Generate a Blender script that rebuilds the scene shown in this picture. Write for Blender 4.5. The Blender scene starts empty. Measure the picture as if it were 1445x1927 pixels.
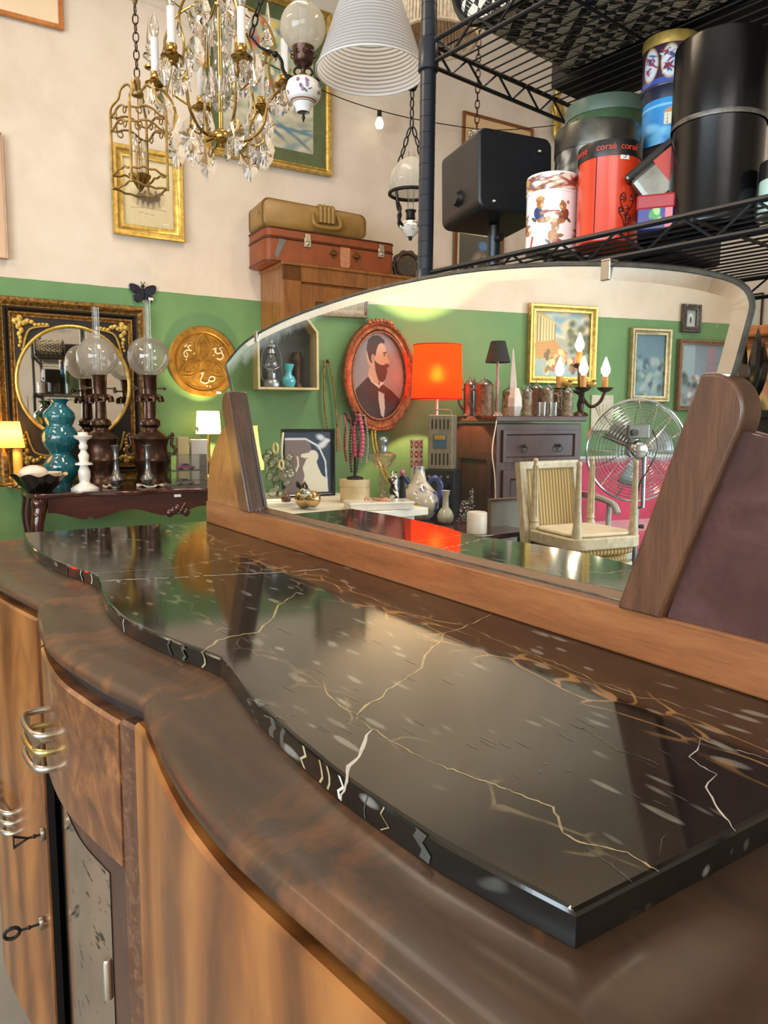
import bpy, math, random
import numpy as np
from mathutils import Vector, Matrix
rnd = random.Random(7)
SC = bpy.context.scene
COL = SC.collection

# ---------------------------------------------------------------- camera, world, light, exposure
CAM = Vector((0.0, 0.0, 1.27))
F, CX, CY = 1390.0, 722.5, 963.5
VX = (-225.0, 786.0)          # vanishing point of the sideboard's length
def _basis():
    a0, a1, s = VX[0]-CX, VX[1]-CY, 0.009
    dx = -(F*F + a1*(a1 - s*a0)) / (a0 + a1*s)
    dy = a1 + s*(dx - a0)
    X = -np.array([a0, a1, F]); X /= np.linalg.norm(X)
    Y = np.array([dx, dy, F]); Y /= np.linalg.norm(Y)
    Z = -np.cross(X, Y)
    if Z[1] > 0: Z = -Z
    return np.array([X, Y, Z])
RM = _basis()                  # world = RM @ camera(x right, y down, z forward)
cam_d = bpy.data.cameras.new('camera'); cam = bpy.data.objects.new('camera', cam_d); COL.objects.link(cam)
cam_d.sensor_fit = 'VERTICAL'; cam_d.sensor_height = 36.0; cam_d.lens = F/1927*36.0
cam_d.clip_start = 0.02; cam_d.clip_end = 60
r_, u_, f_ = RM @ np.array([1,0,0]), RM @ np.array([0,-1,0]), RM @ np.array([0,0,1])
m4 = Matrix.Identity(4)
for i in range(3):
    m4[i][0], m4[i][1], m4[i][2] = r_[i], u_[i], -f_[i]
m4.translation = CAM
cam.matrix_world = m4
SC.camera = cam

world = bpy.data.worlds.new('world'); SC.world = world; world.use_nodes = True
bg = world.node_tree.nodes['Background']; bg.inputs[0].default_value = (0.85, 0.93, 1.0, 1); bg.inputs[1].default_value = 1.0

def area(name, loc, target, sx, sy, power, col):
    d = bpy.data.lights.new(name, 'AREA'); d.shape = 'RECTANGLE'; d.size = sx; d.size_y = sy; d.energy = power; d.color = col
    o = bpy.data.objects.new(name, d); COL.objects.link(o); o.location = loc
    o.rotation_euler = (Vector(target)-Vector(loc)).to_track_quat('-Z', 'Y').to_euler()
    return o
area('daylight_shop_window', (0.6, -4.3, 1.75), (0.6, 0, 1.55), 4.2, 2.3, 420, (0.74, 0.89, 1.0))
area('daylight_side_window', (3.3, -2.4, 2.2), (0, -1.2, 1.7), 3.2, 2.2, 150, (1.0, 0.93, 0.84))
area('added_ceiling_fill', (-2.6, 1.2, 4.0), (-2.6, 1.2, 0), 1.6, 0.5, 48, (1.0, 0.86, 0.68))  # three overhead lights, out of view, added to warm the walls
area('added_ceiling_fill', (-2.6, -1.6, 4.0), (-2.6, -1.6, 0), 1.6, 0.5, 80, (1.0, 0.80, 0.56))
area('added_ceiling_fill', (-0.2, 2.9, 4.0), (-0.2, 2.9, 0), 1.6, 0.5, 85, (1.0, 0.78, 0.52))

SC.view_settings.view_transform = 'Standard'; SC.view_settings.look = 'None'
SC.view_settings.gamma = 1; SC.view_settings.use_curve_mapping = False
SC.view_settings.exposure = -0.35
cy = SC.cycles
cy.max_bounces = 9; cy.diffuse_bounces = 4; cy.glossy_bounces = 5; cy.transmission_bounces = 8; cy.transparent_max_bounces = 16
cy.caustics_reflective = False; cy.caustics_refractive = False; cy.sample_clamp_indirect = 6.0; cy.use_denoising = True
cy.use_adaptive_sampling = True; cy.adaptive_threshold = 0.02

# ---------------------------------------------------------------- pixel rays (direct, or by way of the sideboard mirror)
YM, TILT = 0.727, math.radians(0.27)
MN = np.array([0, -math.cos(TILT), -math.sin(TILT)]); MP = np.array([0, YM, 1.2])
def refl_p(p): p = np.asarray(p, float); return p - 2*np.dot(p-MP, MN)*MN
def refl_d(d): return d - 2*np.dot(d, MN)*MN
def ray(x, y, R=False):
    d = RM @ np.array([(x-CX)/F, (y-CY)/F, 1.0]); o = np.array(CAM)
    return (refl_p(o), refl_d(d)) if R else (o, d)
def at(x, y, R=False, X=None, Y=None, Z=None, D=None, wall=None, off=0.0):
    o, d = ray(x, y, R)
    if X is not None: t = (X-o[0])/d[0]
    elif Y is not None: t = (Y-o[1])/d[1]
    elif Z is not None: t = (Z-o[2])/d[2]
    elif D is not None: t = D
    else:
        a, b = np.array(wall[0]), np.array(wall[1]); n = np.array([b[1]-a[1], a[0]-b[0]]); n = n/np.linalg.norm(n)
        if n[0] < 0: n = -n
        t = (np.dot(n, a-o[:2]) + off)/np.dot(n, d[:2])
    return Vector(o + d*t), t/F          # point, metres per pixel there
def W(*a, **k): return at(*a, **k)[0]

# ---------------------------------------------------------------- materials
def lin(c):
    c = c/255.0
    return c/12.92 if c <= 0.04045 else ((c+0.055)/1.055)**2.4
def C(r, g, b): return (lin(r), lin(g), lin(b), 1.0)
class NT:
    def __init__(s, name):
        s.m = bpy.data.materials.new(name); s.m.use_nodes = True; s.t = s.m.node_tree; s.n = s.t.nodes; s.l = s.t.links
        s.b = s.n['Principled BSDF']; s.out = s.n['Material Output']
    def new(s, typ, **k):
        nd = s.n.new(typ)
        for a, v in k.items():
            if hasattr(nd, a): setattr(nd, a, v)
        return nd
    def link(s, a, b): s.l.new(a, b)
    def coord(s, scale=(1,1,1), rot=(0,0,0), loc=(0,0,0), kind='Object'):
        tc = s.new('ShaderNodeTexCoord'); mp = s.new('ShaderNodeMapping')
        mp.inputs['Scale'].default_value = scale; mp.inputs['Rotation'].default_value = rot; mp.inputs['Location'].default_value = loc
        s.link(tc.outputs[kind], mp.inputs[0]); return mp.outputs[0]
    def noise(s, vec, scale, detail=4, rough=0.55, dist=0.0):
        nd = s.new('ShaderNodeTexNoise'); nd.inputs['Scale'].default_value = scale; nd.inputs['Detail'].default_value = detail
        nd.inputs['Roughness'].default_value = rough; nd.inputs['Distortion'].default_value = dist
        s.link(vec, nd.inputs['Vector']); return nd.outputs[0]
    def ramp(s, fac, stops):
        nd = s.new('ShaderNodeValToRGB'); e = nd.color_ramp.elements
        while len(e) < len(stops): e.new(0.5)
        for i, (p, c) in enumerate(stops): e[i].position = p; e[i].color = c if len(c) == 4 else (*c, 1)
        s.link(fac, nd.inputs[0]); return nd.outputs[0]
    def mix(s, fac, a, b, typ='MIX'):
        nd = s.new('ShaderNodeMix', data_type='RGBA', blend_type=typ)
        for v, i in ((fac, 0), (a, 6), (b, 7)):
            if isinstance(v, (int, float)): nd.inputs[i].default_value = v
            elif isinstance(v, tuple): nd.inputs[i].default_value = v
            else: s.link(v, nd.inputs[i])
        return nd.outputs[2]
    def math(s, op, a, b=0.0, clamp=False):
        nd = s.new('ShaderNodeMath', operation=op); nd.use_clamp = clamp
        for v, i in ((a, 0), (b, 1)):
            if isinstance(v, (int, float)): nd.inputs[i].default_value = v
            else: s.link(v, nd.inputs[i])
        return nd.outputs[0]
    def bump(s, h, strength=0.2, dist=0.01):
        nd = s.new('ShaderNodeBump'); nd.inputs['Strength'].default_value = strength; nd.inputs['Distance'].default_value = dist
        s.link(h, nd.inputs['Height']); s.link(nd.outputs[0], s.b.inputs['Normal'])
    def col(s, v):
        if isinstance(v, tuple): s.b.inputs['Base Color'].default_value = v
        else: s.link(v, s.b.inputs['Base Color'])
    def set(s, **k):
        for a, v in k.items(): s.b.inputs[a.replace('_', ' ')].default_value = v
        return s
MATS = {}
def plain(name, col, rough=0.5, metal=0.0, var=0.12, scale=14.0, coat=0.0, bump=0.0, bscale=60.0, **k):
    if name in MATS: return MATS[name]
    n = NT(name); n.set(Roughness=rough, Metallic=metal)
    if coat: n.set(Coat_Weight=coat, Coat_Roughness=0.08)
    v = n.coord()
    if var > 0:
        f = n.noise(v, scale, 5)
        dk = tuple(x*(1-var*1.6) for x in col[:3])+(1,); lt = tuple(min(1, x*(1+var)) for x in col[:3])+(1,)
        n.col(n.ramp(f, [(0.3, dk), (0.7, lt)]))
    else: n.col(col)
    if bump: n.bump(n.noise(v, bscale, 4), bump, 0.004)
    for a, x in k.items(): n.b.inputs[a.replace('_', ' ')].default_value = x
    MATS[name] = n.m; return n.m
def wood(name, cols, scale=(1,1,1), rough=0.4, coat=0.3, dist=2.0, nscale=3.0, fine=0.5, figure=0.0, wear=None, bump=0.04, rot=(0,0,0)):
    """cols: dark, mid, light; SCALE stretches the grain (small along the grain)"""
    if name in MATS: return MATS[name]
    n = NT(name); n.set(Roughness=rough, Coat_Weight=coat, Coat_Roughness=0.12)
    v = n.coord(scale, rot)
    a = n.noise(v, nscale, 6, 0.6, dist)
    b = n.noise(v, nscale*9, 4, 0.7, 0.4)
    f = n.math('ADD', n.math('MULTIPLY', a, 1-fine*0.5), n.math('MULTIPLY', b, fine*0.5))
    if figure:
        w = n.new('ShaderNodeTexWave'); w.inputs['Scale'].default_value = 1.6*nscale/3; w.inputs['Distortion'].default_value = 9.0
        w.inputs['Detail'].default_value = 3.0; w.inputs['Detail Scale'].default_value = 0.9
        n.link(v, w.inputs['Vector'])
        f = n.math('ADD', n.math('MULTIPLY', f, 1-figure), n.math('MULTIPLY', w.outputs['Fac'], figure))
    col = n.ramp(f, [(0.28, cols[0]), (0.5, cols[1]), (0.74, cols[2])])
    if wear:
        wv = n.coord((1,1,1)); wf = n.noise(wv, wear[1], 6, 0.65, 1.2)
        col = n.mix(n.ramp(wf, [(0.5, (0,0,0,1)), (0.72, (1,1,1,1))]), col, wear[0])
        rr = n.noise(wv, 5, 4); n.link(n.ramp(rr, [(0.3, (rough*0.7,)*3), (0.75, (min(1, rough*1.5),)*3)]), n.b.inputs['Roughness'])
    n.col(col); n.bump(b, bump, 0.002)
    MATS[name] = n.m; return n.m
def glass(name, tint=(1,1,1,1), rough=0.0, ior=1.5):
    if name in MATS: return MATS[name]
    n = NT(name); n.set(Transmission_Weight=1.0, Roughness=rough, IOR=ior); n.col(tint); MATS[name] = n.m; return n.m
def thin(name, tint=(1,1,1,1), refl=0.1, alpha=0.0, body=(1,1,1,1)):
    """thin-walled clear sheet: see-through with a grazing-angle reflection; ALPHA of milky body"""
    if name in MATS: return MATS[name]
    n = NT(name); tr = n.new('ShaderNodeBsdfTransparent'); tr.inputs[0].default_value = tint
    gl = n.new('ShaderNodeBsdfGlossy'); gl.inputs['Roughness'].default_value = 0.02
    fr = n.new('ShaderNodeLayerWeight'); fr.inputs[0].default_value = 0.28
    ms = n.new('ShaderNodeMixShader'); sc = n.math('ADD', n.math('MULTIPLY', fr.outputs['Fresnel'], 0.75), refl*0.5, True)
    n.link(sc, ms.inputs[0]); n.link(tr.outputs[0], ms.inputs[1]); n.link(gl.outputs[0], ms.inputs[2])
    res = ms.outputs[0]
    if alpha > 0:
        tl = n.new('ShaderNodeBsdfTranslucent'); tl.inputs[0].default_value = body
        df = n.new('ShaderNodeBsdfDiffuse'); df.inputs[0].default_value = body
        m1 = n.new('ShaderNodeMixShader'); m1.inputs[0].default_value = 0.5; n.link(tl.outputs[0], m1.inputs[1]); n.link(df.outputs[0], m1.inputs[2])
        m2 = n.new('ShaderNodeMixShader'); m2.inputs[0].default_value = alpha; n.link(res, m2.inputs[1]); n.link(m1.outputs[0], m2.inputs[2]); res = m2.outputs[0]
    n.link(res, n.out.inputs[0]); MATS[name] = n.m; return n.m
def shade_mat(name, col, trans=0.7, stripes=None, hot=0.0):
    if name in MATS: return MATS[name]
    n = NT(name); tl = n.new('ShaderNodeBsdfTranslucent'); df = n.new('ShaderNodeBsdfDiffuse')
    c = col
    if stripes:
        w = n.new('ShaderNodeTexWave'); w.wave_type = 'BANDS'; w.bands_direction = 'Z'; w.inputs['Scale'].default_value = stripes[1]
        n.link(n.coord(), w.inputs['Vector']); c = n.mix(n.ramp(w.outputs['Fac'], [(0.3, (0,0,0,1)), (0.6, (1,1,1,1))]), stripes[0], col)
    for b in (tl, df):
        if isinstance(c, tuple): b.inputs[0].default_value = c
        else: n.link(c, b.inputs[0])
    rf = n.new('ShaderNodeBsdfRefraction'); rf.inputs['IOR'].default_value = 1.35; rf.inputs['Roughness'].default_value = 0.8
    if isinstance(c, tuple): rf.inputs[0].default_value = c
    else: n.link(c, rf.inputs[0])
    m0 = n.new('ShaderNodeMixShader'); m0.inputs[0].default_value = hot; n.link(tl.outputs[0], m0.inputs[1]); n.link(rf.outputs[0], m0.inputs[2]); tl = m0
    ms = n.new('ShaderNodeMixShader'); ms.inputs[0].default_value = trans
    n.link(df.outputs[0], ms.inputs[1]); n.link(tl.outputs[0], ms.inputs[2]); n.link(ms.outputs[0], n.out.inputs[0])
    MATS[name] = n.m; return n.m
def emit(name, col, strength):
    if name in MATS: return MATS[name]
    n = NT(name); n.set(Emission_Color=col, Emission_Strength=strength, Roughness=0.3); n.col(col); MATS[name] = n.m; return n.m
def picture_mat(name='picture', rough=0.5, coat=0.0, metal=0.0):
    if name in MATS: return MATS[name]
    n = NT(name); a = n.new('ShaderNodeVertexColor'); a.layer_name = 'Col'; n.col(a.outputs[0]); n.set(Roughness=rough, Coat_Weight=coat, Metallic=metal)
    MATS[name] = n.m; return n.m

# ---------------------------------------------------------------- mesh builder
class MB:
    def __init__(s): s.v = []; s.f = []; s.mi = []; s.c = {}; s.M = Matrix.Identity(4); s.cur = 0
    def add(s, vs, fs, cols=None):
        k = len(s.v); M = s.M
        if cols is not None:
            for i, c in enumerate(cols): s.c[k+i] = c
        s.v += [tuple(M @ Vector(p)) for p in vs]
        s.f += [tuple(i+k for i in q) for q in fs]; s.mi += [s.cur]*len(fs); return s
    def use(s, i): s.cur = i; return s
    def at(s, loc=(0,0,0), rot=(0,0,0), sc=1.0):
        from mathutils import Euler
        s.M = Matrix.Translation(loc) @ Euler(rot).to_matrix().to_4x4() @ Matrix.Diagonal((sc, sc, sc, 1) if not isinstance(sc, tuple) else (*sc, 1)); return s
    def box(s, c, d, taper=1.0):
        x, y, z = d[0]/2, d[1]/2, d[2]/2; t = taper
        vs = [(c[0]+a*x*q, c[1]+b*y*q, c[2]+g*z) for g, q in ((-1, 1), (1, t)) for a, b in ((-1,-1),(1,-1),(1,1),(-1,1))]
        return s.add(vs, [(3,2,1,0),(4,5,6,7),(0,1,5,4),(1,2,6,5),(2,3,7,6),(3,0,4,7)])
    def lathe(s, prof, seg=24, c=(0,0,0), ax='z', sweep=None, ell=(1,1)):
        """prof: (radius, height) list; a first or last radius of 0 closes the end"""
        vs = []; fs = []; idx = []
        for r, h in prof:
            if r <= 1e-9: idx.append([len(vs)]); vs.append((0, 0, h))
            else:
                idx.append(list(range(len(vs), len(vs)+seg)))
                vs += [(r*ell[0]*math.cos(2*math.pi*i/seg), r*ell[1]*math.sin(2*math.pi*i/seg), h) for i in range(seg)]
        for a, b in zip(idx, idx[1:]):
            for i in range(seg):
                j = (i+1) % seg
                if len(a) == 1 and len(b) == 1: continue
                if len(a) == 1: fs.append((a[0], b[j], b[i]))
                elif len(b) == 1: fs.append((a[i], a[j], b[0]))
                else: fs.append((a[i], a[j], b[j], b[i]))
        if ax == 'y': vs = [(x, z, y) for x, y, z in vs]; fs = [q[::-1] for q in fs]
        if ax == 'x': vs = [(z, y, x) for x, y, z in vs]; fs = [q[::-1] for q in fs]
        vs = [(x+c[0], y+c[1], z+c[2]) for x, y, z in vs]
        return s.add(vs, fs)
    def tube(s, pts, r, seg=8, closed=False, flat=None):
        P = [Vector(p) for p in pts]; n = len(P); vs = []; fs = []; up = None
        R = r if isinstance(r, (list, tuple)) else [r]*n
        for i in range(n):
            a = P[(i-1) % n] if (closed or i > 0) else P[i]; b = P[(i+1) % n] if (closed or i < n-1) else P[i]
            t = (b-a).normalized() if (b-a).length > 1e-9 else Vector((0, 0, 1))
            if up is None:
                up = Vector((0, 0, 1)) if abs(t.z) < 0.9 else Vector((1, 0, 0))
            x = (up - t*up.dot(t))
            x = x.normalized() if x.length > 1e-6 else t.orthogonal().normalized()
            up = x; y = t.cross(x)
            fx = 1.0 if flat is None else flat
            for k in range(seg):
                an = 2*math.pi*k/seg
                vs.append(tuple(P[i] + (x*math.cos(an)*fx + y*math.sin(an))*R[i]))
        m = n if closed else n-1
        for i in range(m):
            for k in range(seg):
                a, b = i*seg+k, i*seg+(k+1) % seg; c_, d = ((i+1) % n)*seg+(k+1) % seg, ((i+1) % n)*seg+k
                fs.append((a, b, c_, d))
        if not closed: fs += [tuple(range(seg))[::-1], tuple(range((n-1)*seg, n*seg))]
        return s.add(vs, fs)
    def prism(s, poly, d0, d1, plane='xz'):
        """2-D outline pushed between two depths"""
        n = len(poly)
        g = {'xz': lambda p, d: (p[0], d, p[1]), 'xy': lambda p, d: (p[0], p[1], d), 'yz': lambda p, d: (d, p[0], p[1])}[plane]
        vs = [g(p, d0) for p in poly] + [g(p, d1) for p in poly]
        fs = [tuple(range(n)), tuple(range(n, 2*n))[::-1]] + [(i, i+n, (i+1) % n+n, (i+1) % n) for i in range(n)]
        return s.add(vs, fs)
    def ball(s, c, r, seg=16, rings=10, ell=(1,1,1)):
        prof = [(math.sin(math.pi*i/rings), -math.cos(math.pi*i/rings)) for i in range(rings+1)]; prof[0] = (0, -1); prof[-1] = (0, 1)
        k = len(s.v); M = s.M; s.M = M @ Matrix.Translation(c) @ Matrix.Diagonal((r*ell[0], r*ell[1], r*ell[2], 1)); s.lathe(prof, seg); s.M = M; return s
    def ring(s, c, R, r, seg=28, k=8, ax='z', ell=(1,1)):
        g = {'z': lambda a, b: (c[0]+a, c[1]+b, c[2]), 'y': lambda a, b: (c[0]+a, c[1], c[2]+b), 'x': lambda a, b: (c[0], c[1]+a, c[2]+b)}[ax]
        return s.tube([g(R*ell[0]*math.cos(2*math.pi*i/seg), R*ell[1]*math.sin(2*math.pi*i/seg)) for i in range(seg)], r, k, True)
    def loft(s, rows, closed=False, cap=False):
        n = len(rows[0]); vs = [p for r in rows for p in r]; fs = []
        for i in range(len(rows)-1):
            for j in range(n if closed else n-1):
                k = (j+1) % n; fs.append((i*n+j, i*n+k, (i+1)*n+k, (i+1)*n+j))
        if cap: fs += [tuple(range(n))[::-1], tuple(range((len(rows)-1)*n, len(rows)*n))]
        return s.add(vs, fs)
    def build(s, name, mat, parent=None, smooth=40, bevel=0.0, bseg=2, world=False, recalc=True, solid=0.0, sub=0):
        me = bpy.data.meshes.new(name); vs = s.v; fs = s.f
        if world and parent is not None:
            A = ROOTM[parent.name].inverted(); vs = [tuple(A @ Vector(p)) for p in vs]
        if parent is not None and FLIP.get(parent.name):
            vs = [(x, -y, z) for x, y, z in vs]; fs = [q[::-1] for q in fs]
        me.from_pydata(vs, [], fs)
        for m_ in (mat if isinstance(mat, (list, tuple)) else [mat]): me.materials.append(m_)
        me.polygons.foreach_set('material_index', s.mi)
        if s.c:
            ca = me.color_attributes.new('Col', 'FLOAT_COLOR', 'POINT'); arr = np.ones((len(vs), 4), 'f')
            for i, c in s.c.items(): arr[i, :len(c)] = c
            ca.data.foreach_set('color', arr.ravel())
        if recalc:
            import bmesh
            bm = bmesh.new(); bm.from_mesh(me); bmesh.ops.recalc_face_normals(bm, faces=bm.faces); bm.to_mesh(me); bm.free()
        if smooth:
            me.shade_smooth(); me.set_sharp_from_angle(angle=math.radians(smooth))
        o = bpy.data.objects.new(name, me); COL.objects.link(o)
        if parent is not None: o.parent = parent; FLIP[o.name] = FLIP.get(parent.name, False); ROOTM[o.name] = ROOTM[parent.name]
        if bevel:
            b = o.modifiers.new('bevel', 'BEVEL'); b.width = bevel; b.segments = bseg; b.limit_method = 'ANGLE'; b.angle_limit = math.radians(35)
        if solid:
            b = o.modifiers.new('solidify', 'SOLIDIFY'); b.thickness = solid; b.offset = 0
        if sub:
            b = o.modifiers.new('subdivision', 'SUBSURF'); b.levels = sub; b.render_levels = sub
        return o
FLIP = {}; ROOTM = {}
def tag(o, label, cat, group=None):
    o['label'] = label; o['category'] = cat
    if group: o['group'] = group
    return o
def thing(name, label, cat, loc=(0,0,0), rz=0.0, group=None, R=False):
    """an Empty at the thing's base; R: the thing is seen by way of the mirror, so its layout is handed the other way"""
    o = bpy.data.objects.new(name, None); COL.objects.link(o); o.empty_display_size = 0.05
    o.location = loc; o.rotation_euler = (0, 0, -rz if R else rz); FLIP[o.name] = R
    ROOTM[o.name] = Matrix.Translation(loc) @ Matrix.Rotation(-rz if R else rz, 4, 'Z')
    return tag(o, label, cat, group)
def dup(root, loc, rz=None, label=None, group=None):
    r = root.copy(); COL.objects.link(r); r.location = loc
    if rz is not None: r.rotation_euler = (0, 0, rz)
    if label: r['label'] = label
    if group: r['group'] = group
    for ch in list(root.children):
        c = ch.copy(); COL.objects.link(c); c.parent = r
        for g in ch.children:
            d = g.copy(); COL.objects.link(d); d.parent = c
    return r
def struct(o): o['kind'] = 'structure'; return o
def face(p, R=False, turn=0.0):
    """yaw that turns a thing's local -y towards the viewer (TURN degrees more, anticlockwise from above)"""
    q = refl_p(p) if R else np.array(p)
    return math.atan2(q[1], q[0]) - math.pi/2 + math.radians(turn)
def along(wall, R=False):
    (x0, y0), (x1, y1) = wall; dx, dy = x1-x0, y1-y0
    return math.atan2(-dy if R else dy, dx)
def lerp(a, b, t): return a+(b-a)*t
def catmull(P, k=6, closed=False):
    P = [Vector(p) for p in P]; n = len(P); out = []
    for i in range(n if closed else n-1):
        p0 = P[(i-1) % n] if (closed or i > 0) else P[i]; p1 = P[i]; p2 = P[(i+1) % n]; p3 = P[(i+2) % n] if (closed or i < n-2) else p2
        for j in range(k):
            t = j/k
            out.append(0.5*((2*p1)+(p2-p0)*t+(2*p0-5*p1+4*p2-p3)*t*t+(3*p1-p0-3*p2+p3)*t**3))
    if not closed: out.append(P[-1])
    return out
def ellipse(cx, cz, rx, rz, n=40): return [(cx+rx*math.cos(2*math.pi*i/n), cz+rz*math.sin(2*math.pi*i/n)) for i in range(n)]
def rrect(w, h, r, k=5, cx=0, cz=0):
    pts = []
    for sx, sz, a0 in ((1,1,0),(-1,1,90),(-1,-1,180),(1,-1,270)):
        for j in range(k+1):
            a = math.radians(a0+90*j/k); pts.append((cx+sx*(w/2-r)+r*math.cos(a), cz+sz*(h/2-r)+r*math.sin(a)))
    return pts

# ---------------------------------------------------------------- drawn surfaces (paintings, prints): colour per vertex
class Paint:
    """u to the right, v up, both in 0..1"""
    def __init__(s, nu, nv, top, bottom=None, asp=1.0):
        s.nu, s.nv, s.asp = nu, nv, asp
        s.u, s.v = np.meshgrid(np.linspace(0, 1, nu), np.linspace(0, 1, nv)); b = np.array(bottom or top)[:3]; t = np.array(top)[:3]
        s.a = b + (t-b)*s.v[..., None]
    def put(s, m, col): s.a = s.a*(1-m[..., None]) + np.array(col)[:3]*m[..., None]; return s
    def ell(s, cx, cy, rx, ry, col, rot=0, soft=0.12):
        c_, s_ = math.cos(math.radians(rot)), math.sin(math.radians(rot)); x = (s.u-cx)*s.asp; y = s.v-cy
        d = np.hypot((x*c_+y*s_)/(rx*s.asp), (-x*s_+y*c_)/ry); return s.put(np.clip((1-d)/soft+0.5, 0, 1), col)
    def poly(s, pts, col):
        ins = np.zeros(s.u.shape, bool); n = len(pts)
        for i in range(n):
            (x0, y0), (x1, y1) = pts[i], pts[(i+1) % n]
            if y0 == y1: continue
            cr = ((s.v >= y0) != (s.v >= y1)) & (s.u < (x1-x0)*(s.v-y0)/(y1-y0)+x0); ins ^= cr
        return s.put(ins.astype(float), col)
    def rect(s, x0, y0, x1, y1, col): return s.put(((s.u >= x0) & (s.u <= x1) & (s.v >= y0) & (s.v <= y1)).astype(float), col)
    def line(s, pts, w, col):
        d = np.full(s.u.shape, 9.0)
        for (x0, y0), (x1, y1) in zip(pts, pts[1:]):
            dx, dy = (x1-x0)*s.asp, y1-y0; L = dx*dx+dy*dy+1e-12
            t = np.clip((((s.u-x0)*s.asp)*dx+(s.v-y0)*dy)/L, 0, 1); d = np.minimum(d, np.hypot((s.u-x0)*s.asp-t*dx, s.v-y0-t*dy))
        return s.put(np.clip((w/2-d)/(0.25*w)+0.5, 0, 1), col)
    def dabs(s, n, box, size, pal, seed=1, soft=1.0):
        r = random.Random(seed)
        for _ in range(n):
            k = r.uniform(0.5, 1.3)
            s.ell(r.uniform(box[0], box[2]), r.uniform(box[1], box[3]), size[0]*k, size[1]*k, r.choice(pal), r.uniform(-40, 40), soft)
        return s
    def grain(s, amp, seed=1, k=6):
        g = np.random.default_rng(seed); a = g.random((s.nv//k+2, s.nu//k+2)); a = np.kron(a, np.ones((k, k)))[:s.nv, :s.nu]
        s.a = s.a*(1+amp*(a-0.5)[..., None]); return s
    def cols(s): return np.clip(s.a, 0, 1).reshape(-1, 3)
def sheet(mb, P, w, h, y=0.0, cx=0.0, cz=0.0):
    nu, nv = P.nu, P.nv
    vs = [(cx-w/2+w*i/(nu-1), y, cz-h/2+h*j/(nv-1)) for j in range(nv) for i in range(nu)]
    fs = [(j*nu+i, j*nu+i+1, (j+1)*nu+i+1, (j+1)*nu+i) for j in range(nv-1) for i in range(nu-1)]
    return mb.add(vs, fs, P.cols())
def wrap(mb, P, r, z0, z1, a0=-math.pi, a1=math.pi, ell=(1,1), prof=None):
    """print around a can: u=0.5 faces local -y"""
    nu, nv = P.nu, P.nv; vs = []
    for j in range(nv):
        t = j/(nv-1); rr = r if prof is None else prof(t)
        for i in range(nu):
            a = -math.pi/2 + lerp(a0, a1, i/(nu-1)); vs.append((rr*ell[0]*math.cos(a), rr*ell[1]*math.sin(a), lerp(z0, z1, t)))
    fs = [(j*nu+i, j*nu+i+1, (j+1)*nu+i+1, (j+1)*nu+i) for j in range(nv-1) for i in range(nu-1)]
    return mb.add(vs, fs, P.cols())

# ---------------------------------------------------------------- room shell
gold_leaf = plain('gold_leaf', C(200, 168, 88), 0.36, 0.65, 0.25, 30, bump=0.15, bscale=120)
gold_dull = plain('dull_gold', C(160, 130, 74), 0.45, 0.6, 0.3, 30, bump=0.25, bscale=140)
brass = plain('brass', C(182, 150, 84), 0.22, 1.0, 0.12, 12)
bronze = plain('dark_bronze', C(74, 52, 42), 0.3, 0.7, 0.3, 18, bump=0.2, bscale=70)
black_iron = plain('black_iron', C(22, 21, 22), 0.42, 0.4, 0.1)
white_china = plain('white_china', C(232, 230, 224), 0.18, 0, 0.03, coat=0.5)
clear = thin('clear_glass', (0.96, 0.98, 0.97, 1), 0.1)
def wall_mat(name, split=True):
    n = NT(name); v = n.coord(); g = n.new('ShaderNodeSeparateXYZ'); n.link(v, g.inputs[0])
    f = n.noise(v, 2.2, 6, 0.6, 0.3)
    cream = n.ramp(f, [(0.3, C(208, 194, 176)), (0.55, C(222, 209, 194)), (0.75, C(229, 219, 206))])
    f2 = n.noise(v, 3.0, 5); grn = n.ramp(f2, [(0.3, C(98, 140, 92)), (0.7, C(112, 152, 102))])
    z = n.math('ADD', g.outputs[2], n.math('MULTIPLY', n.math('SUBTRACT', n.noise(v, 9, 2), 0.5), 0.006))
    if split: n.col(n.mix(n.math('GREATER_THAN', z, 2.05), grn, cream))
    else: n.col(cream)
    n.set(Roughness=0.75); b = n.noise(v, 24, 6, 0.7); n.bump(b, 0.25, 0.006); return n.m
wm = wall_mat('painted_plaster_green_dado'); wc = wall_mat('painted_plaster_cream', False)
H = 4.3; KINK = (-4.7056, 0.10); BEND = (-4.064, -2.539); FAR = (-3.495, -4.6); BACK = (-4.304, 5.95)
WALL_A = (KINK, BACK)                            # plan lines, each from left to right as it is seen
WALL_B = (KINK, BEND); WALL_C = (BEND, FAR)
def wall(name, pts, mat, z0=0.0, z1=H, th=0.12):
    mb = MB()
    for (x0, y0), (x1, y1) in zip(pts, pts[1:]):
        d = Vector((x1-x0, y1-y0)).normalized(); nx, ny = -d.y*th, d.x*th
        mb.prism([(x0, y0), (x1, y1), (x1+nx, y1+ny), (x0+nx, y0+ny)], z0, z1, 'xy')
    return struct(mb.build(name, mat, smooth=0))
for seg_ in ([KINK, BACK], [BEND, KINK], [FAR, BEND]): wall('wall_left', seg_, wm)
wall('wall_back', [BACK, (3.6, 5.95)], wc)
wall('wall_right', [(3.6, 5.95), (3.6, -0.6)], wc)
wall('wall_right', [(3.6, -4.2), (3.6, -4.6)], wc)
wall('wall_right', [(3.6, -0.6), (3.6, -4.2)], wc, 0, 1.0); wall('wall_right', [(3.6, -0.6), (3.6, -4.2)], wc, 3.4, H)
wall('wall_front', [(3.6, -4.6), (2.8, -4.6)], wc); wall('wall_front', [(-1.6, -4.6), FAR], wc)
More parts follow.
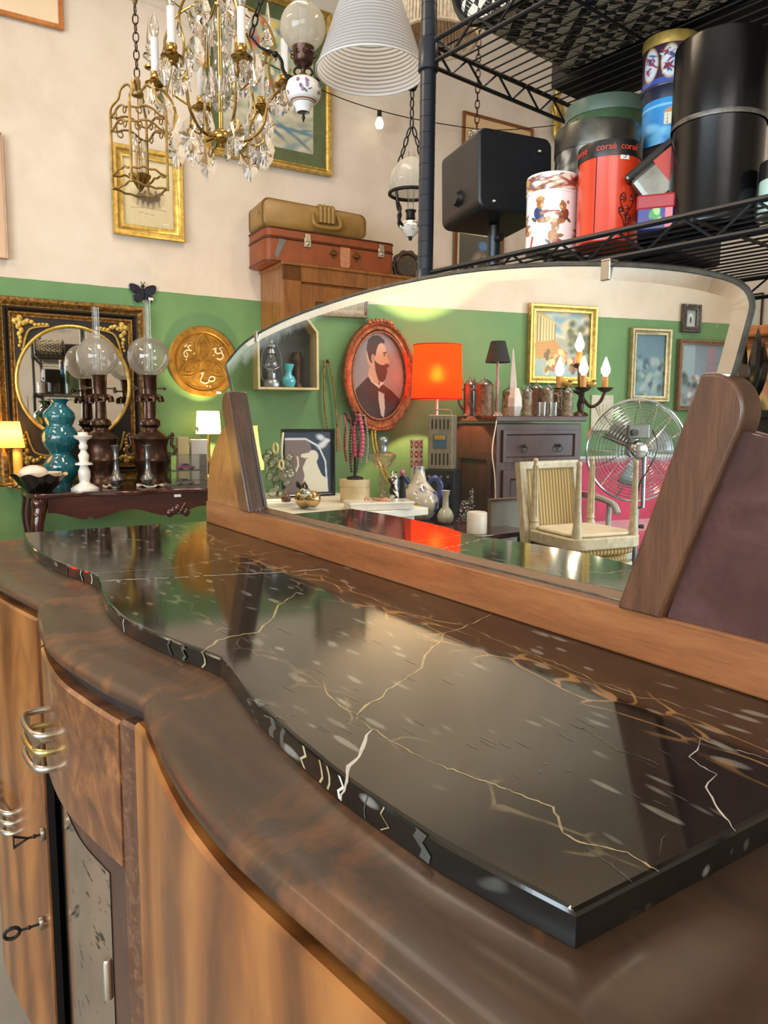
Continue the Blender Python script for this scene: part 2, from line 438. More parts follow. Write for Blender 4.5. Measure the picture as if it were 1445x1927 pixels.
wall('wall_front', [(2.8, -4.6), (-1.6, -4.6)], wc, 0, 0.55); wall('wall_front', [(2.8, -4.6), (-1.6, -4.6)], wc, 3.0, H)
fl = NT('concrete_floor'); fl.set(Roughness=0.42); fv = fl.coord(); fl.col(fl.ramp(fl.noise(fv, 2.5, 7, 0.6), [(0.3, C(120, 116, 108)), (0.7, C(156, 150, 140))]))
mb = MB(); mb.box((-0.2, 0.7, -0.06), (9.4, 11.4, 0.12)); struct(mb.build('floor', fl.m, smooth=0))
mb = MB(); mb.box((-0.2, 0.7, H+0.06), (9.4, 11.4, 0.12)); struct(mb.build('ceiling', wc, smooth=0))
wframe = plain('window_frame_paint', C(190, 190, 186), 0.4, 0, 0.05)
for nm, c, w, h, rz in (('window_1', (0.6, -4.62, 1.775), 4.4, 2.45, 0.0), ('window_2', (3.62, -2.4, 2.2), 3.6, 2.4, math.pi/2)):
    mb = MB().at(c, (0, 0, rz))
    for sx in (-1, 0, 1): mb.box((sx*(w/2-0.03), 0, 0), (0.06, 0.08, h))
    for sz in (-1, 1): mb.box((0, 0, sz*(h/2-0.03)), (w, 0.08, 0.06))
    struct(mb.build(nm, wframe, smooth=0))
    p = MB().at(c, (0, 0, rz)); p.box((0, 0.0, 0), (w-0.1, 0.006, h-0.1)); struct(p.build(nm, clear, smooth=0))
tube_m = emit('added_lamp_tube', (1, 0.9, 0.75, 1), 4.0)  # glow for the unseen fittings added around the overhead fill
for x, y in ((-2.6, 1.2), (-2.6, -1.6), (-0.2, 2.9)):
    t = thing('added_ceiling_light', 'long white ceiling light added for warm fill %s' % {1.2: 'above the left end of the sideboard', -1.6: 'above the pink sofa', 2.9: 'above the wire shelving'}[y], 'ceiling light', (x, y, 4.06), 0, 'added ceiling lights')
    b = MB(); b.box((0, 0, 0.09), (1.65, 0.55, 0.1)); b.build('housing', wframe, t, smooth=0)
    b = MB()
    for k in (-0.15, 0.15): b.lathe([(0, -0.75), (0.015, -0.75), (0.015, 0.75), (0, 0.75)], 12, (0, k, 0.02), 'x')
    b.build('tube', tube_m, t)

# ---------------------------------------------------------------- the sideboard
SB = thing('sideboard', 'curved walnut sideboard with black veined marble top and fan-shaped mirror', 'sideboard', (-1.09, 0.45, 0))
ST = [((-1.91,.715),(-2.02,.715)), ((-1.93,.267),(-2.03,.205)), ((-1.792,.255),(-1.83,.17)), ((-1.657,.252),(-1.66,.152)), ((-1.539,.26),(-1.53,.158)),
      ((-1.442,.275),(-1.43,.173)), ((-1.374,.292),(-1.35,.187)), ((-1.323,.296),(-1.30,.197)), ((-1.261,.286),(-1.244,.186)), ((-1.178,.271),(-1.161,.175)),
      ((-1.1,.263),(-1.08,.17)), ((-1.017,.261),(-1.0,.172)), ((-.946,.271),(-.92,.184)), ((-.879,.285),(-.86,.195)), ((-.822,.299),(-.81,.207)),
      ((-.784,.307),(-.778,.2155)), ((-.758,.305),(-.745,.209)), ((-.706,.296),(-.70,.203)), ((-.641,.287),(-.64,.195)), ((-.566,.281),(-.57,.189)),
      ((-.52,.279),(-.52,.188)), ((-.461,.278),(-.461,.19)), ((-.368,.284),(-.36,.202)), ((-.323,.291),(-.29,.211)), ((-.255,.305),(-.163,.228)), ((-.2505,.715),(-.155,.715))]
CORN = [0, 1, 7, 15, 24, 25]
def spline(pts, corners, k=7):
    out = []
    for a, b in zip(corners, corners[1:]):
        seg = [Vector((*p, 0)) for p in pts[a:b+1]]
        c = catmull(seg, k) if len(seg) > 2 else [seg[0].lerp(seg[1], j/k) for j in range(k+1)]
        out += c if not out else c[1:]
    return [(p.x, p.y) for p in out]
MARB = spline([a for a, b in ST], CORN); OUT = spline([b for a, b in ST], CORN)
w_top = wood('worn_walnut_top', [C(38, 25, 16), C(60, 41, 27), C(78, 54, 34)], (0.35, 1.6, 1), 0.45, 0.08, 1.6, 5.0, 0.5, wear=(C(128, 78, 36), 5.0))
w_door = wood('figured_walnut_door', [C(84, 49, 22), C(124, 75, 35), C(156, 102, 50)], (2.0, 2.0, 0.8), 0.32, 0.3, 5.5, 2.4, 0.3, 0.3)
w_burl = wood('burl_walnut_drawer', [C(56, 33, 22), C(104, 64, 38), C(158, 106, 58)], (1, 1, 1), 0.3, 0.4, 3.0, 9.0, 0.4)
w_dark = wood('dark_stained_frame', [C(48, 32, 28), C(70, 48, 38), C(88, 62, 48)], (2, 2, 0.4), 0.45, 0.15, 1.0, 6.0, 0.6)
w_scr = wood('scratched_stile', [C(58, 36, 24), C(82, 52, 36), C(104, 70, 50)], (3, 3, 0.5), 0.42, 0.2, 1.0, 9.0, 0.7, wear=(C(118, 86, 62), 70.0))
w_rail = wood('straight_grain_rail', [C(94, 54, 28), C(134, 82, 46), C(158, 104, 62)], (0.35, 3.5, 3.5), 0.4, 0.3, 0.4, 9.0, 0.7)
w_post = wood('walnut_post', [C(46, 29, 20), C(84, 54, 36), C(112, 76, 50)], (5, 5, 0.5), 0.4, 0.2, 0.5, 8.0, 0.7, rot=(0, 0.28, 0))
w_wing = wood('dark_veneer_wing', [C(44, 26, 26), C(74, 48, 46), C(98, 72, 70)], (1, 1, 1), 0.22, 0.5, 2.2, 6.0, 0.25)
w_lwing = wood('lamplit_burl_wing', [C(92, 54, 28), C(134, 86, 44), C(160, 108, 60)], (2, 2, 1), 0.35, 0.3, 3.0, 6.0, 0.4)  # left wing's copy: the lamp's orange light put into its browns
blk = plain('black_lacquer', C(10, 9, 9), 0.18, 0, 0.0, coat=0.5)
nickel = plain('worn_nickel', C(196, 190, 176), 0.3, 1.0, 0.08)
def wm_off(i, t): a, b = MARB[i], OUT[i]; return (lerp(a[0], b[0], t), lerp(a[1], b[1], t))
mb = MB()
rowsp = [(-0.25, .9768), (0.02, .9768), (.12, .9745), (.26, .9725), (.45, .9735), (.62, .9745), (.80, .9735), (.92, .970), (.985, .9655), (1.0, .9625), (1.0, .9565), (.97, .954), (.80, .953)]
mb.loft([[(*wm_off(i, t), z) for i in range(len(MARB))] for t, z in rowsp])
mb.box((-1.09, .5, .968), (1.62, .3, .014))
mb.build('top', w_top, SB, smooth=50, world=True)
# lower reveal strip and carcass
def inset(poly, d):
    out = []
    for i, p in enumerate(poly):
        a, b = poly[max(i-1, 0)], poly[min(i+1, len(poly)-1)]; t = Vector((b[0]-a[0], b[1]-a[1])).normalized(); out.append((p[0]-t.y*d, p[1]+t.x*d))
    return out
IN = inset(OUT, 0.022)
mb = MB(); mb.loft([[(*p, z) for p in IN] for z in (.955, .925)]); mb.build('reveal_strip', plain('dark_groove', C(34, 22, 15), .7, 0, .3, 30), SB, world=True)  # recessed strip coloured nearly black
mb = MB(); mb.prism([(p[0], p[1]) for p in inset(OUT, .045)], .10, .94, 'xy'); mb.build('carcass', w_dark, SB, smooth=0, world=True)
def seg(x0, x1, src=OUT, d=0.0, lo=0.1):
    P = [p for p in src if p[1] < .5]; xs = [p[0] for p in P]; ys = [p[1] for p in P]
    n = 28; X = [lerp(x0, x1, i/n) for i in range(n+1)]; return [(x, float(np.interp(x, xs, ys))+d) for x in X]
def panel(name, P, z0, z1, th, mat, lip=0.004):
    """curved front: a skin with thickness and a soft edge"""
    mb = MB(); off = lambda d: [(x, y+d) for x, y in P]
    rows = [(th, z1), (lip, z1), (0, z1-lip), (0, z0+lip), (lip, z0), (th, z0)]
    mb.loft([[(*p, z) for p in off(d)] for d, z in rows])
    for k in (0, -1): mb.add([(P[k][0], P[k][1]+d, z) for d, z in rows], [tuple(range(6))])
    return mb.build(name, mat, SB, smooth=40, world=True)
d_r = panel('door', seg(-.790, -.165, d=-.003), .12, .942, .03, w_door)
d_l = panel('door', seg(-2.02, -1.306, d=-.003), .12, .942, .03, w_door)
mb = MB(); yq = seg(-1.306, -1.306)[0][1]; mb.box((-1.3045, yq+.03, .43), (.004, .06, .62)); mb.build('black_end', blk, d_l, smooth=0, world=True)
panel('stile', seg(-.832, -.792, d=.003), .1, .932, .04, w_scr)
panel('stile', seg(-1.302, -1.19, d=.003), .74, .932, .03, w_burl)
dr = panel('drawer', seg(-1.188, -.835, d=.002), .748, .929, .035, w_burl)
# centre door, set back: wooden frame, black edge strip and an old speckled looking glass
cd = panel('glazed_door', seg(-1.30, -.835, d=.022), .12, .744, .02, w_dark)
n = NT('foxed_glass'); v = n.coord((1, 1, 1)); sp = n.ramp(n.noise(n.coord((1, 1, 2.2)), 26, 5, 0.6), [(0.60, (1,1,1,1)), (0.66, C(70, 64, 46))])
n.col(n.mix(1.0, C(205, 205, 200), sp, 'MULTIPLY')); n.set(Metallic=1.0, Roughness=0.12); fox = n.m
G = [(x, y-.0015) for x, y in seg(-1.235, -.915, d=.022)]
mb = MB(); mb.loft([[(*p, z) for p in G] for z in (.16, .70)]); mb.build('mirror_pane', fox, cd, world=True)
mb = MB(); P_ = seg(-1.302, -1.232, d=.012); mb.loft([[(x, y+d, z) for x, y in P_] for d, z in ((.02, .743), (0, .743), (0, .12), (.02, .12))]); mb.build('black_edge', blk, cd, world=True)
# plinth
mb = MB(); mb.prism(inset(OUT, .05), 0.0, .10, 'xy'); mb.build('plinth', w_dark, SB, smooth=0, world=True)
# handles: three bowed bars on the drawer and three on the left door
def handle(par, c, w, out, zs, r, yaw, mats):
    mb = MB()
    M = Matrix.Translation(c) @ Matrix.Rotation(yaw, 4, 'Z'); mb.M = M
    for k, z in enumerate(zs):
        mb.use(1 if k == 1 else 0)
        pts = [(-w/2, 0.006, z), (-w/2, -out*.55, z), (-w*.36, -out*.9, z), (-w*.15, -out, z), (w*.15, -out, z), (w*.36, -out*.9, z), (w/2, -out*.55, z), (w/2, 0.006, z)]
        mb.tube(catmull(pts, 4), r, 8, flat=1.25)
    mb.use(0)
    for x in (-w*.36, w*.36): mb.box((x, -out*.8, (zs[0]+zs[-1])/2), (.005, .010, zs[0]-zs[-1]))
    return mb.build('handle', mats, par, smooth=50, world=True)
hp = W(88, 1380, Y=.175); handle(dr, (hp.x+.03, .174, hp.z+.005), .10, .030, (.024, 0, -.024), .0042, .02, [nickel, plain('yellowed_metal', C(196, 182, 120), .3, 1.0)])
hp = W(50, 1530, Y=.19); handle(d_l, (hp.x-.03, .163, hp.z+.01), .15, .030, (.020, 0, -.020), .0042, .12, [nickel, nickel])
# keys
def key(par, c, L, bow, tri=False):
    mb = MB().at(c)
    mb.tube([(0, .004, 0), (0, -L, 0)], .0022, 8); mb.ball((0, -L*.55, 0), .0038, 8, 6)
    cz = -L-bow
    if tri: mb.tube([(0, -L, 0), (0, -L-2*bow, bow*.9), (0, -L-2*bow, -bow*.9)], .0032, 8, True)
    else: mb.ring((0, cz, 0), bow, .0032, 20, 8, 'x', (1, .8))
    k = mb.build('key', black_iron, par, world=True)
    mb = MB().at(c); mb.lathe([(.0045, -.002), (.008, -.003), (.0085, 0), (.008, .003)], 16, (0, 0, 0), 'y', ell=(1, 1.5)); mb.build('escutcheon', nickel, par, world=True)
kp = W(77, 1738, Y=.181); key(cd, kp, .034, .012)
kp = W(79, 1570, Y=.187); key(d_l, kp, .022, .011, True)
hp = W(213, 1838, Y=.19); mb = MB().at((hp.x, hp.y-.006, hp.z)); mb.lathe([(0, -.024), (.006, -.024), (.006, .022), (.0045, .026), (0, .026)], 14); mb.build('hinge', nickel, cd, world=True)
# marble slab
n = NT('black_marble'); v = n.coord()
base = n.ramp(n.noise(v, 7, 6, 0.6, 0.6), [(0.3, C(9, 9, 9)), (0.7, C(30, 29, 26))])
vs_ = n.coord((0.30, 1.0, 1.0), (0, 0, 0.1)); vo = n.new('ShaderNodeTexVoronoi'); vo.inputs['Scale'].default_value = 46; vo.inputs['Randomness'].default_value = 1.0
dv = n.new('ShaderNodeVectorMath', operation='ADD'); nv_ = n.new('ShaderNodeTexNoise'); nv_.inputs['Scale'].default_value = 14; n.link(vs_, nv_.inputs['Vector'])
sc_ = n.new('ShaderNodeVectorMath', operation='SCALE'); sc_.inputs['Scale'].default_value = 0.05; n.link(nv_.outputs[1], sc_.inputs[0]); n.link(vs_, dv.inputs[0]); n.link(sc_.outputs[0], dv.inputs[1])
n.link(dv.outputs[0], vo.inputs['Vector'])
rare = n.ramp(n.noise(v, 9, 2), [(0.40, (0,0,0,1)), (0.55, (1,1,1,1))])
fl_ = n.math('MULTIPLY', n.ramp(vo.outputs['Distance'], [(0.16, (1,1,1,1)), (0.26, (0,0,0,1))]), rare)
c1 = n.mix(n.math('MULTIPLY', fl_, 0.9), base, C(128, 128, 120))
# the band of gold cells along the back and the fainter one in front, each following its own wavering line
sx = n.new('ShaderNodeSeparateXYZ'); n.link(v, sx.inputs[0])
vc = n.new('ShaderNodeTexVoronoi', feature='DISTANCE_TO_EDGE'); vc.inputs['Scale'].default_value = 26
vcm = n.coord((0.42, 1, 1)); nv2 = n.new('ShaderNodeTexNoise'); nv2.inputs['Scale'].default_value = 11; n.link(vcm, nv2.inputs['Vector'])
s2 = n.new('ShaderNodeVectorMath', operation='SCALE'); s2.inputs['Scale'].default_value = 0.10; n.link(nv2.outputs[1], s2.inputs[0])
d2 = n.new('ShaderNodeVectorMath', operation='ADD'); n.link(vcm, d2.inputs[0]); n.link(s2.outputs[0], d2.inputs[1]); n.link(d2.outputs[0], vc.inputs['Vector'])
def band(y0, half, width, thr):
    wob = n.math('MULTIPLY', n.math('SUBTRACT', n.noise(n.coord((1, .2, 1)), 5, 3), 0.5), 0.10)
    d = n.math('ABSOLUTE', n.math('SUBTRACT', n.math('ADD', sx.outputs[1], wob), y0))
    inside = n.ramp(d, [(half*.55, (1,1,1,1)), (half, (0,0,0,1))])
    return n.math('MULTIPLY', n.ramp(vc.outputs['Distance'], [(thr*.5, (1,1,1,1)), (thr, (0,0,0,1))]), inside)
brk = n.ramp(n.noise(v, 13, 3), [(0.38, (0,0,0,1)), (0.55, (1,1,1,1))])
c2 = n.mix(n.math('MULTIPLY', band(.137, .05, 0, .045), brk), c1, C(154, 116, 72))
c2 = n.mix(n.math('MULTIPLY', n.math('MULTIPLY', band(-.095, .020, 0, .035), brk), .75), c2, C(112, 100, 74))
n.col(c2); n.set(Roughness=0.08, IOR=1.62); n.bump(n.noise(v, 220, 2), 0.02, 0.0006); marble = n.m
mb = MB(); top = MARB; m2 = inset(MARB, .0034)
mb.loft([[(*p, z) for p in top] for z in (.9775, .9965)])
mb.loft([[(*p, .9965) for p in top], [(*p, .9988) for p in inset(MARB, .0010)], [(*p, 1.0) for p in m2]])
mb.add([(*p, 1.0) for p in m2], [tuple(range(len(m2)))])
# lightning veins, flush ribbons following the photographed lines
def vein(px, w, mat, seed=1, jit=1.0, dotted=False):
    r = random.Random(seed); P = []
    for (x0, y0), (x1, y1) in zip(px, px[1:]):
        k = max(1, int(math.hypot(x1-x0, y1-y0)/9))
        for j in range(k): P.append((lerp(x0, x1, j/k)+r.uniform(-1, 1)*2.0*jit, lerp(y0, y1, j/k)+r.uniform(-1, 1)*1.4*jit))
    P.append(px[-1]); Q = [W(x, y, Z=1.0002) for x, y in P]; mb.use(mat); vs = []
    for i, q in enumerate(Q):
        t = (Q[min(i+1, len(Q)-1)]-Q[max(i-1, 0)]).normalized(); nrm = Vector((-t.y, t.x, 0)); w_ = w*.72; e = min(1, i/3+.25, (len(Q)-1-i)/3+.25); ww = w_*e*r.uniform(.5, 1.35)/2
        vs += [tuple(q+nrm*ww), tuple(q-nrm*ww)]
    fs = [(2*i, 2*i+1, 2*i+3, 2*i+2) for i in range(len(Q)-1) if not (dotted and r.random() < .3)]
    mb.add(vs, fs); mb.use(0)
vein([(378,1228),(410,1206),(440,1196),(488,1190),(497,1178),(515,1163),(524,1140),(556,1116)], .0042, 1, 1)
vein([(640,1506),(652,1470),(655,1440),(676,1424),(684,1408),(690,1382),(700,1373)], .0042, 2, 2)
vein([(673,1355),(672,1345),(690,1327),(718,1312),(728,1298),(760,1280),(793,1255),(800,1232),(830,1205),(834,1192),(870,1180),(905,1165),(925,1155)], .0034, 1, 3)
vein([(673,1345),(640,1330),(612,1300),(606,1275)], .002, 1, 4)
vein([(186,1093),(300,1088),(420,1082),(520,1077),(620,1070)], .0048, 2, 5, .5, True)
vein([(165,1080),(330,1068),(420,1052),(470,1046),(540,1035)], .0034, 1, 6, .6)
vein([(1318,1392),(1312,1412),(1298,1424),(1318,1440),(1350,1458)], .0016, 2, 7)
vein([(1350,1456),(1326,1482),(1340,1500),(1352,1522),(1372,1546),(1384,1564)], .0019, 2, 8)
vein([(1070,1360),(1110,1378),(1160,1410),(1235,1434)], .0024, 3, 9)
vein([(800,1430),(860,1452),(940,1480),(1000,1504),(1040,1520),(1052,1545),(1060,1568),(1090,1585),(1130,1592),(1180,1605),(1240,1640)], .0022, 1, 10)
vein([(1090,1585),(1140,1620),(1190,1660)], .0016, 3, 11)
vein([(800,1430),(740,1395),(690,1365),(673,1350)], .0018, 1, 12)
vein([(1125,1285),(1160,1300),(1200,1312),(1250,1316),(1290,1335)], .0024, 1, 13)
vein([(1125,1285),(1095,1268),(1040,1245),(960,1215),(900,1190)], .0018, 1, 14)
vein([(1300,1380),(1320,1392),(1380,1410),(1445,1428)], .0020, 1, 15)
vein([(600,1090),(680,1118),(760,1150),(830,1172)], .002, 1, 16)
vein([(330,1150),(300,1120),(290,1108)], .002, 3, 17, 1.6)
vein([(590,1200),(604,1190),(640,1182),(680,1176)], .0016, 3, 18)
vein([(1240,1610),(1246,1580),(1265,1560)], .0012, 3, 19)
rr = random.Random(5)
for k in range(60):
    x = rr.uniform(330, 1250); y = lerp(1130, 1330, (x-330)/920)+rr.uniform(-40, 190)
    L = rr.uniform(6, 26)*(.5+x/1000); vein([(x, y), (x+L*.5, y+L*.22), (x+L, y+L*.5)], rr.uniform(.002, .007), 3, k+40, .25)
# veins on the polished edge
def edge_vein(X, tz, w, mat):
    P = [p for p in MARB if p[1] < .5]; y = float(np.interp(X, [p[0] for p in P], [p[1] for p in P])); mb.use(mat)
    pts = [(X+dx, float(np.interp(X+dx, [p[0] for p in P], [p[1] for p in P]))-.0004, z) for dx, z in tz]; vs = []
    for q in pts: vs += [(q[0]-w/2, q[1], q[2]), (q[0]+w/2, q[1], q[2])]
    mb.add(vs, [(2*i, 2*i+1, 2*i+3, 2*i+2) for i in range(len(pts)-1)]); mb.use(0)
for X, w, m_ in ((-.822, .006, 1), (-.468, .0035, 2), (-.60, .009, 3), (-.57, .007, 3), (-.53, .004, 1), (-.50, .003, 1), (-.487, .003, 1), (-.89, .008, 3), (-.86, .012, 3), (-1.02, .003, 2), (-1.46, .006, 3), (-1.40, .008, 2), (-1.36, .006, 2), (-.43, .0015, 3), (-.41, .0015, 1), (-.37, .012, 3)):
    r2 = random.Random(int(-X*1000)); edge_vein(X, [(0, .998), (r2.uniform(-.006, .006), .991), (r2.uniform(-.006, .006), .985), (r2.uniform(-.004, .004), .979)], w, m_)
v_gold = plain('vein_cream', C(168, 154, 116), .1, 0, .2, 40); v_white = plain('vein_white', C(206, 204, 196), .1, 0, .15, 40); v_grey = plain('vein_grey', C(78, 78, 73), .1, 0, .2, 30)
mb.build('marble_top', [marble, v_gold, v_white, v_grey], SB, smooth=30, world=True, recalc=False)
# back rail, leaning posts and rounded wings
RY = .7075
mb = MB(); mb.box(((-1.894-.246)/2, RY+.022, 1.0285), (1.648, .044, .0575)); mb.build('back_rail', w_rail, SB, smooth=0, bevel=.003, world=True)
XC = -1.07
for sgn in (-1, 1):
    def xx(a): return XC + sgn*a
    if sgn < 0: po_ = [(.53,1.056),(.586,1.056),(.665,1.25),(.684,1.29),(.686,1.312),(.676,1.332),(.66,1.341),(.643,1.341)]
    else: po_ = [(.5225,1.056),(.58,1.056),(.652,1.25),(.661,1.275),(.660,1.295),(.650,1.312),(.632,1.322),(.613,1.323)]
    arc = catmull([(a_, z_, 0) for a_, z_ in po_[2:]], 4); pp = [(xx(a_), z_) for a_, z_ in po_[:2]+[(v_.x, v_.y) for v_ in arc]]
    mb = MB(); mb.prism(pp, RY-.006, RY+.029, 'xz'); mb.build('post', w_post, SB, smooth=30, bevel=.004, world=True)
    wg = [(xx(.582), 1.056), (xx(.822), 1.056), (xx(.822), 1.07), (xx(.818), 1.11), (xx(.80), 1.16), (xx(.77), 1.20), (xx(.725), 1.24), (xx(.69), 1.258), (xx(.64), 1.270)]
    mb = MB(); mb.prism(wg, RY+.004, RY+.022, 'xz'); mb.build('wing_panel', w_wing if sgn > 0 else w_lwing, SB, smooth=30, bevel=.002, world=True)
    mb = MB()
    for k in (.003, .022): mb.tube([(xx(po_[0][0]), RY+k, 1.057), (xx(po_[-1][0]), RY+k, po_[-1][1]-.008)], .0028, 6)
    mb.build('groove_moulding', w_dark, SB, world=True)
# looking glass
mo = [(-1.787, 1.411), (-1.70, 1.445), (-1.605, 1.466), (-1.47, 1.482), (-1.325, 1.492), (-1.113, 1.4985), (-.894, 1.492), (-.727, 1.476), (-.604, 1.457), (-.523, 1.440), (-.467, 1.424), (-.437, 1.410), (-.425, 1.393), (-.427, 1.374), (-.437, 1.33), (-.51, 1.058), (-1.635, 1.058), (-1.752, 1.34)]
mo = [(v_.x, v_.y) for v_ in catmull([(a_, z_, 0) for a_, z_ in mo[:15]], 3)] + mo[15:]
n = NT('old_mirror'); v = n.coord((1, 1, 1))
dust = n.ramp(n.noise(v, 260, 3, 0.7), [(0.67, (0,0,0,1)), (0.73, (1,1,1,1))]); patch = n.ramp(n.noise(v, 4, 4), [(0.35, (0.15,)*3), (0.7, (0.9,)*3)])
df = n.new('ShaderNodeBsdfDiffuse'); df.inputs[0].default_value = C(190, 196, 190); ms = n.new('ShaderNodeMixShader')
n.set(Metallic=1.0, Roughness=0.0); n.col(C(238, 241, 238)); sz = n.new('ShaderNodeSeparateXYZ'); n.link(v, sz.inputs[0]); dx2 = n.math('MULTIPLY', n.math('POWER', n.math('ABSOLUTE', n.math('SUBTRACT', sz.outputs[0], .02)), 2.0), .19)
ftop = n.math('ADD', n.math('ADD', n.math('SUBTRACT', sz.outputs[2], 1.0), dx2), n.math('MULTIPLY', n.noise(n.coord((1, 1, 1)), 9, 5, .65), .10))
fog = n.math('MULTIPLY', n.ramp(ftop, [(.525, (0,0,0,1)), (.555, (1,1,1,1))]), .38)
ms_f = n.math('ADD', n.math('ADD', n.math('MULTIPLY', n.math('MULTIPLY', dust, patch), .6), .012), fog); n.link(ms_f, ms.inputs[0])
n.link(n.b.outputs[0], ms.inputs[1]); n.link(df.outputs[0], ms.inputs[2]); n.link(ms.outputs[0], n.out.inputs[0]); mirror_m = n.m
edge_m = plain('mirror_edge', C(86, 88, 84), .25, .6, .3, 40)
mc = [Vector((x, z)) for x, z in mo]; n_ = len(mc)
def shrink(P, d):
    out = []
    for i, p in enumerate(P):
        a = (p-P[i-1]).normalized(); b = (P[(i+1) % len(P)]-p).normalized(); t = (a+b).normalized(); out.append(p+Vector((t.y, -t.x))*d)
    return out
bev = shrink(mc, .016)
def mpt(p, d): return (p.x, YM + (1.2-p.y)*math.tan(TILT) + d, p.y)
mb = MB(); k = len(mb.v)
mb.add([mpt(p, 0) for p in bev], [tuple(range(n_))])
mb.loft([[mpt(p, 0) for p in bev], [mpt(p, .0022) for p in mc]], closed=True)
mb.use(1); mb.loft([[mpt(p, .0022) for p in mc], [mpt(p, .007) for p in mc]], closed=True); mb.add([mpt(p, .007) for p in mc], [tuple(range(n_))])
mb.build('mirror_glass', [mirror_m, edge_m], SB, smooth=3, world=True, recalc=True)
mb = MB(); mb.tube([mpt(p, .003) for p in shrink(mc, -.002)], .0035, 6, True); mb.build('mirror_rim', edge_m, SB, world=True)
for (x, z) in ((-1.60, 1.467), (-.604, 1.457)):
    mb = MB(); mb.box((x, YM-.002, z-.006), (.014, .003, .022)); mb.box((x, YM+.004, z+.006), (.014, .016, .003)); mb.build('mirror_clip', nickel, SB, smooth=0, bevel=.001, world=True)
mb = MB(); bq = W(1381, 699, Y=RY+.032); mb.box((bq.x, RY+.032, bq.z), (.022, .02, .014)); mb.build('mirror_bracket', w_dark, SB, smooth=0, bevel=.002, world=True)
mb = MB(); mb.box((XC, RY+.042, 1.18), (1.05, .016, .24)); mb.build('mirror_backing', w_dark, SB, smooth=0, world=True)

# ---------------------------------------------------------------- console table under the wall mirror, with what stands on it
WA = along(WALL_A)
mahog = wood('red_mahogany', [C(34, 12, 10), C(58, 22, 17), C(78, 32, 24)], (0.5, 3, 3), 0.2, 0.6, 0.8, 6.0, 0.4)
ZC = 0.907
ct = thing('console_table', 'dark mahogany console table with scalloped apron against the green wall', 'table', (-3.935, 0.60, 0), WA)
mb = MB(); N = 40; L = 1.30
front = [(L*i/N, -0.02*math.sin(math.pi*i/N)-0.022*math.cos(6*math.pi*i/N)) for i in range(N+1)]
side = [(-.03, .06), (-.04, .2), (.0, .36), (-.03, .64)]
mb.prism(front+[(L+.03, .06), (L+.04, .2), (L, .36), (L+.03, .64)]+side[::-1], ZC-.024, ZC, 'xy'); mb.build('table_top', mahog, ct, smooth=30, bevel=.007)
def scallop(n=60, z0=.785, a=.022):
    return [(lerp(.06, L-.06, i/n), z0 + a*math.cos(2*math.pi*3*i/n) + (.018 if abs((i/n) % (1/3)-1/6) < .012 else 0)) for i in range(n+1)]
mb = MB(); mb.prism([(.06, ZC-.024), (L-.06, ZC-.024)]+scallop()[::-1], .012, .036); mb.build('apron', mahog, ct, smooth=30)
for sx in (.03, L-.05):
    mb = MB(); mb.prism([(.05, ZC-.024), (.6, ZC-.024), (.6, .80), (.42, .77), (.32, .80), (.2, .77), (.05, .80)], sx, sx+.022, 'yz'); mb.build('side_apron', mahog, ct, smooth=30)
for lx, ly, sx, sy in ((.03, .03, -1, -1), (L-.03, .03, 1, -1), (.03, .60, -1, .3), (L-.03, .60, 1, .3)):
    mb = MB(); pts = catmull([(lx+sx*o, ly+sy*o, z) for z, o in ((ZC-.03, 0), (.80, .012), (.70, .02), (.45, -.015), (.2, -.02), (.05, .02), (.0, .045))], 4)
    mb.tube(pts, [lerp(.038, .020, min(1, i/14)) for i in range(len(pts))], 10); mb.ball((lx+sx*.012, ly+sy*.012, .855), .034, 12, 8, (1, 1, 1.2)); mb.ball((lx+sx*.018, ly+sy*.018, .80), .028, 10, 6); mb.build('leg', mahog, ct)
mb = MB()
for k in range(5): mb.ball((.70+(k-2)*.022, .008, .80-abs(k-2)*.012), .02, 10, 6, (1, .6, 1.2))
mb.tube([(.66, .01, .825), (.70, .0, .77), (.74, .01, .825)], .008, 6); mb.build('carved_crest', mahog, ct)
white_tag = plain('paper_tag', C(226, 222, 214), .6, 0, 0.0)
q = W(274, 941, wall=WALL_A, off=.70)
mb = MB(); mb.box((.70, .010, .868), (.036, .003, .014)); mb.build('price_tag', white_tag, ct, smooth=0)
# ornate wall mirror
pl, sl = at(-8, 740, wall=WALL_A, off=.03); pr_, sr = at(276, 740, wall=WALL_A, off=.03)
zt = (W(5, 556, wall=WALL_A, off=.05).z + W(272, 579, wall=WALL_A, off=.05).z)/2
fw = (pr_-pl).to_2d().length; zb = ZC + .002; fh = zt-zb; mid = (pl+pr_)/2
om = thing('wall_mirror', 'black and gold wall mirror with an oval glass and gilt corner scrolls', 'mirror', (mid.x, mid.y, zb), WA)
black_gloss = plain('ebonised_wood', C(24, 18, 15), .5, 0, .1)
def frame_mb(mb, w, h, b, d, prof, cz=None, y0=0.0):
    """mitred picture frame; PROF is (inward 0..1, forward 0..1) across the moulding"""
    cz = h/2 if cz is None else cz; rows = []
    for u, t in prof:
        i = b*u; rows.append([(-w/2+i, y0-d*t, cz-h/2+i), (w/2-i, y0-d*t, cz-h/2+i), (w/2-i, y0-d*t, cz+h/2-i), (-w/2+i, y0-d*t, cz+h/2-i)])
    return mb.loft(rows, closed=True)
PROF = [(0, 0), (0, .7), (.12, 1), (.4, .95), (.55, .7), (.85, .55), (1, .6), (1, 0)]
gold_carved = plain('carved_gilt', C(150, 112, 56), .42, .6, .5, 60, bump=.9, bscale=70)
mb = MB(); frame_mb(mb, fw, fh, .055, .055, PROF); mb.build('carved_frame', gold_carved, om, smooth=35)
mb = MB(); frame_mb(mb, fw-.10, fh-.10, .03, .045, PROF, fh/2); mb.build('black_moulding', black_gloss, om, smooth=35)
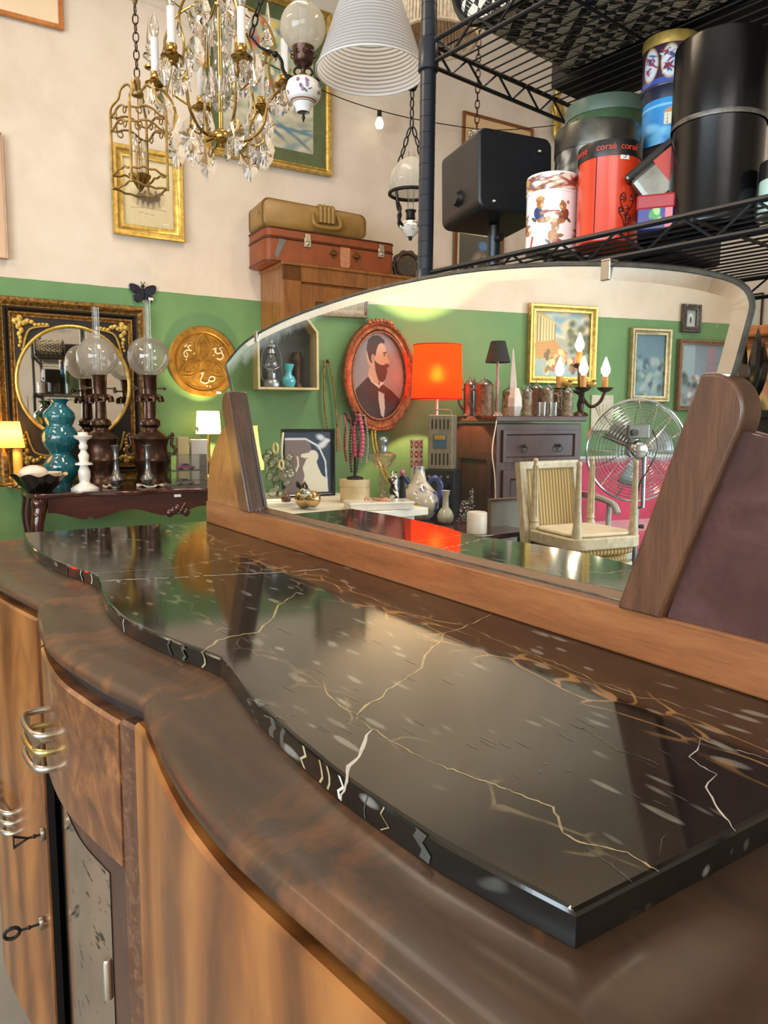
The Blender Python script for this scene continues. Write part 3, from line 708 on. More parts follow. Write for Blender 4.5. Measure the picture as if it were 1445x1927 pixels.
mb = MB(); frame_mb(mb, fw-.155, fh-.155, .026, .036, PROF, fh/2); mb.build('inner_gilt_frame', gold_carved, om, smooth=35)
oc = W(141, 722, wall=WALL_A, off=.05); A_ = Matrix.Rotation(-WA, 3, 'Z'); ol = A_ @ (oc-om.location)
orx, orz = 100*.00295/math.cos(math.radians(32)), 107*.00297
orx = min(orx, (fw-.22)/2)
mb = MB(); mb.box((0, -.012, fh/2), (fw-.18, .010, fh-.18)); mb.build('black_panel', black_gloss, om, smooth=0)
mb = MB(); mb.add([(ol.x+x, -.0195, z) for x, z in ellipse(0, ol.z, orx, orz, 48)], [tuple(range(48))[::-1]])
n = NT('silvered_glass'); n.set(Metallic=1.0, Roughness=.02); n.col(C(226, 222, 212)); silver_glass = n.m
mb.build('oval_glass', silver_glass, om, smooth=0, recalc=False)
mb = MB(); mb.ring((ol.x, -.022, ol.z), 1.0, .011, 56, 8, 'y', (orx+.006, orz+.006)); mb.build('oval_bead', gold_leaf, om)
for sx in (-1, 1):
    for sz in (-1, 1):
        mb = MB(); cx_, cz_ = sx*(fw/2-.115), fh/2+sz*(fh/2-.115)
        r2 = random.Random(3)
        for k in range(9):
            t = k/8; mb.ball((cx_-sx*t*.16, -.022, cz_-sz*(.01+.02*r2.random())), .017*(1.15-t*.7), 8, 6, (1.2, .6, 1)); mb.ball((cx_-sx*(.01+.02*r2.random()), -.022, cz_-sz*t*.17), .017*(1.15-t*.7), 8, 6, (1, .6, 1.2))
        mb.tube(catmull([(cx_-sx*.17, -.022, cz_-sz*.03), (cx_-sx*.08, -.026, cz_-sz*.05), (cx_-sx*.05, -.026, cz_-sz*.09), (cx_-sx*.03, -.022, cz_-sz*.17)], 4), .007, 6)
        mb.build('corner_scroll', gold_leaf, om)
def on_console(px, off, y=850):
    p, s_ = at(px, y, wall=WALL_A, off=off); return Vector((p.x, p.y, ZC)), s_, (lambda yy: W(px, yy, wall=WALL_A, off=off).z-ZC)
# tall oil lamps
frost = thin('frosted_globe', (.93, .93, .92, 1), .14, .36, C(232, 224, 214))
opal_clear = thin('pale_globe', (.92, .92, .91, 1), .18, .20, C(232, 226, 218))
def oil_lamp(px, base_y, label, globe, gtint, chim_top, gx, gr, handle_):
    p, s = at(px, base_y, Z=ZC); k = lambda y: (base_y-y)*s*1.0
    t = thing('oil_lamp', label, 'lamp', p, face(p), 'tall bronze oil lamps')
    mb = MB(); r = lambda q: q*s
    mb.lathe([(0, 0), (r(33), 0), (r(33), k(907)), (r(28), k(902)), (r(26), k(893)), (r(28), k(880)), (r(33), k(872)), (r(34), k(866)), (r(30), k(862)), (r(29), k(838)), (r(31), k(830)), (r(33), k(826)), (r(26), k(818)), (r(14), k(811)), (r(13), k(806)), (r(19), k(800)), (r(18), k(793)), (r(11), k(788)), (r(10), k(757)), (0, k(757))], 28)
    mb.build('font_body', bronze, t, smooth=50)
    mb = MB(); mb.lathe([(r(11), k(756)), (r(20), k(752)), (r(18), k(748)), (r(12), k(744)), (r(13), k(712)), (r(15), k(709)), (0, k(708))], 20)
    for i in range(10):
        a = 2*math.pi*i/10; mb.tube([(r(12)*math.cos(a), r(12)*math.sin(a), k(746)), (r(21)*math.cos(a), r(21)*math.sin(a), k(750)), (r(22)*math.cos(a), r(22)*math.sin(a), k(758))], r(3.4), 5)
    mb.build('burner', bronze, t, smooth=50)
    mb = MB(); mb.tube([(-r(28), 0, k(733)), (r(26), 0, k(733))], r(1.4), 6); mb.ball((r(26), 0, k(733)), r(3), 8, 6); mb.ring((-r(26), 0, k(733)), r(3.4), r(1.1), 14, 6, 'y'); mb.build('wick_key', bronze, t)
    mb = MB(); ox = (gx-px)*s; n_ = 20; a0 = math.asin(min(.99, 13/gr)); R_ = r(gr)
    mb.lathe([(R_*math.sin(a), k(676)-R_*math.cos(a)) for a in [lerp(a0, math.pi-.32, i/n_) for i in range(n_+1)]], 32, (ox*.5, 0, 0)); mb.build('globe', gtint, t, smooth=60)
    mb = MB(); mb.lathe([(r(7.5), k(710)), (r(8), k(670)), (r(6.5), k(640)), (r(6.5), k(chim_top))], 18, (ox*.5, 0, 0)); mb.build('chimney', clear, t, smooth=60)
    for s2 in ((-1, 1) if handle_ else ()):
        mb = MB(); mb.tube(catmull([(s2*r(27), 0, k(826)), (s2*r(38), 0, k(822)), (s2*r(36), 0, k(836)), (s2*r(44), 0, k(846)), (s2*r(38), 0, k(856)), (s2*r(30), 0, k(852))], 4), r(3), 6); mb.ball((s2*r(38), 0, k(818)), r(4), 8, 6); mb.build('dragon_handle', bronze, t)
    return t
oil_lamp(194, 911, 'tall bronze oil lamp with milky globe, in front of the oval mirror glass', 1, frost, 586, 189, 36, False)
oil_lamp(287, 910, 'tall bronze oil lamp with clearer globe, at the right edge of the mirror frame', 1, opal_clear, 574, 285, 37, True)
# teal vase
teal = plain('teal_glaze', C(12, 98, 112), .12, 0, .25, 6, coat=.8)
p, s = at(117, 914, Z=ZC); t = thing('vase', 'tall teal glazed vase of stacked bulges', 'vase', p, face(p))
prof = [(0, 0), (17, 0), (18, 8), (24, 18), (30, 32), (31, 46), (26, 58), (19, 66), (20, 74), (27, 84), (32, 98), (32, 112), (27, 124), (22, 130), (25, 138), (28, 148), (27, 158), (19, 168), (13, 176), (15, 182), (20, 187), (19, 188), (11, 178), (0, 176)]
mb = MB(); mb.lathe([(a*s, b*s*.86) for a, b in prof], 36); mb.build('vase_body', teal, t, smooth=70)
# black ruffled bowl with white pieces in it
p, s = at(74, 926, Z=ZC); bw = thing('bowl', 'black ruffled glass bowl with pale lining, beside the teal vase', 'bowl', p, face(p)); n = 72
mb = MB()
def ruf(r, z, amp): return [((r+amp*math.cos(9*2*math.pi*i/n))*s*math.cos(2*math.pi*i/n), (r+amp*math.cos(9*2*math.pi*i/n))*s*math.sin(2*math.pi*i/n), (z+amp*.9*math.sin(9*2*math.pi*i/n))*s) for i in range(n)]
mb.loft([ruf(0.1, 0, 0), ruf(22, 0, 0), ruf(24, 4, 0), ruf(34, 14, .5), ruf(42, 27, 1.8), ruf(48, 34, 3)], closed=True); mb.use(1); mb.loft([ruf(48, 34, 3), ruf(41, 28, 1.8), ruf(32, 15, .5), ruf(20, 8, 0), ruf(.1, 7, 0)], closed=True)
mb.build('bowl_body', [plain('black_glass', C(10, 12, 12), .08, 0, 0, coat=.5), plain('pale_lining', C(216, 190, 160), .3)], bw, smooth=60, recalc=False)
shell = plain('white_shell', C(226, 212, 196), .35, 0, .1)
e = tag(MB().at((p.x, p.y, p.z), (0, 0, face(p))).ball((-8*s, 0, 36*s), 20*s, 16, 10, (1.25, .8, .75)).build('egg', shell), 'large white egg-like ornament leaning in the black bowl', 'ornament')
mb = MB().at((p.x, p.y, p.z+.001), (0, 0, face(p))); mb.lathe([(0, 12*s), (14*s, 13*s), (25*s, 24*s), (30*s, 31*s), (24*s, 25*s), (12*s, 16*s), (0, 15*s)], 24, (11*s, 0, 6*s)); tag(mb.build('shell', shell), 'white shell lying in the black ruffled bowl', 'shell')
# white candlestick with candle
p, s = at(160, 922, Z=ZC); t = thing('candlestick', 'white turned candlestick holding a candle stub', 'candlestick', p, face(p))
prof = [(0, 0), (25, 0), (25, 4), (17, 10), (10, 14), (9, 18), (11, 26), (11, 38), (8, 46), (7, 49), (16, 51), (16, 54), (8, 57), (9, 64), (10, 70), (6, 77), (5, 80), (8, 84), (8, 90), (6, 94), (8, 100), (15, 104), (17, 109), (16, 110), (0, 108)]
mb = MB(); mb.lathe([(a*s, b*s*.93) for a, b in prof], 28); mb.build('stick', white_china, t, smooth=50)
mb = MB(); mb.lathe([(0, 100*s), (9*s, 100*s), (9*s, 108*s), (0, 109*s)], 18); mb.tube([(0, 0, 108*s), (1*s, 0, 113*s)], .6*s, 5); mb.build('candle', plain('wax', C(236, 228, 212), .5), t)
# two pewter bud vases and the doilies
pewter = plain('pewter', C(120, 122, 124), .3, .9, .2, 20)
prof = [(0, 0), (11, 0), (12, 3), (6, 6), (9, 9), (16, 14), (15, 19), (9, 24), (6, 34), (5, 50), (6, 52), (6, 55), (5, 57), (7, 72), (9, 78), (8, 79), (4, 70), (0, 66)]
for i, (px, py, lab) in enumerate(((220, 917, 'pewter bud vase in front of the milky globed oil lamp'), (279, 915, 'pewter bud vase in front of the half clear globed oil lamp'))):
    p, s = at(px, py, Z=ZC+.003)
    if i == 0:
        t = thing('bud_vase', lab, 'vase', p, 0, 'pewter bud vases'); MB().lathe([(a*s*.95, b*s) for a, b in prof], 24).build('vase_body', pewter, t, smooth=50)
    else: dup(t, p, 0, lab)
lace = plain('lace', C(222, 208, 184), .8, 0, .15, 60)
for (px, py, w, lab) in ((212, 917, 44, 'crumpled cream lace doily under the left pewter vase'), (283, 915, 62, 'crumpled cream lace doily under the right pewter vase')):
    p, s = at(px, py, Z=ZC+.001); mb = MB(); r2 = random.Random(px); n = 40; rows = []
    for j, f in enumerate((0.02, .4, .75, 1.0)):
        rows.append([(w/2*s*f*math.cos(2*math.pi*i/n)*(1+.06*math.cos(12*2*math.pi*i/n)), w/2*s*f*math.sin(2*math.pi*i/n)*.8, .002+(.012*f*max(0, math.sin(5*2*math.pi*i/n+px)) if f > .5 else 0)) for i in range(n)])
    o = MB().at(p).loft(rows, closed=True).build('doily', lace, smooth=60, solid=.0015); tag(o, lab, 'doily')
# display case with two model cars
p, s = at(350, 915, Z=ZC); dc = thing('display_case', 'clear display box standing on the console table', 'box', p, WA+.12)
w_, d_, h_ = .205, .10, 60*s
mb = MB()
for c, d in (((0, 0, h_-.002), (w_, d_, .003)), ((-w_/2, 0, h_/2), (.003, d_, h_)), ((w_/2, 0, h_/2), (.003, d_, h_)), ((0, d_/2, h_/2), (w_, .003, h_))): mb.box(c, d)
mb.box((0, -d_/2, h_/2), (w_, .002, h_-.004)); mb.build('case', thin('case_plastic', (.93, .95, .95, 1), .12), dc, smooth=0)
mb = MB(); mb.box((0, 0, .003), (w_, d_, .006)); mb.box((0, 0, h_*.5), (w_-.008, d_-.008, .004)); mb.build('case_shelf', plain('grey_card', C(120, 120, 116), .6), dc, smooth=0)
def model_car(z, mat, dark, label, lx):
    c = dc.matrix_basis if False else None; loc = ROOTM[dc.name] @ Vector((lx, 0, z)); t = thing('model_car', label, 'model car', loc, WA+.12)
    mb = MB(); mb.prism([(-.05, .008), (.05, .008), (.052, .016), (.035, .022), (.022, .024), (.012, .036), (-.018, .037), (-.032, .024), (-.05, .020)], -.018, .018); mb.build('body', mat, t, smooth=40, bevel=.002)
    mb = MB(); mb.prism([(.017, .025), (.010, .034), (-.017, .035), (-.027, .025)], -.0186, .0186); mb.build('window_glass', dark, t, smooth=0)
    for x in (-.03, .032):
        for y in (-.017, .017): MB().lathe([(0, -.003), (.008, -.003), (.008, .003), (0, .003)], 14, (x, y, .008), 'y').build('wheel', dark, t)
carblk = plain('car_black', C(20, 20, 22), .3)
model_car(.0066, plain('silver_paint', C(160, 162, 160), .25, .6), carblk, 'silver model car on the lower level of the clear display box', -.005)
model_car(h_*.5+.0026, plain('pink_paint', C(176, 92, 150), .3, .2), carblk, 'pink model car on the upper level of the clear display box', 0.0)
# small white boxes and a square bottle behind the case
for (px, py, w, h, col, nm, lab) in ((373, 853, 30, 26, C(206, 206, 200), 'box', 'pale grey box behind the clear display box'), (343, 852, 20, 30, C(214, 204, 160), 'box', 'cream box between oil lamp and grey box')):
    p, s, zz = on_console(px, .16); hh = zz(py-h)
    o = MB().at(p, (0, 0, WA)); o.box((0, 0, hh/2), (w*s, .06, hh)); tag(o.build(nm, plain(lab[:8]+nm, col, .5, 0, .05), smooth=0, bevel=.002), lab, 'box'); 
    if px == 373: top_ = Vector((p.x, p.y, p.z+hh)); sb = s
t = thing('bottle', 'small square glass bottle with a stopper on the grey box', 'bottle', top_ + Vector((0, 0, 0)), WA)
MB().box((0, 0, 9*sb), (15*sb, 10*sb, 18*sb)).build('bottle_body', clear, t, smooth=0, bevel=.004); MB().box((0, 0, 21*sb), (8*sb, 8*sb, 6*sb)).build('stopper', plain('grey_stopper', C(170, 170, 166), .2), t, smooth=0, bevel=.002)
# floral table lamp, lit
def lamp_light(root, loc, power, col, r=.02):
    d = bpy.data.lights.new('bulb_light', 'POINT'); d.energy = power; d.color = col; d.shadow_soft_size = r
    o = bpy.data.objects.new('bulb_light', d); COL.objects.link(o); o.parent = root; o.location = loc; return o
p, s, zz = on_console(393, .15); t = thing('table_lamp', 'lit table lamp with small floral shade beneath the brass plate', 'lamp', p, WA)
b0 = zz(816); b1 = zz(774)
MB().lathe([(0, 0), (16*s, 0), (14*s, 6*s), (5*s, 10*s), (4*s, 22*s), (7*s, 30*s), (4*s, 38*s), (2.5*s, 48*s), (2.5*s, b0+8*s), (0, b0+8*s)], 18).build('base', gold_dull, t, smooth=50)
P = Paint(60, 20, C(246, 226, 176), C(240, 214, 150)); P.dabs(26, (0, .0, 1, .32), (.02, .09), [C(170, 60, 60), C(90, 120, 60), C(200, 110, 90)], 5)
n = NT('floral_shade'); a = n.new('ShaderNodeVertexColor'); a.layer_name = 'Col'; tl = n.new('ShaderNodeBsdfTranslucent'); n.link(a.outputs[0], tl.inputs[0]); n.link(tl.outputs[0], n.out.inputs[0])
mb = MB(); wrap(mb, P, 21*s, b0, b1, prof=lambda q: lerp(23, 20, q)*s); mb.build('shade', n.m, t, smooth=60); lamp_light(t, (0, 0, (b0+b1)/2), 26, (1, .74, .30))
# amber lamp at the far left with a candle pillar and trinkets
p, s, zz = on_console(22, .22); t = thing('table_lamp', 'lit amber-shaded lamp on a gilt filigree stand', 'lamp', p, face(p))
mb = MB(); mb.lathe([(0, 0), (17*s, 0), (19*s, 4*s), (8*s, 7*s), (7*s, 12*s), (9*s, 30*s), (8*s, 55*s), (5*s, 62*s), (3*s, 66*s), (3*s, zz(830)), (0, zz(830))], 18, (-14*s, 0, 0)); mb.build('filigree_stand', gold_carved, t, smooth=50)
MB().lathe([(26*s, zz(842)), (19*s, zz(793))], 30, (-3*s, 0, 0)).build('shade', shade_mat('amber_shade', C(240, 190, 92), .75), t, smooth=60); lamp_light(t, (-3*s, 0, zz(816)), 6.0, (1, .66, .25))
p2, s2, zz = on_console(33, .10); tag(MB().at(p2).lathe([(0, 0), (9*s2, 0), (9*s2, zz(846)), (7*s2, zz(844)), (0, zz(845))], 20).build('pillar_candle', plain('amber_wax', C(226, 176, 90), .4)), 'amber pillar candle behind the filigree lamp stand', 'candle')
p2, s2 = at(32, 919, Z=ZC); tag(MB().at(p2, (0, 0, .3)).lathe([(0, 0), (20*s2, 0), (24*s2, 3*s2), (20*s2, 2*s2), (0, 1.5*s2)], 22, ell=(1, .6)).build('tray', gold_dull), 'small dull gold tray beside the black bowl', 'tray')
mb = MB().at((p2.x, p2.y, p2.z+.004))
for k in range(4): mb.ring((rnd.uniform(-.03, .03), rnd.uniform(-.015, .015), .004+.003*k), .012, .003, 14, 6)
tag(mb.build('bangles', black_iron), 'dark metal bangles lying on the small gold tray', 'jewellery')

# ---------------------------------------------------------------- on the wall seen directly
def wall_frame(name, px0, px1, py0, py1, label, cat, bw, depth, mats, P, wallp=None, R=False, off=.012, prof=PROF, glassy=False, group=None, mat_b=None):
    """PX/PY: outer frame in the photograph (left, right, top, bottom at its middle); bw border width in m"""
    wallp = wallp or WALL_A; ym = (py0+py1)/2
    a, sa = at(px0, ym, R, wall=wallp, off=off); b, sb_ = at(px1, ym, R, wall=wallp, off=off); xm = (px0+px1)/2
    z1 = W(xm, py0, R, wall=wallp, off=off).z; z0 = W(xm, py1, R, wall=wallp, off=off).z; w = (b-a).to_2d().length; h = z1-z0; m = (a+b)/2
    t = thing(name, label, cat, (m.x, m.y, z0), along(wallp, R), group, R)
    mb = MB(); frame_mb(mb, w, h, bw, depth, prof); mb.build('frame', mats, t, smooth=35)
    ins = bw
    if mat_b:
        mb = MB(); frame_mb(mb, w-2*bw+.006, h-2*bw+.006, mat_b[0], depth*.6, [(0, 0), (0, .6), (.5, .45), (1, .3), (1, 0)], h/2); mb.build('inner_mount', mat_b[1], t, smooth=35); ins += mat_b[0]-.003
    if P is not None:
        mb = MB(); sheet(mb, P, w-2*ins+.008, h-2*ins+.008, -.006, 0, h/2); mb.build('picture', picture_mat('picture', .5), t, smooth=0, recalc=False)
    if glassy:
        mb = MB(); mb.box((0, -depth*.35, h/2), (w-2*ins+.004, .002, h-2*ins+.004)); mb.build('glass', thin('picture_glass', (.97, .97, .97, 1), .06), t, smooth=0)
    return t
oak = wood('orange_oak', [C(150, 84, 32), C(186, 116, 52), C(204, 140, 76)], (3, 3, 1), .4, .2, .6, 8, .6)
P = Paint(40, 60, C(222, 196, 160), C(232, 210, 178)).grain(.05, 3)
wall_frame('framed_print', -70, 114, -210, 34, 'orange wood frame with a pale print at the top of the wall', 'picture', .026, .02, oak, P)
P = Paint(20, 30, C(196, 164, 140), C(206, 176, 150)).grain(.06, 4)
wall_frame('picture_board', -62, 9, 247, 484, 'unframed pinkish board beside the gilt horse etching', 'picture', .006, .03, plain('board_edge', C(206, 180, 156), .7), P)
# horse etching
P = Paint(110, 130, C(218, 204, 164), C(208, 192, 152)).grain(.08, 6, 4)
ink = C(84, 72, 58)
P.ell(.5, .44, .26, .13, C(150, 134, 100), 0, .9)
for i, (x, y) in enumerate(((.34, .45), (.44, .43), (.54, .42), (.66, .45))):
    P.ell(x, y, .075, .05, ink, 8, .4); P.line([(x+.05, y+.02), (x+.10, y+.085), (x+.13, y+.07)], .022, ink)
    for lx in (-.05, -.03, .03, .05): P.line([(x+lx, y-.03), (x+lx*1.3, y-.13)], .010, ink)
    P.line([(x-.02, y+.04), (x-.01, y+.10)], .03, ink)
P.line([(.15, .27), (.45, .30), (.85, .28)], .008, C(140, 124, 94)); P.line([(.3, .22), (.6, .20)], .006, C(140, 124, 94)); P.line([(.78, .08), (.88, .09)], .012, C(230, 226, 210))
wall_frame('framed_etching', 210, 344, 282, 448, 'gilt framed etching of horses beneath the brass lantern', 'picture', .062, .035, gold_leaf, P)
# brass plate with Arabic lettering
p, s = at(382, 681, wall=WALL_A, off=.004); bp = thing('brass_plate', 'round embossed brass plate with Arabic lettering on the green wall', 'plate', p, WA)
R0 = 66*s
copper = plain('aged_brass', C(184, 138, 64), .36, .7, .25, 12, bump=.1)
mb = MB(); mb.lathe([(0, .004), (R0*.80, .004), (R0*.84, .016), (R0*.97, .016), (R0, .010), (R0*.99, 0)], 56, ax='y'); mb.M = Matrix.Scale(-1, 4, (0, 1, 0)) @ mb.M
mb2 = MB(); mb2.M = Matrix.Rotation(0, 4, 'X'); mb2.add([(x, -y, z) for x, y, z in mb.v], mb.f)
for k in range(14):
    a = 2*math.pi*k/14; mb2.tube([(R0*.87*math.cos(a), -.0165, R0*.87*math.sin(a)), (R0*.96*math.cos(a+.12), -.0165, R0*.96*math.sin(a+.12))], .003, 5)
mb2.build('dish', copper, bp, smooth=40)
mb = MB(); yy = -.006
mb.ring((0, yy, 0), R0*.76, .0035, 56, 6, 'y'); mb.ring((0, yy, 0), R0*.80, .0025, 56, 6, 'y')
def leaf(a, L0, L1, w):
    c, s_ = math.cos(a), math.sin(a); out = []
    for i in range(25):
        t = i/24; r = lerp(L0, L1, t); o = w*math.sin(math.pi*t)**.8; out.append((r, o))
    full = out+[(r, -o) for r, o in out[::-1]]
    return [(R0*(r*c-o*s_), yy, R0*(r*s_+o*c)) for r, o in full]
for a in (90, 210, 330):
    for sc_l, w in ((1, .20), (.8, .13)):
        mb.tube(leaf(math.radians(a), .06+.06*(1-sc_l), .72*sc_l+.06, w), .0028, 5, True)
    for k in range(4):
        for o in (-.05, .05):
            c, s_ = math.cos(math.radians(a)), math.sin(math.radians(a)); r = .22+.11*k
            mb.ball((R0*(r*c-o*s_), yy, R0*(r*s_+o*c)), .006, 6, 4)
    b_ = math.radians(a+60); c, s_ = math.cos(b_), math.sin(b_)
    mb.tube(leaf(b_, .25, .74, .30), .002, 5, True)
mb.build('embossing', copper, bp)
ww = plain('white_inlay', C(226, 206, 178), .5, 0, .05)
def script(cx_, cz_, sc_l, strokes, dots):
    mb = MB()
    for st in strokes: mb.tube(catmull([(cx_+x*sc_l, yy-.003, cz_+z*sc_l) for x, z in st], 5), .0042, 6)
    for x, z in dots: mb.ball((cx_+x*sc_l, yy-.003, cz_+z*sc_l), .0055, 8, 6)
    mb.build('lettering', ww, bp)
script(-R0*.44, R0*.26, R0*.2, [[(.5, .9), (.1, .75), (.2, .35), (.45, .2)], [(.55, .15), (-.1, .2), (-.55, -.2), (-.3, -.8), (-.05, -.5), (-.2, -.1)], [(-.1, 1.0), (-.45, .65)]], [(.0, .62), (.9, -.2), (-.25, -1.1)])
script(R0*.44, R0*.24, R0*.2, [[(-.8, .6), (-.3, .8), (-.5, .25), (.0, .1), (.55, .3), (.2, .8), (.6, .95)], [(.5, .2), (.75, -.3), (.3, -.75), (-.2, -.6)], [(-.1, -.05), (.3, .2)]], [(-.7, -.2), (-.35, .4)])
script(R0*.12, -R0*.50, R0*.22, [[(-.9, .75), (-.6, .9), (-.85, .3), (-.95, -.2), (-.3, -.45), (.1, -.2), (.15, .1), (.2, -.15), (.75, -.1), (.9, .3), (.45, .45), (.2, .2)]], [(-.1, -.8), (.3, -.85)])
MB().box((R0*.42, -.019, -R0*.86), (.03, .002, .014)).build('price_tag', white_tag, bp, smooth=0)
# butterfly
p, s = at(268, 553, wall=WALL_A, off=.006); bf = thing('butterfly', 'dark blue ceramic butterfly on the wall above the mirror frame', 'ornament', p, WA)
bm_ = plain('blue_black_glaze', C(22, 32, 58), .12, 0, .6, 30, coat=.8)
for sx in (-1, 1):
    up = [(0, 4), (8, 14), (22, 17), (25, 10), (19, 1), (8, -3), (0, -2)]; lo = [(0, 0), (9, -2), (18, -4), (17, -13), (9, -17), (2, -10)]
    for w_ in (up, lo):
        mb = MB(); c = catmull([(sx*x*s, 0, z*s) for x, z in w_], 4, True); mb.prism([(v.x, v.z) for v in c], -.016, -.004); mb.build('wing', bm_, bf, smooth=40, bevel=.003)
MB().ball((0, -.014, 0), 4*s, 12, 10, (.8, .8, 3)).ball((0, -.016, 13*s), 3.4*s, 10, 8).tube([(0, -.016, 15*s), (-4*s, -.02, 21*s)], .8*s, 5).tube([(0, -.016, 15*s), (4*s, -.02, 21*s)], .8*s, 5).build('body', black_iron, bf)
MB().box((14*s, -.018, -9*s), (9*s, .001, 5*s)).build('price_tag', white_tag, bf, smooth=0)
# large framed painting
P = Paint(110, 130, C(190, 190, 160), C(176, 172, 150)).grain(.10, 8, 5)
P.dabs(40, (.0, .0, 1, .32), (.10, .03), [C(150, 156, 146), C(186, 184, 164), C(200, 196, 176), C(128, 146, 150)], 3)
P.dabs(40, (.02, .35, .98, 1), (.12, .08), [C(186, 192, 150), C(208, 206, 170), C(160, 180, 150), C(140, 178, 168), C(214, 204, 176)], 9)
P.dabs(150, (.18, .42, .92, .95), (.045, .028), [C(206, 96, 76), C(222, 176, 70), C(232, 206, 120), C(214, 150, 136), C(104, 140, 160), C(96, 146, 110), C(238, 222, 200), C(120, 160, 120), C(232, 226, 200), C(190, 200, 150)], 11, .9)
P.dabs(8, (.55, .28, .72, .45), (.022, .045), [C(36, 56, 120), C(50, 80, 150), C(220, 220, 230)], 14); P.dabs(12, (.35, .08, .95, .28), (.10, .012), [C(86, 126, 146), C(100, 120, 130)], 15)
wall_frame('framed_painting', 381, 620, -8, 311, 'large flower painting in a gold and green frame behind the chandelier', 'painting', .040, .045, gold_leaf, P, mat_b=(.085, plain('olive_green_mount', C(86, 98, 62), .6)))
# farther pictures and the gilt ornament beyond the shelving
P = Paint(40, 30, C(218, 186, 140), C(208, 172, 128)).grain(.05, 4)
wall_frame('framed_print', 869, 1001, 226, 318, 'thin brown framed pale print above the black speaker', 'picture', .022, .02, plain('thin_brown_frame', C(128, 74, 34), .4), P)
P = Paint(50, 60, C(96, 92, 82), C(70, 70, 64)).grain(.1, 5); P.ell(.62, .82, .12, .08, C(96, 140, 186), 0, .5); P.ell(.58, .42, .24, .28, C(150, 142, 120), 20, .4); P.ell(.62, .42, .15, .18, C(70, 68, 60), 20, .4); P.line([(.6, .7), (.55, .45), (.5, .2)], .02, C(60, 66, 50))
wall_frame('framed_picture', 851, 945, 429, 560, 'brown framed dark picture of a blue flower below the speaker', 'picture', .035, .02, plain('brown_frame', C(112, 74, 36), .4), P, mat_b=(.03, plain('cream_mount', C(214, 200, 160), .7)))
p, s = at(1048, 212, wall=WALL_A, off=.04); t = thing('gilt_figure', 'gilded upright figure bracket on the cream wall beyond the shelving', 'ornament', p, WA)
MB().lathe([(0, -52*s), (5*s, -50*s), (9*s, -36*s), (10*s, -20*s), (7*s, -6*s), (11*s, 6*s), (12*s, 16*s), (7*s, 24*s), (4*s, 28*s), (7*s, 33*s), (8*s, 40*s), (4*s, 47*s), (0, 49*s)], 16, ell=(1, .7)).build('figure', gold_leaf, t, smooth=60)
MB().tube(catmull([(-9*s, 0, 14*s), (-15*s, -.01, 2*s), (-10*s, -.02, -12*s), (0, -.03, -18*s)], 4), 3*s, 6).tube(catmull([(9*s, 0, 14*s), (15*s, -.01, 0), (8*s, -.02, -14*s)], 4), 3*s, 6).build('scroll', gold_leaf, t)
# festoon cable with a bulb
cabl = [(215, -30), (300, -12), (372, 40), (450, 92), (520, 128), (580, 158), (650, 188), (714, 208), (780, 224), (850, 236), (905, 243), (960, 244), (1045, 236)]
pts = [W(x, y, wall=WALL_A, off=.10 if x < 650 else .12) for x, y in cabl]
fc = thing('light_cable', 'black festoon light cable strung along the cream wall', 'cable', pts[7], 0)
mb = MB(); mb.tube([v-pts[7] for v in catmull(pts, 5)], .0035, 6); mb.build('cable', black_iron, fc)
s = at(714, 208, wall=WALL_A, off=.12)[1]
MB().lathe([(0, 0), (4*s, 0), (4.4*s, -12*s), (0, -12*s)], 12).build('socket', black_iron, fc); MB().lathe([(3*s, -12*s), (6*s, -17*s), (8.2*s, -24*s), (6*s, -31*s), (0, -33*s)], 16).build('bulb', emit('festoon_glow', (1, .84, .55, 1), 5.0), fc)

# ---------------------------------------------------------------- wardrobe with suitcases
cn, cs = at(533, 494, wall=WALL_A, off=.40); wl = W(478, 508, wall=WALL_A, off=.02); wr = W(790, 527, wall=WALL_A, off=.40)
ZW = cn.z; WWd = (wr-cn).to_2d().length; oakb = wood('brown_oak', [C(92, 54, 22), C(136, 84, 36), C(158, 102, 48)], (3, 3, .45), .36, .3, 1.2, 5, .55)
wd = thing('wardrobe', 'brown wooden wardrobe with glazed door behind the mirror', 'wardrobe', (cn.x, cn.y, 0), WA)
mb = MB(); mb.box((WWd/2, .205, ZW/2), (WWd, .37, ZW)); mb.build('carcass', oakb, wd, smooth=0, bevel=.004)
mb = MB(); mb.box((WWd/2, .19, ZW+.0), (WWd+.02, .40, .02)); mb.build('top_board', oakb, wd, smooth=0, bevel=.004)
mb = MB(); mb.box((WWd/2, .010, ZW-.05), (WWd, .02, .10)); mb.box((.06, .010, ZW/2), (.12, .02, ZW)); mb.box((WWd-.06, .010, ZW/2), (.12, .02, ZW)); mb.build('face_frame', oakb, wd, smooth=0, bevel=.002)
dw = WWd-.24; dh = ZW-.28
mb = MB(); frame_mb(mb, dw, dh, .10, .018, [(0, 0), (0, 1), (.9, 1), (1, .4), (1, 0)], dh/2+.16, .012); mb.M = Matrix.Translation((WWd/2, 0, 0)); V = [(x+WWd/2, y, z) for x, y, z in mb.v]; m2_ = MB(); m2_.add(V, mb.f); do = m2_.build('door', oakb, wd, smooth=0)
mb = MB(); mb.box((WWd/2, .008, dh/2+.16), (dw-.18, .004, dh-.18)); mb.build('pane', plain('amber_cathedral_glass', C(112, 96, 58), .12, 0, .4, 40, bump=.9, bscale=110), do, smooth=0)
mb = MB(); mb.lathe([(0, -.035), (.007, -.035), (.007, .035), (0, .035)], 10, (.128, -.008, ZW-.32)); mb.build('hinge', nickel, do)
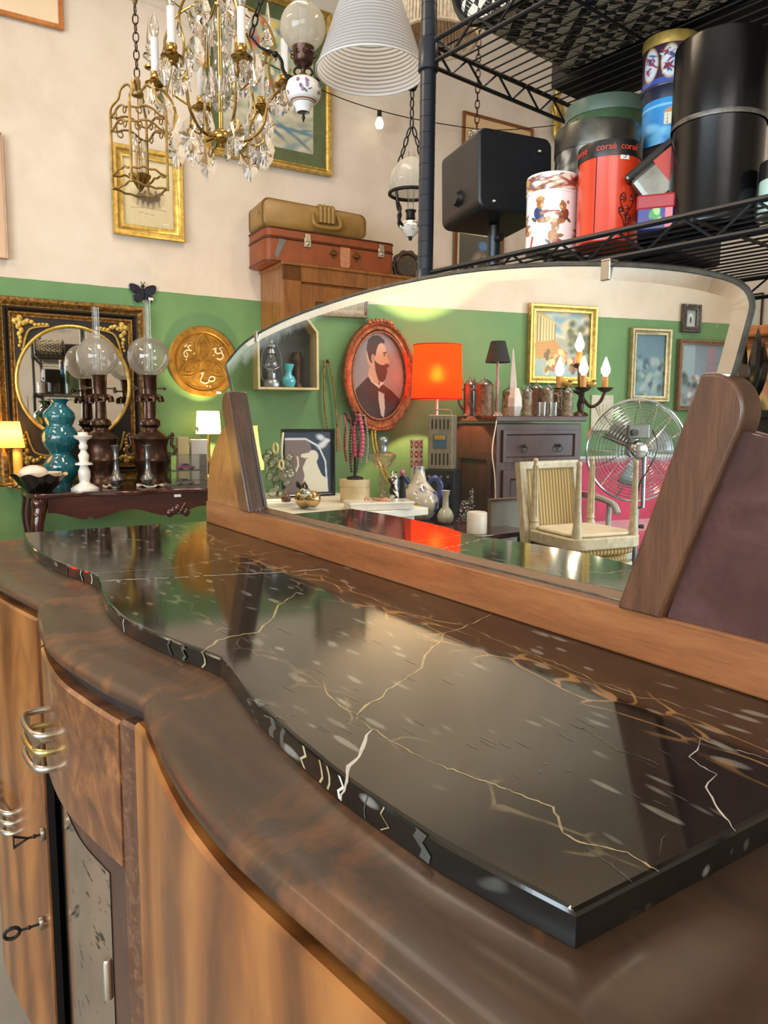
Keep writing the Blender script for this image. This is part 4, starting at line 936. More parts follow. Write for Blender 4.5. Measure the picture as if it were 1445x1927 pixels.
# suitcases
leather = plain('orange_leatherette', C(138, 66, 26), .42, 0, .14, 12, bump=.12, bscale=200); brownp = plain('brown_piping', C(70, 34, 20), .5)
c0 = ROOTM[wd.name] @ Vector((-.09, .05, ZW+.012))
sk = thing('suitcase', 'orange leatherette suitcase with metal clasps on the wardrobe', 'suitcase', c0, WA)
sr_ = W(745, 480, wall=WALL_A, off=.36); SW = (sr_-Vector(c0)).to_2d().length; SH = .205; SD = .33
mb = MB(); mb.prism(rrect(SW, SD, .05, 5, SW/2, SD/2), 0.0, SH*.70, 'xy'); mb.build('case', leather, sk, smooth=40, bevel=.008)
mb = MB(); mb.prism(rrect(SW, SD, .05, 5, SW/2, SD/2), SH*.71, SH, 'xy'); mb.build('lid', leather, sk, smooth=40, bevel=.010)
for z, nm in ((SH*.705, 'piping'), (SH*.985, 'piping'), (.006, 'piping')):
    mb = MB(); mb.tube([(x, y, z) for x, y in rrect(SW+.002, SD+.002, .051, 5, SW/2, SD/2)], .005, 6, True); mb.build(nm, brownp, sk)
for x in (SW*.30, SW*.88):
    mb = MB(); mb.box((x, -.004, SH*.66), (.045, .008, .055)); mb.box((x, -.008, SH*.80), (.035, .008, .045)); mb.ball((x, -.010, SH*.62), .010, 10, 6, (1, .5, 1)); mb.build('clasp', nickel, sk, smooth=40, bevel=.002)
for x in (SW*.50, SW*.68):
    mb = MB(); mb.prism([(x-.032, SH*.44), (x, SH*.60), (x+.032, SH*.44), (x, SH*.28)], -.004, .002); mb.ball((x, -.008, SH*.44), .014, 10, 8, (1, .7, 1)); mb.build('handle_mount', plain('old_brass', C(110, 84, 48), .35, .9), sk, smooth=30)
mb = MB(); mb.prism(rrect(.07, .135, .02, 4, SW*.59, SH*.40), -.0006, .001); mb.build('worn_patch', plain('worn_patch', C(186, 128, 92), .6, 0, .2, 40), sk, smooth=0)
mb = MB(); mb.prism([(.055, .04), (.075, .02), (.13, SH*.66), (.085, SH*.68)], -.002, .001); mb.build('torn_corner', plain('torn_grey', C(120, 116, 110), .6), sk, smooth=0)
tanl = plain('tan_vinyl', C(146, 112, 54), .4, 0, .1, 10, bump=.1, bscale=180)
c1 = ROOTM[wd.name] @ Vector((-.10, .09, ZW+.012+SH+.004)); TW = (W(686, 410, wall=WALL_A, off=.32)-Vector(c1)).to_2d().length
tk = thing('suitcase', 'soft tan suitcase lying on top of the orange one', 'suitcase', c1, WA-.06)
mb = MB(); prof = rrect(TW, .17, .045, 6, TW/2, .085)
rows = []
for y, k in ((0, .94), (.012, .985), (.04, 1), (.24, 1), (.268, .985), (.28, .94)):
    rows.append([(TW/2+(x-TW/2)*k, y, .085+(z-.085)*k*(1-.16*(x/TW)) - .012*(x/TW)) for x, z in prof])
mb.loft(rows, closed=True, cap=True); mb.build('case', tanl, tk, smooth=60)
mb = MB(); 
for y in (.008, .272): mb.tube([(TW/2+(x-TW/2)*.985, y, .085+(z-.085)*.985*(1-.16*(x/TW))-.012*(x/TW)) for x, z in prof], .005, 6, True)
mb.build('piping', plain('tan_piping', C(112, 84, 40), .5), tk)
mb = MB(); mb.tube(catmull([(TW*.47, -.004, .115), (TW*.46, -.03, .06), (TW*.50, -.035, .03), (TW*.68, -.035, .03), (TW*.72, -.03, .06), (TW*.71, -.004, .115)], 5), .013, 8); mb.build('handle', tanl, tk)
mb = MB(); 
for k in range(4): mb.tube(catmull([(TW*(.54+.038*k), .10, .158), (TW*(.54+.038*k), .0, .160), (TW*(.54+.038*k), -.012, .12), (TW*(.54+.038*k), -.012, .06)], 4), .016, 8)
mb.build('strap', tanl, tk)
mb = MB(); mb.tube([(-.004, .06, .10), (-.02, .05, .07)], .004, 6); mb.build('zip_pull', nickel, tk)
# clock on the wardrobe
p, s = at(765, 497, wall=WALL_A, off=.22); p.z = ZW+.01
ck = thing('clock', 'round dark carved clock standing behind the orange suitcase', 'clock', p, WA-.3); R0 = .105
mb = MB(); n = 48; mb.prism([((R0*(1+.05*math.cos(10*2*math.pi*i/n)))*math.cos(2*math.pi*i/n), R0+(R0*(1+.05*math.cos(10*2*math.pi*i/n)))*math.sin(2*math.pi*i/n)) for i in range(n)], -.02, .02); mb.build('case', plain('dark_carved_wood', C(52, 36, 24), .45, 0, .4, 30, bump=.4), ck, smooth=30, bevel=.004)
mb = MB(); mb.ring((0, -.022, R0), R0*.74, .008, 40, 8, 'y'); mb.build('rim', bronze, ck)
mb = MB(); mb.add([(R0*.7*math.cos(2*math.pi*i/32), -.0215, R0+R0*.7*math.sin(2*math.pi*i/32)) for i in range(32)], [tuple(range(32))[::-1]]); mb.build('dial', plain('dark_dial', C(40, 30, 22), .4, 0, .3, 40), ck, smooth=0, recalc=False)
mb = MB()
for i in range(12):
    a = 2*math.pi*i/12; mb.tube([(R0*.5*math.cos(a), -.0225, R0+R0*.5*math.sin(a)), (R0*.63*math.cos(a), -.0225, R0+R0*.63*math.sin(a))], .002, 4)
mb.ring((0, -.0225, R0), R0*.565, .002, 32, 4, 'y'); mb.build('numeral_ring', gold_dull, ck); MB().tube([(0, -.024, R0), (.03, -.024, R0+.03)], .002, 4).tube([(0, -.024, R0), (-.012, -.024, R0+.055)], .0016, 4).build('hands', gold_dull, ck)
# white dish beyond the post, on the wardrobe's far end
p = ROOTM[wd.name] @ Vector((WWd-.0, .16, ZW+.012)); wr2 = W(835, 500, wall=WALL_A, off=.2)
fx = thing('cabinet', 'plain brown cabinet beyond the wardrobe', 'cabinet', ROOTM[wd.name] @ Vector((WWd+.04, .02, 0)), WA)
MB().box((.35, .19, ZW/2-.03), (.68, .36, ZW-.06)).build('carcass', oakb, fx, smooth=0, bevel=.004); MB().box((.35, .004, ZW/2-.1), (.6, .014, ZW-.3)).build('door', oakb, fx, smooth=0, bevel=.004); MB().ball((.62, -.012, 1.1), .014, 10, 8).build('knob', brass, fx)
p, s = at(838, 503, wall=WALL_A, off=.22); p.z = ZW-.059
t = thing('tureen', 'white china dish standing on the cabinet by the wire shelf post', 'dish', p, 0)
MB().lathe([(0, 0), (.05, 0), (.06, .012), (.10, .05), (.115, .07), (.12, .075), (.11, .075), (.05, .02), (0, .015)], 28).build('bowl', white_china, t, smooth=60); MB().lathe([(0, .10), (.03, .098), (.09, .084), (.112, .076)], 28).ball((0, 0, .108), .014, 10, 8).build('lid', white_china, t, smooth=60)

# ---------------------------------------------------------------- things hanging from the ceiling
def chain(mb, a, b, link=.03, r=.0022, w=.008):
    a, b = Vector(a), Vector(b); d = b-a; n = max(2, int(d.length/(link*.8))); t = d.normalized(); x = t.orthogonal().normalized(); y = t.cross(x)
    for i in range(n):
        c = a+d*((i+.5)/n); u = x if i % 2 else y
        mb.tube([c+t*(link/2*math.cos(q))+u*(w*math.sin(q)) for q in [2*math.pi*k/10 for k in range(10)]], r, 5, True)
    return mb
crys = glass('crystal', (1, 1, 1, 1), 0.0, 1.5)
def crystal_mesh(kind):
    mb = MB()
    if kind == 'drop': mb.lathe([(0, 0), (.0025, -.004), (.004, -.012), (.009, -.03), (.012, -.042), (.009, -.052), (0, -.058)], 8, ell=(1, .5))
    elif kind == 'plaque':
        n = 26; out = [((.019*(.55+.45*math.sin(math.pi*min(1, .12+.88*(.5-.5*math.cos(a)))))+.0016*math.cos(9*a))*math.sin(a), -.036+.036*math.cos(a)) for a in [2*math.pi*i/n for i in range(n)]]
        k = len(mb.v); mb.add([(0, -.007, -.04)]+[(x, 0, z) for x, z in out]+[(0, .007, -.04)], [(0, 1+i, 1+(i+1) % n) for i in range(n)]+[(n+1, 1+(i+1) % n, 1+i) for i in range(n)])
    elif kind == 'spear': mb.lathe([(0, 0), (.005, -.006), (.0065, -.02), (.0025, -.085), (0, -.09)], 6, ell=(1, .8))
    elif kind == 'spire': mb.lathe([(0, 0), (.014, .002), (.016, .010), (.007, .016), (.010, .024), (.026, .036), (.027, .044), (.012, .056), (.016, .064), (.018, .072), (.008, .080), (.013, .088), (.013, .10), (.003, .172), (0, .176)], 10)
    elif kind == 'bead': mb.ball((0, 0, -.008), .008, 8, 5)
    return mb
CRY = {}
def crystal(root, kind, loc, yaw=0.0, sc=1.0, tilt=0.0):
    if kind not in CRY: o = crystal_mesh(kind).build('crystal_'+kind, crys, root, smooth=0); CRY[kind] = o
    else: o = CRY[kind].copy(); COL.objects.link(o); o.parent = root
    o.location = loc; o.rotation_euler = (tilt, 0, yaw); o.scale = (sc, sc, sc); return o
hub, hs = at(416, 268, D=2.6)
ch = thing('chandelier', 'brass crystal chandelier with white candle sleeves and hanging glass drops', 'chandelier', hub, face(hub))
mb = MB(); mb.lathe([(0, -.016), (.010, -.014), (.006, -.006), (.012, 0), (.026, .004), (.030, .012), (.030, .030), (.024, .036), (.009, .042), (.007, .05), (.007, .50), (0, .50)], 20); mb.build('stem', brass, ch, smooth=50)
MB().lathe([(0, .10), (.018, .105), (.030, .125), (.022, .15), (.012, .165), (.018, .20), (.028, .24), (.016, .29), (.010, .33), (.017, .37), (.022, .40), (.009, .44), (0, .44)], 12).build('glass_column', thin('crystal_column', (.94, .95, .95, 1), .25), ch, smooth=30)
mb = MB(); chain(mb, (0, 0, .50), (0, 0, H-hub.z-.04), .05, .003, .011); mb.lathe([(.05, H-hub.z-.002), (.045, H-hub.z-.03), (.012, H-hub.z-.05), (0, H-hub.z-.05)], 18); mb.build('chain', brass, ch)
sleeve = plain('white_candle_sleeve', C(226, 226, 228), .4, 0, .03); bulbg = thin('candle_bulb_glass', (.96, .95, .92, 1), .16, .12, C(240, 232, 214))
RA, HC = .225, .185
for k in range(6):
    a = math.radians(-90+(-42+60*k)); c, s_ = math.cos(a), math.sin(a); P3 = lambda r, z: (r*c, r*s_, z)
    mb = MB(); mb.tube(catmull([P3(.02, .018), P3(.06, .004), P3(.11, .015), P3(.15, .06), P3(.165, .12), P3(.195, .165), P3(RA, HC-.008)], 5), .0055, 7)
    mb.tube(catmull([P3(.09, .006), P3(.12, -.012), P3(.15, .005), P3(.145, .03)], 4), .004, 6); mb.tube(catmull([P3(.19, .16), P3(.17, .25), P3(.19, .33), P3(.14, .42), P3(.03, .47)], 5), .0045, 6)
    arm = mb.build('arm', brass, ch)
    mb = MB(); mb.lathe([(0, HC-.02), (.008, HC-.016), (.010, HC-.008), (.034, HC), (.037, HC+.006), (.014, HC+.004), (.014, HC+.016), (.020, HC+.02), (.015, HC+.026), (.018, HC+.036), (.016, HC+.044), (0, HC+.044)], 18, P3(RA, 0)); mb.build('candle_cup', brass, arm, smooth=50)
    MB().lathe([(0, HC+.04), (.0135, HC+.04), (.0135, HC+.155), (0, HC+.155)], 14, P3(RA, 0)).build('candle_sleeve', sleeve, arm, smooth=50)
    MB().lathe([(.008, HC+.155), (.015, HC+.172), (.017, HC+.19), (.012, HC+.215), (.004, HC+.235), (0, HC+.24)], 14, P3(RA, 0)).build('bulb', bulbg, arm, smooth=60)
    for j in range(4):
        b = a+2*math.pi*j/4; crystal(ch, 'drop' if j % 2 else 'plaque', (RA*c+.035*math.cos(b), RA*s_+.035*math.sin(b), HC), rnd.uniform(-.5, .5), rnd.uniform(1.2, 1.5))
    crystal(ch, 'plaque', P3(.155, .03), rnd.uniform(-.6, .6), 1.7); crystal(ch, 'spear', P3(.16, .22), a, 1.3, .15)
    crystal(ch, 'drop', P3(.10, -.0), a, .9); crystal(ch, 'drop', P3(.19, .33), a, 1.1)
    crystal(ch, 'plaque', P3(.08, .455), rnd.uniform(-.5, .5), 1.5); crystal(ch, 'plaque', P3(.12, .30), rnd.uniform(-.5, .5), 1.6); crystal(ch, 'drop', P3(.05, .22), rnd.uniform(-.5, .5), 1.6)
    crystal(ch, 'spear', P3(.05, .36), a+.3, 1.1)
for px, py in ((283, 128), (504, 100)):
    q = ROOTM[ch.name].inverted() @ W(px, py, D=2.62); crystal(ch, 'spire', q, 0, .95)
    mb = MB(); mb.tube(catmull([tuple(q), (q.x*.9, q.y*.9, q.z-.04), (q.x*.7, q.y*.7, q.z-.09), (q.x*.4, q.y*.5, q.z-.14)], 4), .0045, 6); mb.lathe([(0, -.006), (.02, -.002), (.022, .004), (0, .002)], 14, tuple(q)); mb.build('spire_bracket', brass, ch)
crystal(ch, 'plaque', (.13, -.03, .03), .3, 1.7); crystal(ch, 'drop', (.02, -.035, -.004), 0, 1.2); crystal(ch, 'plaque', (-.16, -.06, .07), .2, 1.8); crystal(ch, 'plaque', (-.09, -.04, .0), .1, 1.5); crystal(ch, 'spear', (.10, -.02, .03), .1, 1.3, .1)
# brass lantern
lc, ls = at(264, 355, D=2.45)
ln = thing('lantern', 'square brass lantern with two candle bulbs on a chain', 'lantern', lc, face(lc)+.5)
LW, LH = .128, .235
mb = MB()
for sx in (-1, 1):
    for sy in (-1, 1): mb.tube([(sx*LW/2, sy*LW/2, -.005), (sx*LW/2, sy*LW/2, LH)], .0055, 6)
mb.build('uprights', gold_dull, ln)
for z, nm in ((.0, 'bottom_rail'), (.04, 'bottom_rail'), (LH-.012, 'top_rail'), (LH-.055, 'top_rail')):
    mb = MB()
    for ax in (0, 1):
        for sg in (-1, 1):
            pts = [(-LW/2, 0), (-LW*.3, .004), (-LW*.16, .014), (0, .018 if nm[0] == 't' else .010), (LW*.16, .014), (LW*.3, .004), (LW/2, 0)]
            if nm[0] == 'b': pts = [(x, (h*.8 if z > .01 else -h*.5)) for x, h in pts]
            mb.tube(catmull([((x, sg*LW/2, z+h) if ax == 0 else (sg*LW/2, x, z+h)) for x, h in pts], 4), .0038, 6)
            if nm[0] == 't':
                for q in (-.25, .25): mb.ring(((q*LW, sg*LW/2, z-.002) if ax == 0 else (sg*LW/2, q*LW, z-.002)), .010, .0026, 14, 5, 'y' if ax == 0 else 'x')
    mb.build(nm, gold_dull, ln)
mb = MB()
for k in range(4):
    a = math.pi/4+k*math.pi/2; c, s_ = math.cos(a), math.sin(a); r0 = LW*.707
    mb.tube(catmull([(r0*c, r0*s_, LH), (r0*.95*c, r0*.95*s_, LH+.02), (r0*.7*c, r0*.7*s_, LH+.045), (r0*.6*c, r0*.6*s_, LH+.075), (r0*.35*c, r0*.35*s_, LH+.09), (.012*c, .012*s_, LH+.07)], 4), .0045, 6)
mb.lathe([(0, LH+.05), (.018, LH+.054), (.020, LH+.062), (.010, LH+.07), (.011, LH+.10), (.006, LH+.112), (0, LH+.112)], 14); mb.build('crown', gold_dull, ln)
mb = MB(); mb.lathe([(0, -.012), (.006, -.006), (.010, .0), (.024, .022), (.034, .036), (.036, .042), (0, .040)], 18); mb.tube([(0, 0, .04), (0, 0, LH+.06)], .002, 5); mb.build('candle_tray', brass, ln, smooth=50)
for x, dz in ((-.016, .008), (.016, -.006)):
    MB().lathe([(0, .04), (.0095, .04), (.0095, .10+dz), (0, .10+dz)], 12, (x, 0, 0)).build('candle_sleeve', plain('ivory_sleeve', C(216, 186, 146), .4), ln, smooth=50)
    MB().lathe([(.006, .10+dz), (.012, .118+dz), (.011, .135+dz), (.004, .158+dz), (0, .164+dz)], 12, (x, 0, 0)).build('bulb', bulbg, ln, smooth=60)
mb = MB(); chain(mb, (0, 0, LH+.112), (0, 0, .565), .034, .0024, .009); mb.build('chain', bronze, ln)
mb = MB(); mb.lathe([(0, .565), (.006, .57), (.012, .59), (.030, .625), (.032, .632), (.016, .638), (.006, .645), (.006, H-lc.z), (0, H-lc.z)], 18); mb.build('ceiling_rod', gold_dull, ln, smooth=50)
# hanging oil lamp with porcelain font
oc_, os_ = at(571, 232, D=2.0); U = lambda y: (W(571, y, D=2.0).z-oc_.z)
hl = thing('hanging_oil_lamp', 'hanging oil lamp with frosted globe and flowered porcelain font', 'lamp', oc_, face(oc_)); s = os_
mb = MB(); mb.lathe([(0, 0), (2*s, U(226)), (3.5*s, U(222)), (2*s, U(217)), (3*s, U(214)), (0, U(213))], 12); mb.build('finial', black_iron, hl, smooth=60)
P = Paint(150, 60, C(236, 236, 234)); rr = random.Random(4)
for cx in (.06, .28, .50, .72, .93):
    for k in range(7):
        x, y = cx+rr.uniform(-.065, .065), .60+rr.uniform(-.13, .16); col = rr.choice([C(140, 92, 150), C(126, 56, 84), C(150, 110, 170)])
        for q in range(5): a = q*1.257; P.ell(x+.010*math.cos(a), y+.042*math.sin(a), .007, .028, col, 0, .4)
        P.ell(x, y, .005, .02, C(210, 160, 80))
    for k in range(5): P.ell(cx+rr.uniform(-.08, .08), .55+rr.uniform(-.14, .18), .010, .035, C(70, 86, 60), rr.uniform(-60, 60), .4)
P.rect(0, .245, 1, .26, C(60, 40, 36)); P.rect(0, .285, 1, .31, C(150, 90, 60))
fp = [(12, 213), (15, 205), (20, 197), (28, 190), (33, 180), (33, 172), (29, 160), (20, 153), (8, 150)]
def fprof(t):
    i = t*(len(fp)-1); j = min(int(i), len(fp)-2); return lerp(fp[j][0], fp[j+1][0], i-j)*s
mb = MB(); wrap(mb, P, 1, U(213), U(150), prof=lambda t: float(np.interp(U(213)+t*(U(150)-U(213)), [U(y) for r, y in fp], [r*s for r, y in fp]))); mb.build('porcelain_font', picture_mat('glazed_print', .12, .5), hl, smooth=70)
mb = MB(); mb.lathe([(0, U(153)), (5*s, U(152)), (4*s, U(140)), (6*s, U(133)), (16*s, U(128)), (19*s, U(122)), (20*s, U(101)), (21*s, U(98)), (0, U(100))], 20)
for k in range(9):
    a = 2*math.pi*k/9; mb.ring((20*s*math.cos(a), 20*s*math.sin(a), U(111)), 4*s, 1.2*s, 10, 5, 'y')
mb.build('burner', bronze, hl, smooth=50)
mb = MB()
for sg in (-1, 1):
    mb.tube(catmull([(sg*3*s, 0, U(146)), (sg*14*s, 0, U(154)), (sg*30*s, 0, U(150)), (sg*38*s, 0, U(138)), (sg*40*s, 0, U(124)), (sg*48*s, 0, U(113)), (sg*62*s, 0, U(108)), (sg*80*s, 0, U(101)), (sg*96*s, 0, U(84))], 5), [lerp(4.6, 2.2, i/40)*s for i in range(41)], 7)
    mb.tube(catmull([(sg*4*s, 0, U(134)), (sg*13*s, 0, U(134)), (sg*17*s, 0, U(142)), (sg*11*s, 0, U(148))], 4), 2.2*s, 6); mb.ball((sg*52*s, 0, U(112)), 6*s, 10, 8)
mb.build('scroll_arms', black_iron, hl)
mb = MB(); g0 = U(100); gc = U(62); R_ = 42*s; n_ = 18
mb.lathe([(R_*math.sin(a), gc-R_*math.cos(a)*(1.0)) for a in [lerp(.48, math.pi-.30, i/n_) for i in range(n_+1)]], 32); mb.build('globe', thin('frosted_hanging_globe', (.92, .92, .90, 1), .12, .55, C(224, 218, 204)), hl, smooth=60)
MB().lathe([(9*s, U(98)), (11*s, U(60)), (11*s, U(20)), (10*s, U(-40))], 18).build('chimney', clear, hl, smooth=60)
top = H-oc_.z
for sg in (-1, 1):
    mb = MB(); chain(mb, (sg*96*s, 0, U(84)), (sg*20*s, 0, U(-180)), .034, .0026, .008); mb.build('chain', black_iron, hl)
mb = MB(); mb.ring((0, 0, U(-180)), 22*s, 2.5*s, 18, 6, 'y'); chain(mb, (0, 0, U(-195)), (0, 0, top), .034, .0026, .008); mb.build('hook', black_iron, hl)
# white ribbed cone shade and the woven rope shade
p, s = at(697, 137, D=1.75); t = thing('pendant_shade', 'white ribbed cone pendant lampshade beside the shelf post', 'lamp', p, face(p))
mb = MB(); prof = []
for k in range(61): prof.append((lerp(102, 30, k/60)*s*(1+.010*math.cos(math.pi*k)), k/60*.255))
mb.lathe(prof, 44); mb.build('shade', shade_mat('ribbed_white', C(226, 226, 230), .55, (C(190, 188, 186), 38)), t, smooth=30)
mb = MB(); mb.ring((0, 0, .002), 102*s, .0022, 48, 6); mb.build('rim', white_china, t); mb = MB(); mb.lathe([(0, .20), (.014, .20), (.014, .26), (.032*1.0, .256), (.03, .262), (.004, .27), (.0025, H-p.z), (0, H-p.z)], 12); mb.build('cord', white_china, t)
p, s = at(818, 76, D=2.05); t = thing('pendant_shade', 'natural rope-wound drum lampshade behind the shelf post', 'lamp', p, face(p))
mb = MB(); n = 70
for k in range(n):
    a = 2*math.pi*k/n; mb.tube([(78*s*math.cos(a), 78*s*math.sin(a), 0), (72*s*math.cos(a+.03), 72*s*math.sin(a+.03), .21)], .0052, 5)
rope = plain('natural_rope', C(206, 186, 158), .8, 0, .2, 80); mb.build('rope_winding', rope, t)
MB().ring((0, 0, 0), 78*s, .006, 48, 6).build('hoop', rope, t); MB().ring((0, 0, .21), 72*s, .006, 48, 6).build('hoop', rope, t); mb = MB(); mb.tube([(-72*s, 0, .205), (72*s, 0, .205)], .004, 5); mb.tube([(0, 0, .1), (0, 0, H-p.z)], .004, 6); mb.build('cord', rope, t)
# black iron lamp with white dome beyond the post
p, s = at(772, 452, D=3.3); V = lambda y: (W(772, y, D=3.3).z-p.z)
t = thing('hanging_oil_lamp', 'black iron hanging lamp with white dome shade, partly behind the post', 'lamp', p, face(p))
MB().lathe([(3*s, 0), (4*s, V(448)), (0, V(446))], 10).build('finial', black_iron, t)
P = Paint(90, 30, C(236, 234, 228)); P.dabs(26, (0, .35, 1, .8), (.016, .07), [C(150, 60, 56), C(90, 100, 60), C(180, 120, 90)], 3)
mb = MB(); q = [(6, 446), (16, 436), (21, 428), (18, 420), (8, 416)]; wrap(mb, P, 1, V(446), V(416), prof=lambda f: float(np.interp(lerp(V(446), V(416), f), [V(y) for r, y in q], [r*s for r, y in q]))); mb.build('font', picture_mat('glazed_print'), t, smooth=70)
mb = MB(); mb.lathe([(0, V(417)), (9*s, V(414)), (8*s, V(404)), (11*s, V(398)), (0, V(396))], 14)
for k in range(4):
    a = math.pi/4+k*math.pi/2; c, s_ = math.cos(a), math.sin(a); mb.tube(catmull([(6*s*c, 6*s*s_, V(418)), (20*s*c, 20*s*s_, V(428)), (32*s*c, 32*s*s_, V(416)), (27*s*c, 27*s*s_, V(400)), (34*s*c, 34*s*s_, V(388)), (38*s*c, 38*s*s_, V(370))], 4), 2.8*s, 6)
mb.ring((0, 0, V(368)), 40*s, 3.4*s, 36, 6); mb.build('iron_cage', black_iron, t)
MB().lathe([(40*s, V(366)), (42*s, V(352)), (37*s, V(330)), (24*s, V(312)), (10*s, V(304))], 32).build('dome_shade', thin('opal_dome', (.95, .95, .94, 1), .1, .7, C(232, 228, 218)), t, smooth=60); MB().lathe([(6*s, V(398)), (7*s, V(340)), (6*s, V(290))], 14).build('chimney', clear, t)
mb = MB()
for k in range(2):
    sg = -1 if k else 1; chain(mb, (sg*38*s, 0, V(366)), (sg*3*s, 0, V(250)), .045, .0035, .010)
chain(mb, (0, 0, V(250)), (0, 0, V(182)), .045, .0035, .010); mb.build('chain', black_iron, t)
MB().lathe([(0, V(186)), (7*s, V(184)), (11*s, V(176)), (3*s, V(172)), (.004, H-p.z), (0, H-p.z)], 14).build('ceiling_rod', black_iron, t)
p, s = at(897, 246, D=4.2); t = thing('crystal_pendant', 'small glass drop hanging on a chain in front of the pale print', 'pendant', p, 0); n = 10
mb = MB(); chain(mb, (0, 0, 0), (0, 0, H-p.z), .05, .004, .012); mb.build('chain', bronze, t); mb = MB()
for k in range(6): a = k*1.047; mb.ball((.035*math.cos(a), .035*math.sin(a), -.02), .022, 8, 6)
mb.build('glass_drops', thin('crystal_column'), t)

# ---------------------------------------------------------------- black wire shelving with the tins
Q0 = W(800, 515, Y=.80); Q1 = W(1445, 372, Z=Q0.z); SA = math.atan2(Q1.y-Q0.y, Q1.x-Q0.x)
ZS = Q0.z; ZU = W(798, 87, Y=.80).z
wire = plain('black_wire', C(30, 31, 34), .38, .3, .08); postm = plain('blue_black_post', C(44, 48, 56), .32, .4, .06)
sh = thing('wire_shelving', 'black wire shelving unit behind the sideboard mirror', 'shelf', (Q0.x, Q0.y, 0), SA)
SHX, SHD = 1.22, .46
for x in (0, SHX):
    for y in (0, SHD):
        mb = MB(); mb.lathe([(0, .0), (.0135, .0), (.0135, 2.35), (.010, 2.36), (0, 2.36)], 18, (x, y, 0))
        for k in range(90): mb.ring((x, y, .03+.0254*k), .0134, .0006, 16, 4)
        po = mb.build('post', postm, sh, smooth=50)
        for z in (.25, .9, ZS, ZU): MB().lathe([(.014, -.046), (.0175, -.044), (.0165, .004), (.014, .006)], 18, (x, y, z)).build('collar', postm, po, smooth=50)
def truss(mb, a, b, n, drop):
    a, b = Vector(a), Vector(b); mb.tube([a, b], .0042, 7); d = Vector((0, 0, -drop)); mb.tube([a+d, b+d], .0036, 7)
    pts = [a.lerp(b, i/n) + (d if i % 2 else Vector((0, 0, 0))) for i in range(n+1)]; mb.tube(pts, .0024, 5)
for z in (.25, .9, ZS, ZU):
    mb = MB(); dp = .034
    for y in (0, SHD): truss(mb, (.014, y, z), (SHX-.014, y, z), 26, dp)
    for x in (0, SHX): truss(mb, (x, .014, z), (x, SHD-.014, z), 11, dp)
    mb.build('rack_rim', wire, sh)
    mb = MB()
    for k in range(1, 19): mb.tube([(.005, SHD*k/19, z-.003), (SHX-.005, SHD*k/19, z-.003)], .0016, 5)
    for k in range(1, 5): mb.tube([(SHX*k/5, .0, z-.006), (SHX*k/5, SHD, z-.006)], .0028, 6)
    mb.build('wire_deck', wire, sh)
def shelf_pt(px, py, y, z=None):
    """point on the shelf level at pixel column PX, Y metres behind the shelf's front edge"""
    a = np.array([Q0.x, Q0.y]) + y*np.array([-math.sin(SA), math.cos(SA)]); dv = np.array([math.cos(SA), math.sin(SA)])
    p, s = at(px, py, wall=(tuple(a), tuple(a+dv))); zz = z if z is not None else ZS+.002
    nz = lambda yy: W(px, yy, wall=(tuple(a), tuple(a+dv))).z; return Vector((p.x, p.y, zz)), s, nz
def tin(px, w, y0, y1, yoff, label, paint, mat, lid=None, lidmat=None, z=None, group=None, nm='tin', extra=None, rough=.3):
    """px centre column, w width, y0/y1 rows of top and foot, yoff depth on the shelf"""
    p, s, nz = shelf_pt(px, (y0+y1)/2, yoff, z); r = w*s/2; dd = math.hypot(p.x, p.y); h = CAM.z+(nz(y0)-CAM.z)*(dd-r)/dd-p.z
    t = thing(nm, label, 'tin', p, face(p), group); h1 = h if lid is None else h-lid
    if paint is not None: mb = MB(); wrap(mb, paint, r, .003, h1, -1.9, 1.9); mb.build('printed_side', picture_mat('tin_print', .25, .4), t, smooth=60, recalc=False)
    mb = MB(); mb.lathe([(0, 0), (r*.99, 0), (r*1.005, .003), (r*.995, .006), (r*.995, h1-.003), (r, h1), (0, h1)], 40); mb.build('can', mat, t, smooth=40)
    if lid:
        mb = MB(); mb.lathe([(r*1.02, h1-.002), (r*1.025, h1+.002), (r*1.025, h-.004), (r*1.01, h), (r*.97, h), (r*.95, h-.003), (0, h-.003)], 40); mb.build('lid', lidmat or mat, t, smooth=40)
    return t, p, s, r, h, h1
def text_on(t, txt, r, z, size, ang, mat, name='lettering', depth=.0004):
    """raised letters bent round a can of radius R, ANG radians right of the front"""
    cu = bpy.data.curves.new('letters', 'FONT'); cu.body = txt; cu.size = size; cu.align_x = 'CENTER'; cu.extrude = depth; cu.resolution_u = 3
    ob = bpy.data.objects.new('letters', cu); COL.objects.link(ob); bpy.context.view_layer.update()
    me = bpy.data.meshes.new_from_object(ob.evaluated_get(bpy.context.evaluated_depsgraph_get())); COL.objects.unlink(ob); bpy.data.objects.remove(ob)
    vs = []
    for v in me.vertices:
        a = -math.pi/2+ang+v.co.x/r; rr_ = r+depth+v.co.z; vs.append((rr_*math.cos(a), rr_*math.sin(a), z+v.co.y))
    fs = [tuple(p_.vertices) for p_ in me.polygons]; bpy.data.meshes.remove(me)
    mb = MB(); mb.add(vs, fs); return mb.build(name, mat, t, smooth=0, recalc=False)
tinm = plain('bare_tin', C(120, 118, 110), .28, .85, .25, 20)
